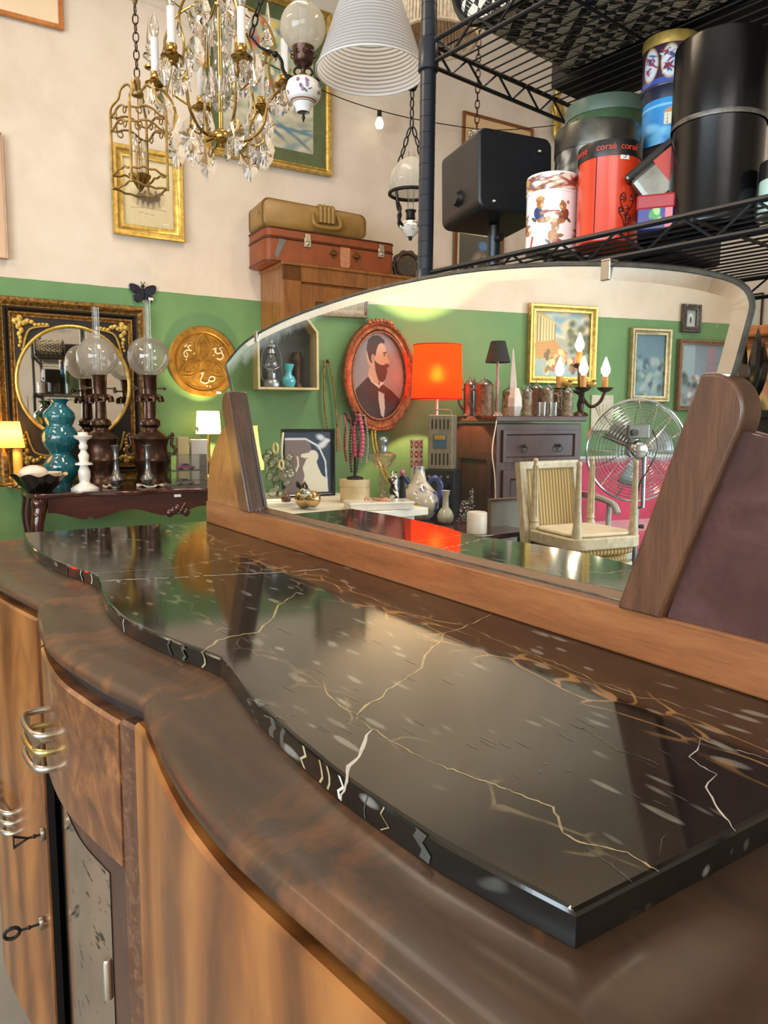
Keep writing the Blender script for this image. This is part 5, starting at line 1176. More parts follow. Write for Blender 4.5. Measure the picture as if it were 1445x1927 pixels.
# bears tin
P = Paint(190, 120, C(232, 230, 228)); rr = random.Random(8)
def bear(x, y, k, coat, flip=1):
    b = C(156, 104, 58); d = C(96, 58, 34)
    P.ell(x, y, .050*k, .11*k, coat, 10*flip); P.ell(x+.012*flip*k, y+.15*k, .036*k, .075*k, b); P.ell(x-.02*k, y+.215*k, .014*k, .03*k, b); P.ell(x+.04*k, y+.215*k, .014*k, .03*k, b)
    P.ell(x+.03*flip*k, y+.13*k, .016*k, .03*k, C(206, 166, 116)); P.ell(x+.008*flip*k, y+.165*k, .005*k, .012*k, d); P.ell(x+.05*flip*k, y+.02*k, .045*k, .03*k, b, 20*flip)
    P.ell(x+.045*flip*k, y-.10*k, .06*k, .045*k, b, -10*flip); P.ell(x+.09*flip*k, y-.09*k, .022*k, .045*k, C(206, 166, 116)); P.ell(x-.05*flip*k, y-.07*k, .018*k, .05*k, C(60, 70, 40), 30)
bear(.36, .60, 1.15, C(44, 58, 110)); bear(.62, .56, 1.05, C(120, 60, 50), -1); P.line([(.42, .63), (.56, .63)], .03, C(160, 50, 44)); P.rect(.34, .84, .40, .90, C(190, 140, 60))
bear(.52, .18, 1.1, C(176, 120, 70)); P.ell(.56, .1, .05, .05, C(150, 60, 60)); bear(.16, .40, 1.0, C(150, 50, 50)); bear(.84, .30, 1.0, C(60, 90, 60), -1); P.line([(.27, .05), (.29, .22)], .03, C(170, 40, 40))
LP = Paint(160, 16, C(222, 214, 200)); LP.dabs(60, (0, 0, 1, 1), (.03, .25), [C(150, 60, 50), C(170, 110, 70), C(220, 200, 170), C(70, 70, 120), C(210, 170, 60), C(120, 50, 40)], 6)
t, p, s, r, h, h1 = tin(1039, 96, 322, 478, .055, 'white cylindrical tin printed with teddy bears', P, plain('white_tin', C(232, 230, 228), .25, 0, .03, coat=.4), .026)
mb = MB(); wrap(mb, LP, r*1.03, h1+.001, h-.003, -1.9, 1.9); mb.build('lid_print', picture_mat('tin_print'), t, smooth=60, recalc=False)
# orange red tin with a black banded lid
redm = plain('orange_red_enamel', C(204, 58, 28), .28, 0, .08, 8, coat=.3)
t, p, s, r, h, h1 = tin(1145, 114, 262, 463, .075, 'tall orange-red cylindrical tin with black banded lid', None, redm, .020, plain('black_lid', C(26, 24, 26), .3))
redl = plain('red_letters', C(204, 60, 40), .4, 0, 0)
for a in (-1.05, -.12, .62): text_on(t, 'corsé', r*1.027, h1+.0055, .0125, a, redl)
lab = MB(); lab.add([(r*1.004*math.cos(a), r*1.004*math.sin(a), z) for z in (h*.80, h*.855) for a in (-math.pi/2+.32, -math.pi/2+.42, -math.pi/2+.52, -math.pi/2+.62)], [(0, 1, 5, 4), (1, 2, 6, 5), (2, 3, 7, 6)]); lab.build('price_sticker', white_tag, t, smooth=0, recalc=False)
text_on(t, '5', r*1.005, h*.812, .011, .46, plain('grey_ink', C(110, 110, 140), .5, 0, 0), 'price_figure', .0002)
mb = MB(); ink = plain('dark_red_ink', C(90, 24, 14), .4, 0, 0)
def onc(x, z): a = -math.pi/2+x; return (r*1.002*math.cos(a), r*1.002*math.sin(a), z*h)
def curl(x, z, k, sg): return [(x+sg*k*q*math.cos(6.0*q)*.5, z+k*q*math.sin(6.0*q)*.35) for q in [i/14 for i in range(15)]]
for st in ([(.55, .10), (.58, .2), (.50, .3), (.40, .36), (.38, .44), (.50, .47), (.55, .41), (.48, .38)], [(.58, .2), (.66, .3), (.78, .34), (.84, .41), (.76, .46), (.70, .40)], [(.55, .12), (.46, .22), (.36, .27), (.34, .32), (.42, .33)], [(.6, .16), (.74, .22), (.8, .20)], [(.44, .05), (.50, .12), (.55, .10)], [(.72, .05), (.64, .13), (.58, .10)]):
    mb.tube(catmull([onc(x, z) for x, z in st], 4), .0009, 4)
for x, z in ((.44, .42), (.60, .33), (.78, .42), (.52, .27), (.68, .24), (.62, .18), (.40, .30)): mb.ball(onc(x, z), .0032, 6, 4, (1, .4, 1))
mb.build('flower_print', ink, t)
MB().tube([(r*1.001*math.cos(-math.pi/2-.42), r*1.001*math.sin(-math.pi/2-.42), .004), (r*1.001*math.cos(-math.pi/2-.42), r*1.001*math.sin(-math.pi/2-.42), h1)], .0007, 4).build('seam', ink, t)
# big silver-black round tin with a blue roundel, green fruit tin behind it
P = Paint(120, 60, C(70, 68, 64), C(54, 52, 50)).grain(.3, 3, 4); P.ell(.44, .40, .065, .36, C(224, 228, 232)); P.ell(.44, .40, .055, .30, C(70, 130, 190)); P.ell(.44, .40, .033, .19, C(196, 196, 190)); P.ell(.60, .60, .06, .30, C(190, 206, 216)); P.ell(.60, .60, .045, .22, C(80, 130, 180)); P.rect(.64, .2, .9, .75, C(150, 176, 190)); P.dabs(30, (.1, .75, .9, 1), (.03, .06), [C(150, 146, 136), C(40, 40, 40)], 4)
tin(1120, 152, 222, 480, .17, 'large dark metal round tin with a blue and white roundel', P, tinm, .035, plain('tarnished_lid', C(92, 90, 84), .3, .8, .35, 26))
P = Paint(120, 70, C(60, 84, 54), C(84, 104, 78)); P.dabs(40, (0, .1, 1, .95), (.035, .10), [C(66, 130, 60), C(40, 74, 44), C(90, 140, 70)], 5); P.dabs(22, (.45, .0, .8, .6), (.022, .09), [C(226, 150, 60), C(216, 130, 50), C(236, 176, 90), C(150, 60, 60)], 6, .3)
tin(1138, 150, 176, 490, .355, 'tall green tin printed with leaves and fruit', P, plain('green_tin', C(84, 104, 84), .35, 0, .1), .024, plain('green_lid', C(92, 108, 92), .35, 0, .1))
# leaning rectangular tin, with the blue tin and the purple tin stacked on it
p, s, nz = shelf_pt(1246, 400, .11); hb = nz(255)-p.z
t = thing('tin', 'tilted rectangular tin with red and silver faces beside the tall black canister', 'tin', Vector((p.x, p.y, p.z+.034)), face(p))
TL = ((.0, 0, .045), (0, -.66, 0)); mb = MB().at(*TL); mb.box((0, 0, 0), (.075, .09, .055)); mb.build('tin_body', tinm, t, smooth=0, bevel=.008)
mb = MB().at(*TL); mb.box((.018, -.0455, 0), (.036, .002, .050)); mb.build('red_panel', plain('red_panel', C(176, 44, 34), .3), t, smooth=0)
mb = MB().at(*TL); mb.box((0, 0, .030), (.079, .094, .012)); mb.build('lid', blk, t, smooth=0, bevel=.004)
P = Paint(60, 40, C(40, 44, 130), C(44, 40, 120)); P.rect(0, .82, 1, 1, C(170, 34, 44)); P.rect(.78, 0, 1, .8, C(220, 110, 120)); P.dabs(8, (.35, .15, .6, .6), (.08, .14), [C(120, 190, 90), C(150, 210, 120), C(70, 140, 70)], 3, .3); P.rect(0, .76, 1, .80, C(220, 216, 206))
p, s, nz = shelf_pt(1234, 420, .06); w_ = 64*s; h_ = nz(374)-p.z
t = thing('tin', 'small blue square tin with red lid below the tilted tin', 'tin', p, SA+.5); MB().box((0, 0, h_/2), (w_, w_, h_)).build('tin_body', plain('blue_tin', C(40, 44, 130), .3), t, smooth=0, bevel=.003)
mb = MB(); sheet(mb, P, w_-.004, h_-.004, -w_/2-.0006, 0, h_/2); mb.build('printed_face', picture_mat('tin_print'), t, smooth=0, recalc=False)
MB().box((0, 0, h_-.010), (w_+.003, w_+.003, .02)).build('lid', plain('red_lid', C(160, 30, 40), .3), t, smooth=0, bevel=.003)
# a box behind carries the stacked round tins
p, s, nz = shelf_pt(1262, 400, .27); zb = nz(292)
tag(MB().at(p, (0, 0, SA)).box((0, 0, (zb-p.z)/2), (.115, .13, zb-p.z)).build('tin_box', plain('dark_tin_box', C(34, 30, 30), .35, .3), smooth=0, bevel=.006), 'dark square tin box under the stacked blue and purple tins', 'tin')
P = Paint(120, 60, C(44, 140, 200), C(40, 120, 190)).grain(.1, 3, 4); P.rect(0, .80, 1, .86, C(120, 190, 226)); P.rect(.44, .42, .70, .66, C(226, 216, 186)); P.poly([(.43, .66), (.71, .66), (.66, .78), (.47, .76)], C(186, 140, 96))
for i in range(5):
    for j in range(3): P.ell(.47+.05*i, .46+.07*j, .008, .022, C(90, 100, 120))
P.dabs(14, (.3, .05, .8, .4), (.06, .10), [C(120, 190, 226), C(80, 170, 216), C(60, 150, 200)], 5)
t, p1, s1, r1, h1_, _ = tin(1262, 104, 156, 292, .27, 'round blue tin showing a white house, in the middle of its stack', P, plain('blue_round_tin', C(44, 130, 196), .3), .018, plain('navy_lid', C(28, 36, 56), .3), z=zb+.001)
P = Paint(140, 60, C(58, 34, 58)).grain(.1, 2); P.rect(0, 0, 1, .14, C(60, 80, 160))
for cx in (.30, .50, .70):
    P.ell(cx, .52, .088, .42, C(190, 160, 110)); P.ell(cx, .52, .078, .37, C(196, 206, 220)); P.dabs(30, (cx-.055, .28, cx+.055, .78), (.012, .07), [C(176, 50, 56), C(220, 220, 226), C(60, 80, 120), C(140, 40, 60)], int(cx*10), .4)
tin(1262, 100, 56, 156, .27, 'round purple tin with oval scenes and gold lid, top of its stack', P, plain('purple_tin', C(58, 34, 58), .3), .016, gold_leaf, z=zb+.001+h1_+.001)
# tall black canister, teal tin beside it, pale tin at the edge
t, p, s, r, h, h1 = tin(1352, 164, 50, 420, .10, 'tall glossy black canister, largest on the wire shelf', None, plain('black_japanned_tin', C(9, 9, 10), .22, 0, .2, bump=.05, bscale=30, Specular_IOR_Level=.35), .10, None)
MB().lathe([(r*1.028, h1-.004), (r*1.036, h1-.001), (r*1.028, h1+.002)], 40).build('seam', plain('worn_seam', C(96, 92, 86), .4, .5, .4, 60), t)
pc = plain('pale_green_tin', C(176, 206, 196), .3, 0, .05)
tin(1478, 90, 292, 400, .10, 'pale green tin at the right end of the tins', None, pc, .02, plain('black_lid', C(26, 24, 26), .3))
# speaker on a short stand
p, s, nz = shelf_pt(928, 490, .16); Z9 = lambda y: nz(y)-p.z
spk = plain('black_speaker_plastic', C(24, 25, 28), .42, 0, .05, bump=.03, bscale=300)
st_ = thing('speaker_stand', 'short black pole stand on a flat plate, under the black speaker', 'stand', p, SA)
MB().box((-.05, .02, .006), (.17, .14, .010)).build('base_plate', spk, st_, smooth=0, bevel=.003)
MB().lathe([(0, .01), (.0125, .01), (.0125, Z9(446)), (0, Z9(446))], 16).build('lower_tube', plain('grey_black_tube', C(52, 58, 66), .3, .5), st_, smooth=50)
MB().lathe([(0, Z9(448)), (.010, Z9(448)), (.010, Z9(426)), (0, Z9(426))], 16).build('upper_tube', spk, st_, smooth=50)
MB().at((.012, -.006, Z9(452))).lathe([(0, 0), (.006, 0), (.007, .012), (0, .014)], 12, ax='x').build('clamp_screw', spk, st_)
bz = Z9(428); sp = thing('speaker', 'black box speaker on its short pole stand', 'speaker', Vector((p.x, p.y, p.z+bz)), face(p, turn=31))
SWd, SDp, SHt = .150, .140, .136
mb = MB().at((0, 0, SHt/2+.004), (math.radians(-3), 0, 0)); mb.prism(rrect(SWd, SHt, .016, 5), -SDp/2, SDp/2, 'xz'); mb.build('cabinet', spk, sp, smooth=40, bevel=.004)
mb = MB().at((0, 0, SHt/2+.004)); mb.lathe([(0, 0), (.012, 0), (.015, .010), (.013, .012), (0, .012)], 18, (-SWd/2-.010, 0, -.03), 'x'); mb.build('knob', spk, sp)
MB().at((0, 0, SHt/2+.004)).ball((.045, -SDp/2-.003, .045), .004, 8, 6).build('screw', nickel, sp)
MB().at((0, 0, SHt/2+.004)).ball((-.045, -SDp/2-.003, -.05), .004, 8, 6).build('screw', nickel, sp)
# on the upper shelf: houndstooth bag and hammered trays
n = NT('houndstooth_cloth'); v = n.coord((1, 1, 1), (.6, .5, .75)); ck1 = n.new('ShaderNodeTexChecker'); ck1.inputs['Scale'].default_value = 52; n.link(v, ck1.inputs['Vector'])
nz1 = n.noise(n.coord((1, 1, 1)), 90, 2); wv = n.new('ShaderNodeTexWave'); wv.inputs['Scale'].default_value = 60; wv.inputs['Distortion'].default_value = 1.2; n.link(v, wv.inputs['Vector'])
f = n.math('ADD', n.math('MULTIPLY', ck1.outputs['Fac'], .55), n.math('MULTIPLY', wv.outputs['Fac'], .5)); f = n.math('ADD', f, n.math('MULTIPLY', nz1, .25))
n.col(n.ramp(f, [(.60, C(20, 19, 20)), (.66, C(214, 206, 190))])); n.set(Roughness=.9); n.bump(wv.outputs['Fac'], .5, .003); hound = n.m
bl = thing('fabric_bag', 'black and white houndstooth bag lying on the upper wire shelf', 'bag', ROOTM[sh.name] @ Vector((.035, .036, ZU+.002)), SA)
mb = MB(); mb.prism(rrect(.40, .16, .075, 7, .20, .080), -.012, .24, 'xz'); mb.build('bag_body', hound, bl, smooth=40, bevel=.012)
mb = MB(); mb.tube([(x, -.012, z) for x, z in rrect(.40, .16, .075, 7, .20, .080)], .006, 6, True); mb.build('piping', black_iron, bl); mb = MB(); mb.tube([(x, .24, z) for x, z in rrect(.40, .16, .075, 7, .20, .080)], .006, 6, True); mb.build('piping', black_iron, bl)
darkbx = plain('black_card', C(14, 14, 15), .6)
tag(MB().at(ROOTM[sh.name] @ Vector((.27, .365, ZU+.002)), (0, 0, SA)).box((0, 0, .06), (.50, .14, .12)).build('box', darkbx, smooth=0, bevel=.005), 'flat black box at the back of the upper wire shelf', 'box')
ham = plain('hammered_metal', C(150, 138, 108), .34, .8, .3, 30, bump=.8, bscale=160)
for i, (x, y, lab) in enumerate(((.62, .13, 'hammered metal tray on the upper wire shelf beside the houndstooth bag'), (.99, .16, 'hammered metal tray at the far end of the upper wire shelf'))):
    t = thing('tray', lab, 'tray', ROOTM[sh.name] @ Vector((x, y, ZU+.002)), SA, 'hammered trays')
    MB().prism(rrect(.34, .24, .03, 5), 0, .008, 'xy').build('tray_plate', ham, t, smooth=30, bevel=.003); mb = MB(); mb.tube([(a, b, .012) for a, b in rrect(.34, .24, .03, 5)], .008, 6, True); mb.build('rim', ham, t)
tag(MB().at(ROOTM[sh.name] @ Vector((.80, .36, ZU+.002)), (0, 0, SA)).box((0, 0, .08), (.50, .16, .16)).build('box', plain('brown_card', C(112, 96, 70), .7), smooth=0, bevel=.005), 'brown box at the back of the upper wire shelf behind the trays', 'box')

# ---------------------------------------------------------------- far right: hutch, print and palm leaf sculpture
p, s = at(1425, 770, D=3.6); hz = W(1425, 617, D=3.6).z
hu = thing('hutch', 'tall reddish wooden hutch with painted panel at the far right', 'cabinet', (p.x, p.y, 0), math.radians(-8))
redw = wood('red_oak', [C(120, 64, 26), C(166, 96, 46), C(186, 120, 64)], (3, 3, .5), .35, .3, 1.0, 6, .5)
MB().box((.36, .22, hz/2), (1.0, .36, hz)).build('carcass', redw, hu, smooth=0, bevel=.004); MB().box((.36, .02, hz-.02), (1.06, .10, .05)).build('cornice', redw, hu, smooth=0, bevel=.01)
P = Paint(40, 60, C(196, 160, 96), C(206, 176, 116)).grain(.08, 3); P.dabs(22, (.3, .2, .7, .8), (.05, .05), [C(160, 110, 90), C(110, 110, 70), C(190, 130, 110)], 2)
mb = MB(); frame_mb(mb, .30, .46, .03, .016, PROF, hz-.30, .034); mb.build('door_frame', redw, hu, smooth=30)
mb = MB(); sheet(mb, P, .26, .42, .030, 0, hz-.30); mb.build('painted_panel', picture_mat(), hu, smooth=0, recalc=False)
for k in range(3): MB().box((.40, .03, hz-.26-.13*k), (.42, .03, .012)).build('shelf_board', redw, hu, smooth=0)
dk = thing('side_cabinet', 'low black cabinet in front of the hutch', 'cabinet', (p.x+.35*.6, p.y-.42, 0), math.radians(-8)); zk = W(1425, 778, D=3.3).z
MB().box((0, 0, zk/2), (.9, .40, zk)).build('carcass', darkbx, dk, smooth=0, bevel=.006); MB().box((0, 0, zk-.008), (.94, .44, .03)).build('top', blk, dk, smooth=0, bevel=.004)
q = Vector((p.x+.02, p.y-.42, zk+.0075)); q, s = at(1412, 770, D=3.25); q.z = zk+.0075
pl_ = thing('leaf_sculpture', 'glossy black leaf sculpture standing on the low black cabinet', 'sculpture', q, face(q))
MB().lathe([(0, 0), (.05, 0), (.045, .02), (.012, .03), (0, .03)], 18).build('foot', blk, pl_)
for k, (dx, tilt_, hgt, w_) in enumerate(((-12, -.10, 118, 9), (4, .02, 146, 12), (12, .10, 120, 10))):
    mb = MB(); rows = []
    for i in range(13):
        f = i/12; w = w_*s*math.sin(math.pi*min(1, .08+.92*f))**.8*(1 if f < .97 else .2); c = dx*s*f*1.2+18*s*math.sin(math.pi*f)*(-.5 if k == 0 else .4 if k == 2 else 0); z = .02+hgt*s*f
        rows.append([(c-w, -.02*math.sin(math.pi*f), z), (c, -.035*math.sin(math.pi*f)-.004, z+.01), (c+w, -.02*math.sin(math.pi*f), z), (c, .004, z+.006)])
    mb.loft(rows, closed=True, cap=True); mb.build('leaf', blk, pl_, smooth=30)
P = Paint(30, 50, C(190, 196, 190), C(200, 206, 200)).grain(.05, 3); P.ell(.5, .35, .2, .25, C(120, 126, 126), 0, .7); P.line([(.5, .1), (.45, .6)], .03, C(130, 130, 126))
a_ = W(1406, 585, Y=5.9); b_ = W(1433, 585, Y=5.9); z1 = W(1420, 552, Y=5.9).z; z0 = W(1420, 616, Y=5.9).z
t = thing('framed_print', 'thin black framed botanical print on the far cream wall above the hutch', 'picture', ((a_.x+b_.x)/2-.04, 5.92, z0), 0); w_ = b_.x-a_.x+.08
mb = MB(); frame_mb(mb, w_, z1-z0, .014, .02, PROF); mb.build('frame', blk, t, smooth=30); mb = MB(); mb.box((0, -.004, (z1-z0)/2), (w_-.02, .004, z1-z0-.02)); mb.build('mount', plain('cream_mount'  , C(214, 200, 160), .7), t, smooth=0)
mb = MB(); sheet(mb, P, w_*.66, (z1-z0)*.74, -.0075, 0, (z1-z0)/2); mb.build('picture', picture_mat(), t, smooth=0, recalc=False)

# ---------------------------------------------------------------- the room in front of the sideboard, as the mirror shows it
WB, WC = WALL_B, WALL_C
def rt(px, py, Z): return at(px, py, True, Z=Z)
def rd(px, py, D): return at(px, py, True, D=D)
def rz_at(px, y, D): return rd(px, y, D)[0].z
T1, T2 = .80, .64
# tables carrying the display
twhite = plain('white_painted_wood', C(222, 216, 204), .5, 0, .05)
a1 = W(500, 955, True, Z=T1)
tb = thing('display_table', 'white painted table against the green wall under the oval portrait', 'table', (-3.74, -.51, 0), math.pi/2, R=False)
MB().box((0, 0, T1-.02), (.90, 1.20, .04)).build('table_top', twhite, tb, smooth=0, bevel=.004)
MB().box((0, 0, T1-.09), (.80, 1.08, .10)).build('apron', twhite, tb, smooth=0)
for sx in (-.38, .38):
    for sy in (-.52, .52): MB().box((sx, sy, (T1-.14)/2), (.06, .06, T1-.14)).build('leg', twhite, tb, smooth=0)
lt_p = W(815, 968, True, Z=T2)
tb2 = thing('low_table', 'low dark wooden table in front of the tall dresser', 'table', (-3.50, -1.32, 0), .0)
MB().box((0, 0, T2-.015), (1.0, .58, .03)).build('table_top', mahog, tb2, smooth=0, bevel=.004)
for sx in (-.46, .46):
    for sy in (-.25, .25): MB().box((sx, sy, (T2-.03)/2), (.05, .05, T2-.03), .9).build('leg', mahog, tb2, smooth=0)
# wall niche with its three things
nl, s = at(485, 690, True, wall=WB, off=.19); nr = W(600, 690, True, wall=WB, off=.19)
nz0 = W(540, 733, True, wall=WB, off=.19).z; nz1 = W(545, 592, True, wall=WB, off=.19).z; nw = (nr-nl).to_2d().length; nh = nz1-nz0
q = W(485, 690, True, wall=WB, off=.002); A0 = along(WB, True)
dv = Vector((WB[1][0]-WB[0][0], WB[1][1]-WB[0][1])).normalized(); nrm = Vector((-dv.y, dv.x)); nrm = nrm if nrm.x > 0 else -nrm
nb = Vector((nl.x-nrm.x*.19, nl.y-nrm.y*.19, nz0))
ni = thing('wall_niche', 'grey-lined wall box shelf with a clipped corner on the green wall', 'shelf', nb, A0, R=True)
shp = [(0, 0), (nw, 0), (nw, nh-.10), (nw-.08, nh), (0.08, nh), (0, nh-.10)]
th = .014; n_ = len(shp)
ins_ = [(.014, .014), (nw-.014, .014), (nw-.014, nh-.105), (nw-.085, nh-.014), (.085, nh-.014), (.014, nh-.105)]
mb = MB(); mb.loft([[(x, -.003, z) for x, z in shp], [(x, -.19, z) for x, z in shp], [(x, -.19, z) for x, z in ins_], [(x, -.02, z) for x, z in ins_]], closed=True)
mb.build('box_shell', plain('cream_box_paint', C(206, 188, 140), .5), ni, smooth=0)
mb = MB(); mb.add([(x, -.02, z) for x, z in ins_], [tuple(range(n_))]); mb.build('back_panel', plain('dark_grey_lining', C(92, 96, 96), .7), ni, smooth=0, recalc=False)
def in_niche(lx, ly): return ROOTM[ni.name] @ Vector((lx, ly if not FLIP[ni.name] else -ly, .0145))
glasst = thin('lantern_glass', (.9, .92, .94, 1), .2)
steel = plain('grey_steel', C(150, 156, 164), .32, .85, .2, 20)
p = in_niche(nw*.27, -.10); t = thing('lantern', 'grey metal hurricane lantern standing in the wall box shelf', 'lantern', p, face(p, True), R=True); s_ = nh*.92
MB().lathe([(0, 0), (.055, 0), (.06, .02), (.05, .05), (.03, .06), (.03, .09), (0, .09)], 20).build('tank', steel, t, smooth=50)
MB().lathe([(.028, .09), (.045, .13), (.044, .17), (.028, .21)], 18).build('globe', glasst, t, smooth=60)
MB().lathe([(0, .30), (.012, .30), (.014, .28), (.034, .27), (.036, .255), (.022, .25), (.03, .23), (.036, .215), (.03, .21), (0, .21)], 18).build('chimney_cap', steel, t, smooth=50)
mb = MB()
for sg in (-1, 1): mb.tube(catmull([(sg*.05, 0, .04), (sg*.066, 0, .08), (sg*.06, 0, .2), (sg*.034, 0, .265)], 5), .006, 6)
mb.build('side_tubes', steel, t); MB().tube(catmull([(-.06, 0, .17), (-.05, -.05, .13), (0, -.075, .11), (.05, -.05, .13), (.06, 0, .17)], 5), .002, 5).build('bail', steel, t)
p = in_niche(nw*.53, -.13); t = thing('vase', 'small light blue glass vase in the wall box shelf', 'vase', p, 0, R=True)
MB().lathe([(0, 0), (.030, 0), (.036, .006), (.044, .03), (.046, .045), (.038, .068), (.022, .082), (.020, .10), (.034, .135), (.038, .15), (.034, .148), (.016, .10), (0, .095)], 26).build('vase_body', plain('sky_blue_glass', C(80, 176, 196), .15, 0, .1, coat=.5), t, smooth=60)
p = in_niche(nw*.72, -.055); t = thing('tiki_figure', 'brown carved wooden figure behind the light blue vase', 'figure', p, 0, R=True); brw = plain('brown_carved', C(74, 46, 26), .45, 0, .3, 40, bump=.3)
MB().lathe([(0, 0), (.05, 0), (.046, .02), (.028, .035), (.026, .06), (.032, .10), (.026, .13), (.028, .15), (.036, .17), (.036, .20), (.028, .215), (.032, .23), (0, .235)], 14).build('body', brw, t, smooth=50); MB().ball((-.014, -.03, .185), .008, 8, 6).ball((.014, -.03, .185), .008, 8, 6).tube([(-.018, -.032, .165), (.018, -.032, .165)], .004, 5).build('face', brw, t)
# textured relief picture just below the mirror's top edge
P = Paint(90, 40, C(150, 136, 112)).grain(.5, 4, 3).grain(.3, 9, 2); P.rect(0, .06, 1, .12, C(176, 160, 130))
wall_frame('relief_picture', 598, 691, 510, 597, 'speckled relief picture on the green wall above the portrait', 'picture', .02, .02, plain('relief_frame', C(140, 124, 98), .6, 0, .3, 60, bump=.4), P, WB, True)
# oval portrait
P = Paint(150, 200, C(120, 132, 146), C(146, 156, 168)).grain(.05, 4, 4)
P.ell(.7, .5, .5, .6, C(150, 150, 156), 0, 1.6)
skin = C(206, 178, 156); hair = C(50, 42, 42); suit = C(30, 26, 28); shd = C(176, 146, 128)
P.poly([(-.05, -.05), (-.02, .22), (.10, .36), (.24, .45), (.34, .51), (.50, .46), (.60, .40), (.74, .34), (.90, .24), (1.02, .10), (1.02, -.05)], suit)
P.poly([(.30, .50), (.34, .60), (.46, .56), (.54, .46), (.48, .40), (.40, .42)], skin)
P.poly([(.35, .52), (.40, .43), (.52, .40), (.54, .47), (.60, .42), (.50, .37), (.36, .44)], C(222, 222, 222))
P.poly([(.50, .38), (.60, .36), (.62, .14), (.60, .03), (.55, .06), (.50, .24)], C(206, 204, 204))
P.poly([(.40, .40), (.50, .36), (.62, .40), (.60, .30), (.50, .335), (.42, .30)], suit)
P.ell(.45, .74, .17, .165, skin); P.poly([(.54, .88), (.62, .84), (.645, .77), (.66, .72), (.705, .665), (.69, .645), (.655, .64), (.66, .60), (.63, .56), (.50, .58), (.40, .70)], skin)
P.poly([(.32, .70), (.28, .80), (.31, .90), (.40, .955), (.52, .95), (.61, .90), (.615, .865), (.55, .87), (.50, .85), (.47, .80), (.45, .74), (.42, .70), (.40, .66), (.36, .64)], hair)
P.ell(.40, .70, .030, .042, skin); P.ell(.402, .70, .016, .025, shd)
P.poly([(.42, .68), (.45, .66), (.52, .63), (.60, .625), (.68, .615), (.675, .595), (.655, .585), (.665, .555), (.63, .47), (.57, .43), (.50, .45), (.45, .55)], hair)
P.ell(.655, .625, .045, .014, hair, -12); P.ell(.615, .76, .035, .010, hair, 8); P.ell(.61, .735, .020, .009, C(70, 56, 50), 0, .4)
p, s = at(711, 708, True, wall=WB, off=.03); por = thing('portrait', 'oval gilt-framed portrait of a bearded man in a dark suit with bow tie', 'portrait', p, A0, R=True)
rx, rz_ = 68*s/math.cos(math.radians(20)), 102*s
por_gilt = plain('carved_bronze_gilt', C(150, 92, 52), .38, .55, .4, 40, bump=.7, bscale=60)
mb = MB(); rows = []
for u, t_ in ((1.0, 0), (1.0, .6), (.97, .95), (.92, 1.0), (.86, .7), (.80, .72), (.755, .5), (.74, .3), (.74, .05)):
    rows.append([(rx*(u+(0.0))*math.cos(2*math.pi*i/64)*(1 if u > .9 else 1-(1-u)*.22), -.055*t_, rz_*(1-(1-u)*.80)*math.sin(2*math.pi*i/64)) for i in range(64)])
mb.loft(rows, closed=True)
for sg in (-1, 1):
    for k in range(-3, 4): mb.ball((k*.026, -.05, sg*(rz_*.985-.004*k*k*.4)), .022, 8, 6, (1, .6, .8))
mb.build('oval_frame', por_gilt, por, smooth=40)
mb = MB(); mb.ring((0, -.04, 0), 1.0, .006, 56, 6, 'y', (rx*.74, rz_*.79)); mb.build('bead', plain('red_gilt_bead', C(160, 90, 50), .35, .5, .4, 60), por)
mb = MB(); nu, nv = P.nu, P.nv; cols = P.cols(); vs = []; 
for j in range(nv):
    for i in range(nu):
        u, v = 2*i/(nu-1)-1, 2*j/(nv-1)-1; vs.append((rx*.75*u*math.sqrt(max(0, 1-v*v/2)), -.012, rz_*.81*v*math.sqrt(max(0, 1-u*u/2))))
# squeeze the square picture into the oval, straight up and across
vs = [(rx*.75*(2*i/(nu-1)-1), -.012, rz_*.81*(2*j/(nv-1)-1)) for j in range(nv) for i in range(nu)]
keep = lambda f: sum((vs[k][0]/(rx*.76))**2+(vs[k][2]/(rz_*.82))**2 for k in f)/4 < 1.0
fs = [f for f in [(j*nu+i, j*nu+i+1, (j+1)*nu+i+1, (j+1)*nu+i) for j in range(nv-1) for i in range(nu-1)] if keep(f)]
mb.add(vs, fs, cols); mb.build('painted_oval', picture_mat('varnished_picture', .5, .0), por, smooth=0, recalc=False)
# bead string on the wall
p, s = at(616, 680, True, wall=WB, off=.02); t = thing('necklace', 'gold bead necklace hanging on the green wall left of the portrait', 'necklace', p, A0, R=True); mb = MB()
for k in range(46):
    f = k/45; a = (-.02-.03*math.sin(math.pi*f)+.05*f, -.012, -f*.60); b = (.01+.03*math.sin(math.pi*f)*.6+.05*f, -.012, -f*.60)
    mb.ball(a, .0085, 6, 4); mb.ball(b, .0085, 6, 4)
gb = mb.build('bead_string', gold_dull, t, smooth=60); gb['kind'] = 'stuff'
MB().lathe([(0, -.02), (.006, -.02), (.012, -.012), (.012, 0)], 10, ax='y').build('hook', bronze, t)
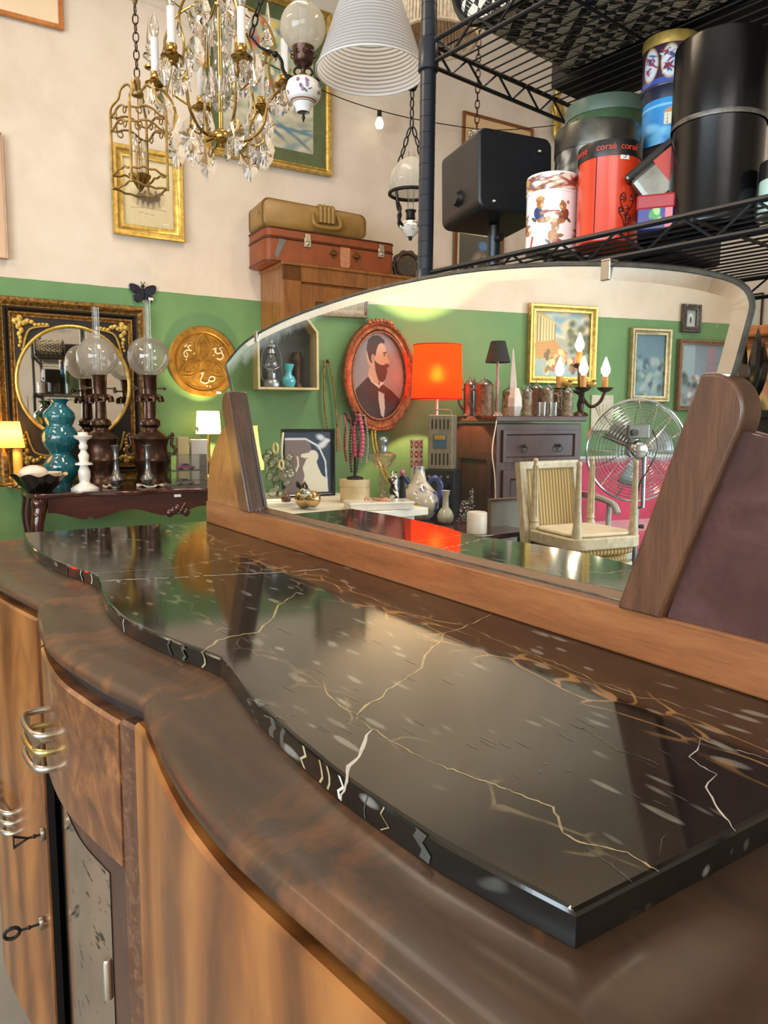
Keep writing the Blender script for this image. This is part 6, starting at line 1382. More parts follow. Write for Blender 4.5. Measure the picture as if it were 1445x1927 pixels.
# red lamp
p, s = rd(820, 960, 5.0); hgt = lambda y: rz_at(820, y, 5.0)-T2
rl = thing('table_lamp', 'lit lamp with red drum shade between the portrait and the dresser', 'lamp', Vector((p.x, p.y, T2+.001)), 0, R=True)
R_ = 46*s; z0, z1 = hgt(752), hgt(654)
MB().lathe([(R_*1.02, z0), (R_*.96, z1)], 44).build('shade', shade_mat('red_shade', (.95, .07, .006, 1), .9, None, .85), rl, smooth=60)
MB().ring((0, 0, z0), R_*1.02, .005, 44, 6).build('rim', shade_mat('red_shade_rim', (.7, .05, .02, 1), .2), rl); MB().ring((0, 0, z1), R_*.96, .004, 44, 6).build('rim', MATS['red_shade_rim'], rl)
MB().lathe([(0, 0), (.06, 0), (.06, .015), (.03, .03), (.012, .06), (.010, z0+.02), (0, z0+.02)], 20).build('stand', white_china, rl, smooth=50)
mb = MB(); mb.ball((0, 0, lerp(z0, z1, .42)), .03, 14, 10); mb.build('bulb', emit('warm_bulb', (1, .7, .35, 1), 25.0), rl); lamp_light(rl, (0, 0, lerp(z0, z1, .42)+.045), 160.0, (1, .68, .32), .02)
# lamp with bell shade at the mirror's left edge
p, s = rt(472, 950, T1); t = thing('table_lamp', 'lit lamp with cream bell shade beside the left mirror post', 'lamp', p, 0, R=True); s = p and s; hz_ = lambda y: (950-y)*s
p.z = T1+.001; t.location = p; ROOTM[t.name] = Matrix.Translation(p)
mb = MB(); mb.lathe([(26*s, hz_(884)), (25.5*s, hz_(870)), (22*s, hz_(862)), (18*s, hz_(838)), (15*s, hz_(806)), (16.5*s, hz_(802))], 26); mb.build('bell_shade', shade_mat('cream_bell', C(236, 206, 140), .7), t, smooth=60); lamp_light(t, (0, 0, hz_(846)), 14.0, (1, .8, .45))
MB().lathe([(0, 0), (14*s, 0), (12*s, 6*s), (4*s, 14*s), (6*s, 30*s), (3*s, 50*s), (3*s, hz_(865)), (0, hz_(865))], 16).build('base', gold_dull, t, smooth=50)
# bubble glass ornament on a white tray
p, s = rt(515, 952, T1); p.z = T1+.001
t = thing('tray', 'white enamel tray with small trinkets at the left of the display table', 'tray', p, A0, R=True); MB().prism(rrect(.26, .16, .03, 5), 0, .012, 'xy').build('tray_plate', white_china, t, smooth=30); mb = MB(); mb.tube([(x, y, .02) for x, y in rrect(.26, .16, .03, 5)], .007, 6, True); mb.build('rim', white_china, t)
tag(MB().at((p.x+.07, p.y-.04, p.z+.042)).ball((0, 0, 0), .028, 14, 10).build('ball', plain('brown_lustre', C(110, 76, 70), .2, .3)), 'small brown lustre ball on the white enamel tray', 'ornament')
p, s = rt(522, 940, T1); p.z = T1+.014; t = thing('glass_ornament', 'cluster of clear green glass bubbles with rings on the white enamel tray', 'ornament', p, 0, R=True)
mb = MB(); rr = random.Random(3); bubg = thin('bubble_glass', (.90, .95, .90, 1), .22)
for k in range(34): mb.ball((rr.uniform(-.10, .10), rr.uniform(-.05, .05), rr.uniform(.03, .26)), rr.uniform(.016, .034), 10, 7)
mb.build('bubbles', bubg, t, smooth=60); mb = MB(); mb.ring((.05, -.03, .29), .03, .006, 20, 6, 'y'); mb.build('ring', plain('pale_jade', C(196, 190, 150), .3), t); mb = MB(); mb.ring((.12, -.03, .20), .026, .006, 20, 6, 'y'); mb.build('ring', MATS['pale_jade'], t)
mb = MB()
for k in range(9): a = k*.7; mb.tube(catmull([(0, 0, 0), (.03*math.cos(a), .03*math.sin(a), .10), (.09*math.cos(a), .06*math.sin(a), .24)], 4), .002, 5)
mb.build('wires', plain('green_wire', C(70, 90, 56), .4), t)
# framed poster standing on the table
p, s = rt(580, 934, T1); p.z = T1+.001; FW, FH = .34, (934-808)*s
t = thing('framed_poster', 'black framed poster of a pale figure on dark blue, standing on the table', 'picture', p, A0+.10, R=True)
P = Paint(80, 110, C(34, 48, 72), C(40, 56, 84)); P.poly([(0, 0), (.0, .9), (.40, .9), (.55, .8), (.62, .5), (.55, 0)], C(120, 104, 104)); P.line([(.02, .88), (.45, .88), (.72, .76), (.86, .52), (.90, .05)], .03, C(214, 226, 232))
cr = C(222, 218, 200); P.poly([(.34, .02), (.42, .30), (.38, .42), (.46, .56), (.56, .60), (.66, .56), (.70, .44), (.78, .30), (.88, .24), (.92, .02)], cr); P.ell(.60, .60, .11, .10, cr); P.poly([(.34, .60), (.44, .57), (.56, .60), (.50, .66), (.36, .64)], cr); P.dabs(6, (.75, .75, .95, .95), (.08, .04), [C(210, 214, 220)], 3); P.line([(.42, .2), (.34, .02)], .03, C(150, 110, 140))
mb = MB(); frame_mb(mb, FW, FH, .018, .03, PROF); mb.build('frame', blk, t, smooth=30); mb = MB(); sheet(mb, P, FW-.03, FH-.03, -.008, 0, FH/2); mb.build('picture', picture_mat(), t, smooth=0, recalc=False); MB().box((-.0, .08, FH*.3), (.04, .14, .006)).build('strut', blk, t, smooth=0)
mb = MB(); q0 = (-FW/2+.02, -.035); mb.tube(catmull([(-FW/2+.0, -.03, FH*.85), (-FW/2-.02, -.04, FH*.5), (-FW/2+.03, -.045, FH*.32), (-FW/2+.07, -.04, FH*.45)], 6), .008, 6)
o = tag(MB().at(ROOTM[t.name] @ Vector((-FW/2+.03, .045, 0)), (0, 0, -(A0+.10))).tube(catmull([(-.03, 0, FH*.95), (-.045, .02, FH*.6), (.0, .03, FH*.32), (.05, .02, FH*.45), (.055, 0, FH*.6)], 6), .007, 6).build('necklace', plain('pearl', C(220, 210, 190), .25)), 'pearl strand looped over the left edge of the poster frame', 'necklace')
# lustre teapot-like ornament with a black bow
p, s = rt(578, 958, T1); p.z = T1+.001; t = thing('gold_ornament', 'shiny gold and silver fruit ornament with black bow, before the poster', 'ornament', p, 0, R=True)
MB().ball((-.03, 0, .05), .05, 18, 12, (1.1, 1, 1)).ball((.04, .01, .055), .045, 16, 10).build('gold_fruit', plain('mirror_gold', C(200, 170, 120), .1, 1.0, .1), t, smooth=60)
MB().ball((.035, -.03, .09), .03, 14, 10).build('silver_fruit', plain('mirror_silver', C(200, 200, 196), .1, 1.0, .1), t, smooth=60)
MB().tube(catmull([(0, -.03, .11), (-.04, -.035, .14), (-.05, -.03, .12), (0, -.03, .11), (.04, -.035, .14), (.055, -.03, .115), (0, -.03, .11)], 4), .007, 6).build('bow', blk, t)
# round cream box carrying the necklace stand
p, s = rt(668, 944, T1); p.z = T1+.001; bx = thing('round_box', 'round cream box carrying a stand of pink and red necklaces', 'box', p, 0, R=True); hb = (944-902)*s; rb = 28*s
MB().lathe([(0, 0), (rb, 0), (rb, hb*.75), (0, hb*.75)], 34).build('box_body', plain('cream_card', C(204, 184, 146), .6), bx, smooth=40); MB().lathe([(rb*1.03, hb*.7), (rb*1.03, hb), (0, hb)], 34).build('lid', plain('cream_card', None or C(204, 184, 146), .6), bx, smooth=40)
p2 = Vector((p.x, p.y, p.z+hb+.001)); ns = thing('necklace_stand', 'dark branching stand on the round cream box, hung with necklaces', 'stand', p2, face(p2, True), R=True); hs_ = (902-775)*s
mb = MB(); mb.lathe([(0, 0), (.05, 0), (.045, .012), (.008, .02), (.006, hs_*.95), (0, hs_*.95)], 16); mb.build('stem', black_iron, ns)
for k, (dx, z) in enumerate(((-.055, .95), (-.02, 1.0), (.02, .97), (.05, .9))): MB().tube(catmull([(0, 0, hs_*.75), (dx*.6, -.02, hs_*.85), (dx, -.03, hs_*z)], 4), .005, 6).ball((dx, -.03, hs_*z), .009, 8, 6).build('branch', black_iron, ns)
pals = [('pink bead necklace with round beads on the necklace stand', C(196, 84, 120), .016, 14, .02, .42), ('dark red bead necklace on the necklace stand', C(130, 24, 32), .008, 26, -.035, .48), ('black bead necklace on the necklace stand', C(26, 22, 24), .008, 26, -.005, .60), ('rose coloured long necklace at the left of the necklace stand', C(186, 110, 110), .006, 32, -.065, .36), ('silver chain necklace on the right of the necklace stand', C(170, 160, 150), .007, 26, .05, .50)]
for lab, col, br, nb_, dx, ln_ in pals:
    t = thing('necklace', lab, 'necklace', ROOTM[ns.name] @ Vector((dx, .035, hs_*.93)), face(p2, True), 'necklaces on the stand', R=True); mb = MB()
    for sg in (-1, 1):
        nb2 = int(nb_*.8)
        for k in range(nb2): f = k/(nb2-1); mb.ball((sg*(.006+.018*math.sin(math.pi*f*.85)), -.006*sg, -f*hs_*ln_*1.35), br*(.7+.3*f), 8, 5)
    b_ = mb.build('bead_string', plain('bead_'+lab[:6], col, .3, 0, .15), t, smooth=60); b_['kind'] = 'stuff'
p3, s3 = rt(687, 928, T1); t = thing('necklace', 'yellow bead necklace hanging right of the necklace stand', 'necklace', ROOTM[ns.name] @ Vector((.085, .03, hs_*.70)), face(p2, True), R=True); mb = MB()
for k in range(34): f = k/33; mb.ball((.012+.10*f*f, 0, -f*hs_*.78), .006, 6, 4); mb.ball((.03+.10*f*f, .006, -f*hs_*.74), .006, 6, 4)
b_ = mb.build('bead_string', plain('yellow_bead', C(204, 160, 40), .4, 0, .2), t, smooth=60); b_['kind'] = 'stuff'
MB().tube([(-.10, 0, .005), (-.03, 0, .012), (.02, 0, .0)], .004, 6).build('hook', black_iron, t)
# glass oil lamp
p, s = rt(720, 944, T1); p.z = T1+.001; h = lambda y: (944-y)*s; t = thing('oil_lamp', 'clear glass footed oil lamp with metal cap, below the portrait', 'lamp', p, 0, R=True)
MB().lathe([(0, 0), (20*s, 0), (20*s, 3*s), (8*s, 10*s), (5*s, 22*s), (7*s, 40*s), (6*s, h(882)), (14*s, h(878)), (25*s, h(862)), (25*s, h(856)), (12*s, h(850)), (0, h(850))], 26).build('glass_font', thin('amber_glass', (.92, .86, .78, 1), .22, .12, C(214, 190, 160)), t, smooth=50)
MB().lathe([(0, h(852)), (8*s, h(851)), (9*s, h(844)), (6*s, h(838)), (10*s, h(832)), (9*s, h(826)), (4*s, h(823)), (0, h(822))], 18).build('metal_cap', steel, t, smooth=50)
# white box lid with shells
p, s = rt(712, 957, T1); p.z = T1+.001; t = thing('white_box', 'flat white box with beads scattered on it, at the front of the table', 'box', p, A0-.1, R=True)
MB().box((0, 0, .016), (.34, .17, .032)).build('box_body', twhite, t, smooth=0, bevel=.003); MB().box((0, 0, .036), (.35, .18, .010)).build('lid', white_china, t, smooth=0, bevel=.003)
o = MB().at(Vector((p.x, p.y, p.z+.0415)), (0, 0, 0)); rr = random.Random(2)
for k in range(26): o.ball((rr.gauss(0, .035), rr.gauss(0, .02), .005), .007, 6, 4)
ob = tag(o.build('coral_beads', plain('coral', C(206, 150, 116), .5, 0, .2), smooth=60), 'small pile of coral coloured beads on the flat white box', 'beads'); ob['kind'] = 'stuff'
# cow-like black and white figurine
p, s = rt(741, 946, T1); p.z = T1+.001; t = thing('figurine', 'black and white animal figurine beside the glass oil lamp', 'figurine', p, 0, R=True); bw_ = NT('black_white_glaze'); v = bw_.coord(); bw_.col(bw_.ramp(bw_.noise(v, 22, 2), [(.48, C(24, 22, 24)), (.52, C(222, 218, 212))])); bw_.set(Roughness=.2)
MB().lathe([(0, 0), (.03, 0), (.034, .02), (.03, .07), (.022, .10), (.026, .125), (.022, .15), (0, .158)], 16, ell=(1, .8)).tube([(-.014, 0, .15), (-.02, 0, .178)], .006, 6).tube([(.014, 0, .15), (.02, 0, .178)], .006, 6).ball((0, -.024, .128), .014, 10, 8).build('figurine_body', bw_.m, t, smooth=60)
p, s = rt(757, 938, T1); p.z = T1+.001; t = thing('figurine', 'dark figurine with a pink head beside the black and white animal', 'figurine', p, 0, R=True); MB().lathe([(0, 0), (.022, 0), (.02, .05), (.014, .10), (.018, .13), (0, .14)], 14).build('body', black_iron, t, smooth=60); MB().ball((0, 0, .155), .018, 12, 8).build('head', plain('pink_china', C(196, 110, 140), .3), t)
# metal heater box on a black radio
p, s = rt(826, 972, T2); p.z = T2+.001; rw, rh = 60*s, (972-884)*s; Dr = s*F
t = thing('radio', 'black box radio with a row of knobs under the grey heater', 'radio', p, face(p, True, -14), R=True); MB().box((0, .08, rh/2), (rw, .20, rh)).build('case', darkbx, t, smooth=0, bevel=.006)
for k in range(4): MB().lathe([(0, -.012), (.009, -.012), (.009, 0)], 12, (-rw*.3+k*rw*.2, -.021, rh*.86), 'y').build('knob', nickel, t)
MB().box((0, -.0205, rh*.4), (rw*.8, .003, rh*.6)).build('grille', blk, t, smooth=0)
p2 = Vector((p.x, p.y, p.z+rh+.001)); hw, hh = 47*s, (884-783)*s; gm = plain('grey_hammer_paint', C(140, 132, 112), .45, .3, .15, 30)
t = thing('heater', 'upright grey metal heater box with slots and blue plate, on the radio', 'heater', p2, face(p, True, -14), R=True)
MB().box((0, .07, hh/2), (hw, .13, hh)).build('housing', gm, t, smooth=0, bevel=.006); mb = MB()
for k in range(5):
    for z0_, z1_ in ((.74, .92), (.08, .30)): mb.prism(rrect(.010, hh*(z1_-z0_), .004, 3, (k-2)*hw*.16, hh*(z0_+z1_)/2), -.0006-.0, .0)
mb.M = Matrix.Translation((0, 0.004, 0)); V_ = [(x, y+.0045-.0005, z) for x, y, z in mb.v]; m3 = MB(); m3.add([(x, y-.0, z) for x, y, z in V_], mb.f); m3.v = [(x, y-.0005+.0005-.0001, z) for x, y, z in m3.v]; m3.build('slots', darkbx, t, smooth=0)
MB().box((0, .003, hh*.52), (hw*.56, .006, hh*.26)).build('plate', plain('blue_enamel_plate', C(66, 96, 116), .3), t, smooth=0, bevel=.002); MB().box((0, -.001, hh*.59), (hw*.44, .003, hh*.08)).build('plate_band', plain('ochre_band', C(176, 136, 60), .4), t, smooth=0)
MB().tube(catmull([(-hw*.35, .06, hh), (-hw*.3, .06, hh+.03), (hw*.3, .06, hh+.03), (hw*.35, .06, hh)], 5), .004, 6).build('handle', gm, t)
# red and white tall vase, blue two-handled vase, slim white vase
p, s = rt(783, 962, T2); p.z = T2+.001; hh_ = lambda y: (962-y)*s; P = Paint(60, 40, C(226, 216, 206)); rr = random.Random(3)
for i in range(7):
    for j in range(3): P.ell(.07+.143*i, .17+.33*j, .055, .13, C(184, 44, 40)); P.ell(.07+.143*i, .17+.33*j, .026, .06, C(230, 220, 210)); 
t = thing('vase', 'tall red and white patterned square vase beside the grey heater', 'vase', p, face(p, True), R=True); mb = MB(); wrap(mb, P, 12*s, hh_(882), hh_(828)); mb.build('printed_body', picture_mat('glazed_print'), t, smooth=60, recalc=False); MB().lathe([(0, 0), (12*s, 0), (11.7*s, hh_(882)), (11.6*s, hh_(829)), (9*s, hh_(829)), (9*s, hh_(850)), (0, hh_(850))], 20).build('liner', white_china, t, smooth=40)
p, s = rt(788, 978, T2); p.z = T2+.001; h = lambda y: (978-y)*s; nb3 = NT('iris_glaze'); v = nb3.coord(); f = nb3.noise(v, 13, 4); nb3.col(nb3.ramp(f, [(.36, C(52, 66, 130)), (.46, C(196, 188, 176)), (.60, C(206, 196, 180)), (.66, C(196, 180, 60)), (.74, C(80, 100, 70))])); nb3.set(Roughness=.12, Coat_Weight=.5)
t = thing('vase', 'blue and yellow flowered two-handled vase with slender neck', 'vase', p, face(p, True), R=True)
MB().lathe([(0, 0), (20*s, 0), (26*s, 6*s), (37*s, h(955)), (38*s, h(942)), (33*s, h(926)), (22*s, h(914)), (14*s, h(905)), (11*s, h(890)), (9*s, h(878)), (8*s, h(878)), (8*s, h(900)), (0, h(900))], 32).build('vase_body', nb3.m, t, smooth=70)
for sg in (-1, 1): MB().tube(catmull([(sg*34*s, 0, h(938)), (sg*40*s, 0, h(918)), (sg*36*s, 0, h(904)), (sg*26*s, 0, h(900)), (sg*20*s, 0, h(908)), (sg*16*s, 0, h(908))], 5), [lerp(7, 4, i/25)*s for i in range(26)], 8).ball((sg*30*s, 0, h(900)), 6*s, 10, 8, (1.3, .8, 1)).build('handle', plain('blue_glaze', C(58, 72, 132), .15, 0, .3, 30), t, smooth=60)
p, s = rt(838, 985, T2); p.z = T2+.001; t = thing('vase', 'slim grey-white bottle vase at the foot of the dresser', 'vase', p, 0, R=True); MB().lathe([(0, 0), (11*s, 0), (15*s, 6*s), (16*s, 14*s), (12*s, 24*s), (6*s, 31*s), (5.5*s, 50*s), (8*s, 60*s), (8.5*s, 62*s), (4*s, 56*s), (0, 52*s)], 24).build('vase_body', plain('grey_white_glaze', C(186, 186, 170), .15, coat=.4), t, smooth=70)
p, s = rt(879, 984, T2); p.z = T2+.001; rr = random.Random(6); tins_ = plain('silver_tinsel', C(200, 204, 206), .2, 1.0, .1)
t = thing('tinsel_tree', 'small silver tinsel tree and bush on the low table', 'ornament', p, 0, R=True)
for nm, cx, hh2, wv_ in (('tinsel_tree_body', .035, .21, .03), ('tinsel_bush', -.03, .13, .05)):
    mb = MB()
    for k in range(420 if wv_ > .04 else 300): f = rr.random(); z = hh2*f; r_2 = wv_*(1-.75*f)**.7; a = rr.uniform(0, 6.28); q = rr.random()**.5; x, y = cx+r_2*q*math.cos(a), r_2*q*math.sin(a); d_ = Vector((rr.gauss(0, 1), rr.gauss(0, 1), rr.gauss(0, 1))).normalized()*.007; mb.add([(x-d_.x, y-d_.y, z-d_.z), (x+d_.x, y+d_.y, z+d_.z), (x+d_.y*.4, y-d_.x*.4, z+.002)], [(0, 1, 2)])
    o = mb.build(nm, tins_, t, smooth=0, recalc=False); o['kind'] = 'stuff'
p, s = rt(897, 1003, T2); p.z = T2+.001; tag(MB().at(p).lathe([(0, 0), (19*s, 0), (19*s, 38*s), (17*s, 40*s), (0, 38*s)], 28).tube([(0, 0, 38*s), (0, 0, 43*s)], .0012, 5).build('candle', plain('white_wax', C(226, 222, 212), .4), smooth=50), 'thick white pillar candle at the front of the low table', 'candle')

# ---------------------------------------------------------------- tall dresser and what stands on it
ca, cs = rd(934, 783, 4.75); cb = W(845, 777, True, wall=WB, off=.05); ZD = ca.z
cav, cbv = refl_p(ca), refl_p(cb); sd = Vector((cbv[0]-cav[0], cbv[1]-cav[1])); DD = min(sd.length, .56); yv = sd.normalized(); xv = Vector((yv.y, -yv.x))
o_, d_ = ray(1099, 776); # right end of the front in the mirrored view
A2 = np.array([[xv.x, -d_[0]], [xv.y, -d_[1]]]); tt = np.linalg.solve(A2, np.array([o_[0]-cav[0], o_[1]-cav[1]])); DW = float(tt[0])
yaw = math.atan2(xv.y, xv.x)
dr_ = thing('dresser', 'tall dark red-brown dresser with panelled doors and one wide drawer', 'dresser', (ca.x, ca.y, 0), yaw, R=True)
dkm = wood('dark_red_dresser', [C(44, 22, 18), C(70, 36, 28), C(92, 50, 38)], (3, 3, .5), .5, .1, .8, 6, .5)
MB().box((DW/2, DD/2, ZD/2-.02), (DW-.02, DD-.02, ZD-.06)).build('carcass', dkm, dr_, smooth=0, bevel=.004)
MB().box((DW/2, DD/2, ZD-.018), (DW+.03, DD+.03, .036)).build('top', dkm, dr_, smooth=0, bevel=.006)
def rpanel(nm, x0, x1, z0, z1, y, dep, ins=.035, par=None):
    mb = MB(); mb.M = Matrix.Translation(((x0+x1)/2, y, 0)); frame_mb(mb, x1-x0, z1-z0, ins, dep, [(0, 0), (0, 1), (.8, 1), (1, .2), (1, 0)], (z0+z1)/2); mb.box((0, -dep*.15, (z0+z1)/2), (x1-x0-2*ins, dep*.3, z1-z0-2*ins)); return mb.build(nm, dkm, par or dr_, smooth=0, bevel=.002)
dwr = rpanel('drawer', .05, DW-.05, ZD-.30, ZD-.09, .008, .018)
for x in (.30, .70): mb = MB(); mb.ball((DW*x, -.016, ZD-.195), .013, 12, 8); mb.ring((DW*x, -.018, ZD-.215), .022, .003, 18, 6, 'y'); mb.build('drop_handle', black_iron, dwr)
for k in range(2): rpanel('door', .05+(DW-.10)*k/2+.005, .05+(DW-.10)*(k+1)/2-.005, .12, ZD-.35, .008, .018, .07)
mb = MB(); 
for yy_ in (.07, ): mb.M = Matrix.Rotation(-math.pi/2, 4, 'Z'); frame_mb(mb, DD-.1, ZD-.35, .07, .014, [(0, 0), (0, 1), (.8, 1), (1, .2), (1, 0)], (ZD-.35)/2+.12); mb.v = [(x+.008, y+DD/2, z) for x, y, z in mb.v]
mb.build('side_panel', dkm, dr_, smooth=0)
def on_dr(px, dpt=.25):
    """spot on the dresser top at pixel column px, dpt metres behind its front edge"""
    base = Vector((cav[0], cav[1]))+yv*dpt; o_, d_ = ray(px, 770)
    A3 = np.array([[xv.x, -d_[0]], [xv.y, -d_[1]]]); t_ = np.linalg.solve(A3, np.array([-base.x, -base.y])); v_ = base+xv*float(t_[0]); p = Vector(refl_p((v_.x, v_.y, ZD))); p.z = ZD+.001; return p, float(t_[1])/F
stein = plain('stoneware_stein', C(138, 120, 96), .4, 0, .5, 50, bump=.4, bscale=80); steinb = plain('brown_stein', C(112, 78, 50), .4, 0, .45, 50, bump=.4, bscale=80)
def mug(px, w, h, label, mat, lid=True, dpt=.2, hside=1, group='steins on the dresser'):
    p, s = on_dr(px, dpt); r = w*s/2; H_ = h*s; t = thing('beer_stein', label, 'stein', p, face(p, True), group, R=True); k = .78 if lid else 1
    MB().lathe([(0, 0), (r*1.05, 0), (r*1.05, H_*.05), (r*.96, H_*.08), (r*.92, H_*k*.5), (r*.88, H_*k*.93), (r*.92, H_*k), (r*.78, H_*k), (r*.75, H_*k*.9), (0, H_*k*.9)], 22).build('mug_body', mat, t, smooth=50)
    MB().tube(catmull([(hside*r*.85, 0, H_*k*.85), (hside*r*1.5, 0, H_*k*.82), (hside*r*1.6, 0, H_*k*.45), (hside*r*.9, 0, H_*k*.18)], 5), r*.16, 7).build('handle', mat, t)
    if lid: MB().lathe([(0, H_*1.0), (r*.10, H_*.99), (r*.12, H_*.93), (r*.5, H_*.88), (r*.9, H_*.80), (r*.93, H_*.785), (0, H_*.785)], 20).tube([(hside*r*.9, 0, H_*.80), (hside*r*1.1, 0, H_*.88), (hside*r*1.12, 0, H_*.95)], r*.1, 5).build('pewter_lid', pewter, t, smooth=50)
mug(884, 26, 74, 'tall grey lidded stein nearest the red lamp', pewter, True, .36, -1)
mug(912, 36, 74, 'brown relief stein with pointed pewter lid, left of the black lamp', steinb, True, .20, -1)
mug(958, 30, 58, 'squat lidded stein behind the white hexagonal vase', stein, True, .40)
for px, w, h, lab, lid, dpt, mt in ((992, 20, 58, 'grey stein between the white vase and the glass mugs', True, .12, stein), (1008, 24, 66, 'tall dark lidded stein left of the middle of the dresser', True, .24, steinb), (1030, 24, 62, 'lidded stein below the left candle of the candelabra', True, .14, stein),
    (1050, 20, 50, 'small brown mug without lid below the middle candle', False, .22, steinb), (1068, 22, 56, 'pale lidded stein near the right end of the dresser', True, .12, stein)): mug(px, w, h, lab, mt, lid, dpt, 1 if px % 4 else -1)
gl = thin('mug_glass', (.92, .93, .92, 1), .25)
for k, (px, lab) in enumerate(((1020, 'small drinking glass in front of the steins'), (1041, 'small drinking glass at the front edge of the dresser'))):
    p, s = on_dr(px, .04)
    if k == 0: gt = thing('drinking_glass', lab, 'glass', p, 0, 'glasses on the dresser', R=True); MB().lathe([(0, 0), (8*s, 0), (9*s, 26*s), (8.4*s, 26*s), (7.4*s, 3*s), (0, 3*s)], 18).build('tumbler', gl, gt, smooth=50)
    else: dup(gt, p, 0, lab)
p, s = on_dr(935, .22); t = thing('table_lamp', 'unlit lamp with small black pleated shade among the steins', 'lamp', p, 0, R=True); h = lambda y: (776-y)*s
MB().lathe([(0, 0), (12*s, 0), (10*s, 4*s), (3*s, 8*s), (5*s, 24*s), (2.5*s, 40*s), (4*s, 60*s), (2*s, 74*s), (2.5*s, h(672)), (0, h(672))], 16).build('lamp_base', plain('pinkish_glass', C(190, 150, 150), .2), t, smooth=50)
mb = MB(); n = 60; mb.loft([[((R2+.6*(i % 2))*s*math.cos(2*math.pi*i/n), (R2+.6*(i % 2))*s*math.sin(2*math.pi*i/n), h(y)) for i in range(n)] for R2, y in ((23, 677), (13, 638))], closed=True); mb.build('pleated_shade', plain('black_pleats', C(22, 20, 22), .7), t, smooth=0)
fp_ = [on_dr(929, .04)[0]]; q1 = W(926, 850, True, D=4.55); q2 = W(932, 930, True, D=4.5); q3 = Vector((q2.x+.02, q2.y+.02, .03)); p0_ = p
crd = thing('lamp_cord', 'white electric cord hanging down the front of the dresser', 'cord', fp_[0], 0)
MB().tube([v_-fp_[0] for v_ in catmull([p0_+Vector((0, 0, .004)), fp_[0]+Vector((0, .0, .004)), Vector((fp_[0].x+.05, fp_[0].y+.02, ZD-.03)), q1, q2, q3], 6)], .004, 6).build('cord', plain('ivory_cord', C(210, 196, 176), .5), crd)
wg_ = plain('white_glaze_pink', C(222, 214, 212), .3)
p, s = on_dr(962, .16); tag(MB().at(p, (0, 0, -face(p, True))).prism([(-4*s, 0), (12*s, 0), (9*s, 60*s), (2*s, 124*s), (0, 124*s), (-3*s, 60*s)], -.012, .012).build('obelisk', wg_, smooth=0, bevel=.002), 'tall thin white pointed ornament behind the hexagonal vase', 'ornament')
p, s = on_dr(969, .07); t = thing('vase', 'white hexagonal faceted vase at the front of the dresser', 'vase', p, .2, R=True); MB().lathe([(0, 0), (9*s, 0), (15*s, 18*s), (14*s, 34*s), (7*s, 52*s), (5*s, 52*s), (0, 40*s)], 6).build('vase_body', wg_, t, smooth=0)
# candelabra with flame bulbs
p, s = on_dr(1092, .22); cnd = thing('candelabra', 'dark metal candelabra with four lit flame bulbs', 'candelabra', p, face(p, True), R=True); Dc = s*F; fl_m = emit('flame_bulb', (1, .86, .62, 1), 16.0)
def cz(px, py): q = refl_p(rd(px, py, Dc)[0]); o2 = refl_p(p); return Vector(((q[0]-o2[0])*math.cos(face(p, True))+(q[1]-o2[1])*math.sin(face(p, True)), 0, rd(px, py, Dc)[0].z-p.z))
MB().lathe([(0, 0), (16*s, 0), (14*s, 5*s), (5*s, 10*s), (7*s, 22*s), (4*s, 34*s), (6*s, 60*s), (4*s, 84*s), (0, 86*s)], 18).build('stem', bronze, cnd, smooth=50)
for px, cy_, top_y, dy in ((1052, 735, 700, 0), (1090, 690, 655, .02), (1097, 735, 700, -.06), (1138, 735, 702, 0)):
    c0 = cz(px, cy_); c0.y = dy; st0 = Vector((0, 0, 40*s))
    mb = MB(); mb.tube(catmull([st0, (c0.x*.4, c0.y*.4, 18*s if px > 1120 else 46*s), (c0.x*.8, c0.y*.8, c0.z-22*s), (c0.x, c0.y, c0.z-3*s)], 6), 3.2*s, 7); mb.lathe([(0, -4*s), (7*s, -3*s), (14*s, 2*s), (15*s, 5*s), (0, 4*s)], 18, tuple(c0)); arm = mb.build('arm', bronze, cnd, smooth=50)
    MB().lathe([(0, 3*s), (6*s, 3*s), (6*s, c0.z and (cy_-top_y-8)*s), (0, (cy_-top_y-8)*s)], 14, tuple(c0)).build('candle_sleeve', plain('amber_sleeve', C(206, 150, 80), .4), arm, smooth=50)
    hf = (cy_-top_y-8)*s; MB().lathe([(3*s, hf), (8*s, hf+8*s), (8.5*s, hf+14*s), (5*s, hf+24*s), (1.5*s, hf+34*s), (0, hf+36*s)], 16, tuple(c0)).build('flame_bulb', fl_m, arm, smooth=60)
for px in (1068, 1112): c0 = cz(px, 722); MB().ball((c0.x, -.03, c0.z), 8*s, 10, 8, (1.2, .4, 1)).ball((c0.x+5*s, -.03, c0.z+6*s), 5*s, 8, 6).tube([(c0.x, -.03, c0.z-4*s), (0, 0, 55*s)], 1.8*s, 5).build('leaf_ornament', gold_leaf, cnd)
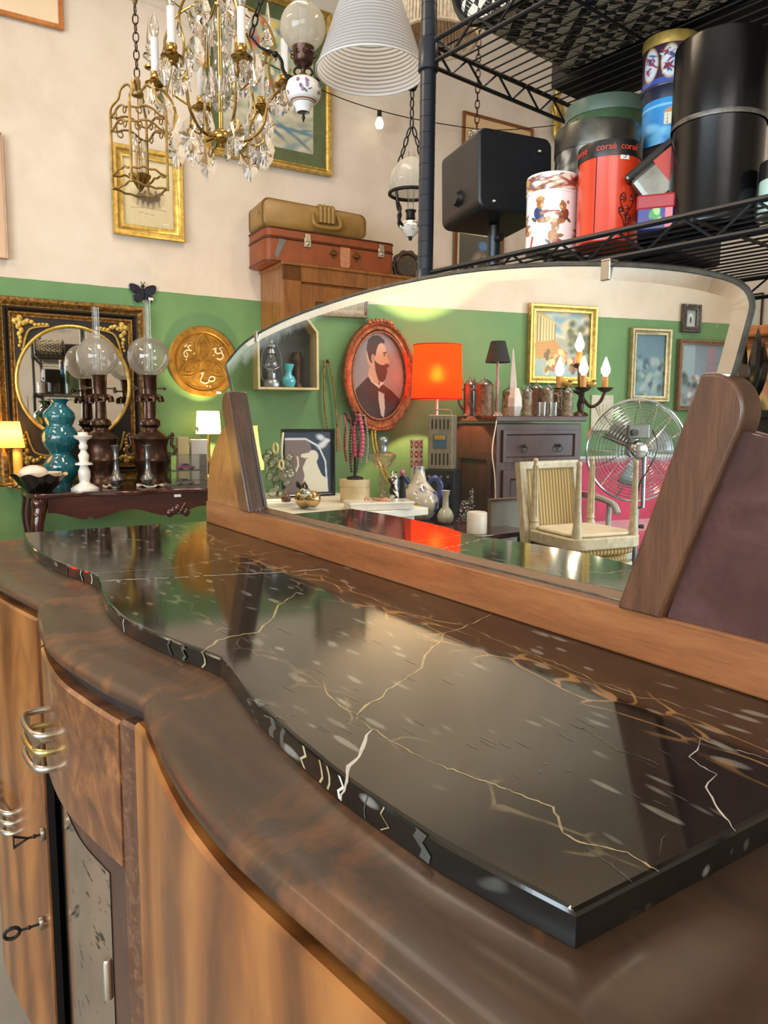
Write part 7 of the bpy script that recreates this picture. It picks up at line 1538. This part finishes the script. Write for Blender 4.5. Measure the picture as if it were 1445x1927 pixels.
# pictures on the far stretch of wall
P = Paint(100, 120, C(176, 152, 100), C(150, 180, 186)).grain(.10, 4, 4)
P.dabs(24, (.2, .62, 1, 1), (.12, .06), [C(190, 200, 196), C(206, 196, 160), C(130, 166, 182), C(216, 206, 176)], 3)
P.poly([(0, 1), (.0, .52), (.08, .5), (.34, .56), (.36, .84), (.28, .90), (.12, 1)], C(196, 176, 120))
for k in range(7): x = .02+.052*k; P.rect(x, .52+.008*k, x+.028, .96-.02*k, C(222, 204, 150)); P.rect(x+.028, .52+.008*k, x+.042, .94-.02*k, C(140, 118, 76))
P.poly([(0, .52), (.36, .58), (.60, .34), (.56, .22), (0, .30)], C(190, 150, 86)); 
for k in range(4): P.line([(0, .50-.05*k), (.36, .54-.055*k), (.6, .36-.05*k)], .016, C(206, 130, 80))
P.dabs(60, (.2, .06, .85, .40), (.035, .05), [C(206, 170, 100), C(180, 110, 80), C(226, 206, 150), C(150, 120, 80), C(216, 186, 140), C(120, 96, 66)], 7, .4); P.dabs(24, (.62, .38, 1, .85), (.06, .05), [C(110, 110, 74), C(130, 124, 84), C(90, 100, 76)], 9)
wall_frame('framed_painting', 992, 1119, 574, 723, 'gold framed painting of a temple colonnade above the dresser', 'painting', .055, .04, gold_leaf, P, WC, True)
P = Paint(60, 90, C(86, 120, 140), C(110, 146, 160)).grain(.12, 3, 5); P.dabs(50, (0, 0, 1, .6), (.10, .06), [C(60, 90, 110), C(130, 160, 170), C(80, 110, 100), C(150, 170, 170)], 4)
wall_frame('framed_picture', 1183, 1258, 618, 757, 'narrow silver-gold framed blue landscape between the dresser and the red settee', 'picture', .05, .035, plain('champagne_frame', C(176, 160, 120), .35, .6, .2, 30), P, WC, True)
P = Paint(30, 40, C(150, 160, 160), C(190, 196, 196)); P.ell(.5, .5, .22, .28, C(220, 224, 224)); P.ell(.5, .42, .13, .20, C(90, 96, 96))
wall_frame('framed_picture', 1281, 1316, 573, 626, 'tiny dark framed picture highest at the right of the mirror', 'picture', .045, .03, plain('dark_silver_frame', C(90, 84, 78), .35, .6, .4, 60, bump=.4), P, WC, True)
P = Paint(80, 90, C(120, 140, 160), C(140, 160, 176)).grain(.1, 2, 5); P.rect(.05, .4, .3, 1, C(150, 176, 190)); P.rect(.55, .35, .75, 1, C(150, 130, 150)); P.dabs(50, (.05, .05, .9, .5), (.06, .05), [C(80, 100, 96), C(110, 130, 120), C(200, 206, 206), C(150, 120, 120), C(60, 76, 84)], 8)
wall_frame('framed_picture', 1272, 1372, 640, 773, 'large framed bluish interior picture at the right edge of the mirror', 'picture', .04, .035, plain('bronze_frame', C(140, 110, 80), .4, .5, .2, 30), P, WC, True)
p, s = at(1133, 777, True, wall=WC, off=.012); t = thing('wall_relief', 'square cream relief panel on the wall behind the candelabra', 'panel', p, along(WC, True), R=True)
MB().box((0, .003, 0), (.20, .012, 66*s)).build('panel', plain('cream_plaster', C(200, 196, 176), .6), t, smooth=0, bevel=.003); mb = MB()
for k in range(5): a = .5+k*.5; mb.tube(catmull([(0, -.004, -.08), (.04*math.cos(a), -.006, -.01), (.08*math.cos(a), -.004, .02+.05*math.sin(a))], 4), .006, 5)
mb.build('relief', MATS['cream_plaster'], t)

# ---------------------------------------------------------------- chairs on a plinth, fan and settee
cp, s = rd(1088, 1000, 4.0); cpaint = plain('cream_chair_paint', C(190, 176, 146), .5, 0, .15, 30); gst = NT('gold_stripe_velvet'); v = gst.coord((1, 1, 1)); w_ = gst.new('ShaderNodeTexWave'); w_.bands_direction = 'X'; w_.inputs['Scale'].default_value = 14; gst.link(v, w_.inputs['Vector']); gst.col(gst.ramp(w_.outputs['Fac'], [(.3, C(120, 92, 40)), (.6, C(180, 150, 84))])); gst.set(Roughness=.7)
ZP = max(.03, rz_at(1020, 868, 4.1)-.97)
def chair(t, flip=False):
    """t: root at the feet; FLIP turns it legs up, its seat resting at the root"""
    def part(nm, mb, mat, **k):
        if flip: mb.v = [(x, -y, .50-z) for x, y, z in mb.v]
        return mb.build(nm, mat, t, **k)
    sp_ = rrect(.46, .44, .08, 5)
    part('seat_frame', MB().prism(sp_, .39, .45, 'xy'), cpaint, smooth=30, bevel=.006); part('seat', MB().prism(rrect(.42, .40, .08, 5), .45, .49, 'xy'), gst.m, smooth=40, bevel=.016)
    if flip: part('dust_cover', MB().prism(rrect(.40, .38, .08, 5), .372, .389, 'xy'), plain('calico', C(206, 190, 166), .8, 0, .1), smooth=40, bevel=.008)
    for sx in (-1, 1):
        mb = MB(); mb.lathe([(0, 0), (.008, 0), (.015, .012), (.010, .02), (.012, .03), (.021, .33), (.024, .345), (.018, .352), (.026, .365), (.026, .42), (0, .42)], 12, (sx*.19, -.18, 0))
        for k in range(8): a = k*math.pi/4; mb.tube([(sx*.19+.013*math.cos(a), -.18+.013*math.sin(a), .04), (sx*.19+.021*math.cos(a), -.18+.021*math.sin(a), .32)], .003, 4)
        part('leg', mb, cpaint, smooth=50)
        mb = MB(); mb.lathe([(0, 0), (.010, 0), (.015, .012), (.012, .02), (.021, .33), (.026, .36), (.026, .42), (0, .42)], 12, (sx*.18, .18, 0)); part('leg', mb, cpaint, smooth=50)
    if not flip:
        mb = MB(); mb.M = Matrix.Translation((0, .20, .47)) @ Matrix.Rotation(math.radians(-8), 4, 'X'); frame_mb(mb, .44, .50, .05, .035, [(0, -.2), (0, 1), (.3, 1.15), (.8, 1), (1, .3), (1, -.2)], .25); part('back_frame', mb, cpaint, smooth=30)
        mb = MB(); mb.M = Matrix.Translation((0, .20, .47)) @ Matrix.Rotation(math.radians(-8), 4, 'X'); mb.box((0, -.008, .25), (.355, .03, .415)); part('back_pad', mb, gst.m, smooth=0, bevel=.012)
pc1 = Vector((cp.x, cp.y, ZP)); a_c = face(pc1, True, 46)
c1 = thing('chair', 'cream chair with gold striped back, standing under the upturned chair', 'chair', pc1, a_c, 'cream salon chairs', R=True); chair(c1)
c2 = thing('chair', 'cream chair turned upside down with its four legs in the air', 'chair', ROOTM[c1.name] @ Vector((0, .035, .492)), a_c-math.radians(8), 'cream salon chairs', R=True); chair(c2, True)
tag(MB().at((pc1.x, pc1.y, ZP/2), (0, 0, -a_c)).box((0, 0, 0), (.70, .70, ZP-.002)).build('plinth', plain('grey_plinth', C(90, 84, 78), .6), smooth=0, bevel=.004), 'low grey plinth carrying the cream chairs', 'plinth')
p, s = rd(952, 1012, 4.45); z1 = rz_at(952, 936, 4.45); z0 = ZP+.001
bd = thing('framed_board', 'grey framed board leaning in front of the dresser behind the striped chair', 'board', Vector((p.x, p.y, .001)), yaw, R=True); mb = MB(); frame_mb(mb, 84*s, z1, .018, .02, PROF); mb.build('frame', plain('worn_bronze', C(120, 100, 76), .5), bd, smooth=30); MB().box((0, -.004, z1/2), (84*s-.03, .006, z1-.03)).build('board', plain('grey_board', C(150, 146, 136), .7), bd, smooth=0)
# pedestal fan, seen from behind
fp0, s = rd(1198, 848, 4.6); fa = face(fp0, True, 22)
fn = thing('fan', 'chrome wire cage floor fan on a pedestal, beside the chairs', 'fan', Vector((fp0.x, fp0.y, 0)), fa, R=True); fz = fp0.z; FR = 95*s; chrome = plain('chrome', C(200, 204, 208), .15, 1.0, .05)
def cage(ysign, dep, nm):
    mb = MB()
    for k in range(1, 17): r = FR*k/16; y = ysign*dep*(1-(k/16)**2.2); mb.ring((0, y, fz), r, .0017, 40, 4, 'y')
    for k in range(16): a = 2*math.pi*k/16; mb.tube([(FR*f*math.cos(a), ysign*dep*(1-f**2.2), fz+FR*f*math.sin(a)) for f in (.12, .4, .7, .9, 1.0)], .0026, 5)
    return mb.build(nm, chrome, fn)
cage(-1, .09, 'rear_cage'); cage(1, .07, 'front_cage'); MB().ring((0, 0, fz), FR*1.005, .008, 48, 8, 'y').build('cage_rim', chrome, fn)
hub_ = MB().lathe([(0, -.03), (.05, -.03), (.05, .04), (0, .05)], 20, (0, 0, fz), 'y').build('hub', chrome, fn, smooth=50)
for k in range(3):
    a = 2*math.pi*k/3+.3; rows = []
    for f in (.18, .35, .55, .72): rows.append([(FR*f*math.cos(a+w2), .03*math.sin(w2*3)*1.0, fz+FR*f*math.sin(a+w2)) for w2 in (-.38, -.2, 0, .2, .38)])
    MB().loft(rows).build('blade', plain('grey_blade', C(150, 156, 158), .4, .4), fn, smooth=60, solid=.002)
MB().lathe([(0, -.19), (.035, -.19), (.05, -.18), (.058, -.15), (.058, -.09), (0, -.085)], 24, (-.05, 0, fz+.01), 'y').build('motor', chrome, fn, smooth=50)
MB().box((-.055, -.14, fz+.12), (.13, .05, .085)).build('switch_box', plain('satin_grey', C(120, 122, 122), .35, .5), fn, smooth=0, bevel=.008); MB().lathe([(0, -.19), (.02, -.19), (.02, -.165)], 14, (-.09, 0, fz+.115), 'y').build('knob', blk, fn)
MB().tube(catmull([(.03, -.15, fz+.13), (.06, -.17, fz+.02), (.0, -.17, fz-.12), (-.04, -.15, fz-.24), (-.02, -.06, .3), (.0, -.04, .03)], 6), .0045, 6).build('cord', blk, fn)
MB().tube([(0, -.12, fz-.03), (0, -.13, fz-FR*1.08), (0, -.04, fz-FR*1.12)], .012, 8).tube([(0, -.04, fz-FR*1.08), (0, -.04, .03)], .016, 10).build('pole', steel, fn); MB().lathe([(0, 0), (.20, 0), (.20, .012), (.06, .03), (.025, .04), (0, .04)], 28, (0, -.04, 0)).build('base', blk, fn, smooth=50)
MB().lathe([(0, 0), (.012, 0), (.014, .03), (0, .03)], 12, (.016, -.04, fz-FR*1.12-.12), 'x').build('height_knob', blk, fn)
# magenta settee
sp0, s = rd(1205, 960, 5.4); pinkv = plain('magenta_velvet', C(186, 44, 84), .75, 0, .15, 8, Sheen_Weight=.5); gfr = plain('silver_grey_frame', C(186, 186, 182), .45, 0, .1, 30)
st = thing('settee', 'magenta velvet settee with silver-grey wooden frame behind the fan', 'settee', Vector((sp0.x, sp0.y, 0)), along(WC, True)+.05, R=True); sw = 1.02; bz_ = rz_at(1130, 858, 5.4)
mb = MB(); mb.M = Matrix.Translation((0, .10, .42)) @ Matrix.Rotation(math.radians(-10), 4, 'X'); frame_mb(mb, sw, bz_-.42, .045, .05, [(0, 0), (0, 1), (.4, 1.1), (1, .5), (1, 0)]); mb.build('back_frame', gfr, st, smooth=30)
mb = MB(); mb.M = Matrix.Translation((0, .10, .42)) @ Matrix.Rotation(math.radians(-10), 4, 'X'); mb.box((0, -.02, (bz_-.42)/2), (sw-.08, .07, bz_-.50)); mb.build('back_cushion', pinkv, st, smooth=0, bevel=.02)
MB().box((0, -.18, .47), (sw-.04, .52, .14)).build('seat_cushion', pinkv, st, smooth=0, bevel=.03, bseg=3); MB().box((0, -.18, .38), (sw, .54, .05)).build('seat_rail', gfr, st, smooth=0, bevel=.008)
for sx in (-1, 1):
    MB().tube(catmull([(sx*sw/2, .10, .74), (sx*(sw/2+.01), -.1, .75), (sx*(sw/2+.02), -.34, .72), (sx*(sw/2+.02), -.40, .66)], 5), .022, 8).tube([(sx*(sw/2+.01), -.30, .72), (sx*(sw/2), -.28, .38)], .018, 8).build('arm', gfr, st); MB().box((sx*(sw/2+.005), -.06, .756), (.05, .22, .03)).build('arm_pad', pinkv, st, smooth=0, bevel=.012)
    for y in (-.38, .10): MB().lathe([(0, 0), (.014, 0), (.026, .36), (0, .36)], 12, (sx*(sw/2-.04), y, 0)).build('leg', gfr, st)

# a thing that is one mesh: origin at the middle of its base
for o in list(bpy.data.objects):
    if o.parent is None and o.type == 'MESH' and o.get('category') and o.location.length < 1e-6:
        v = np.empty(len(o.data.vertices)*3, 'f'); o.data.vertices.foreach_get('co', v); v = v.reshape(-1, 3)
        c = Vector(((v[:, 0].min()+v[:, 0].max())/2, (v[:, 1].min()+v[:, 1].max())/2, v[:, 2].min())); o.data.transform(Matrix.Translation(-c)); o.location = c
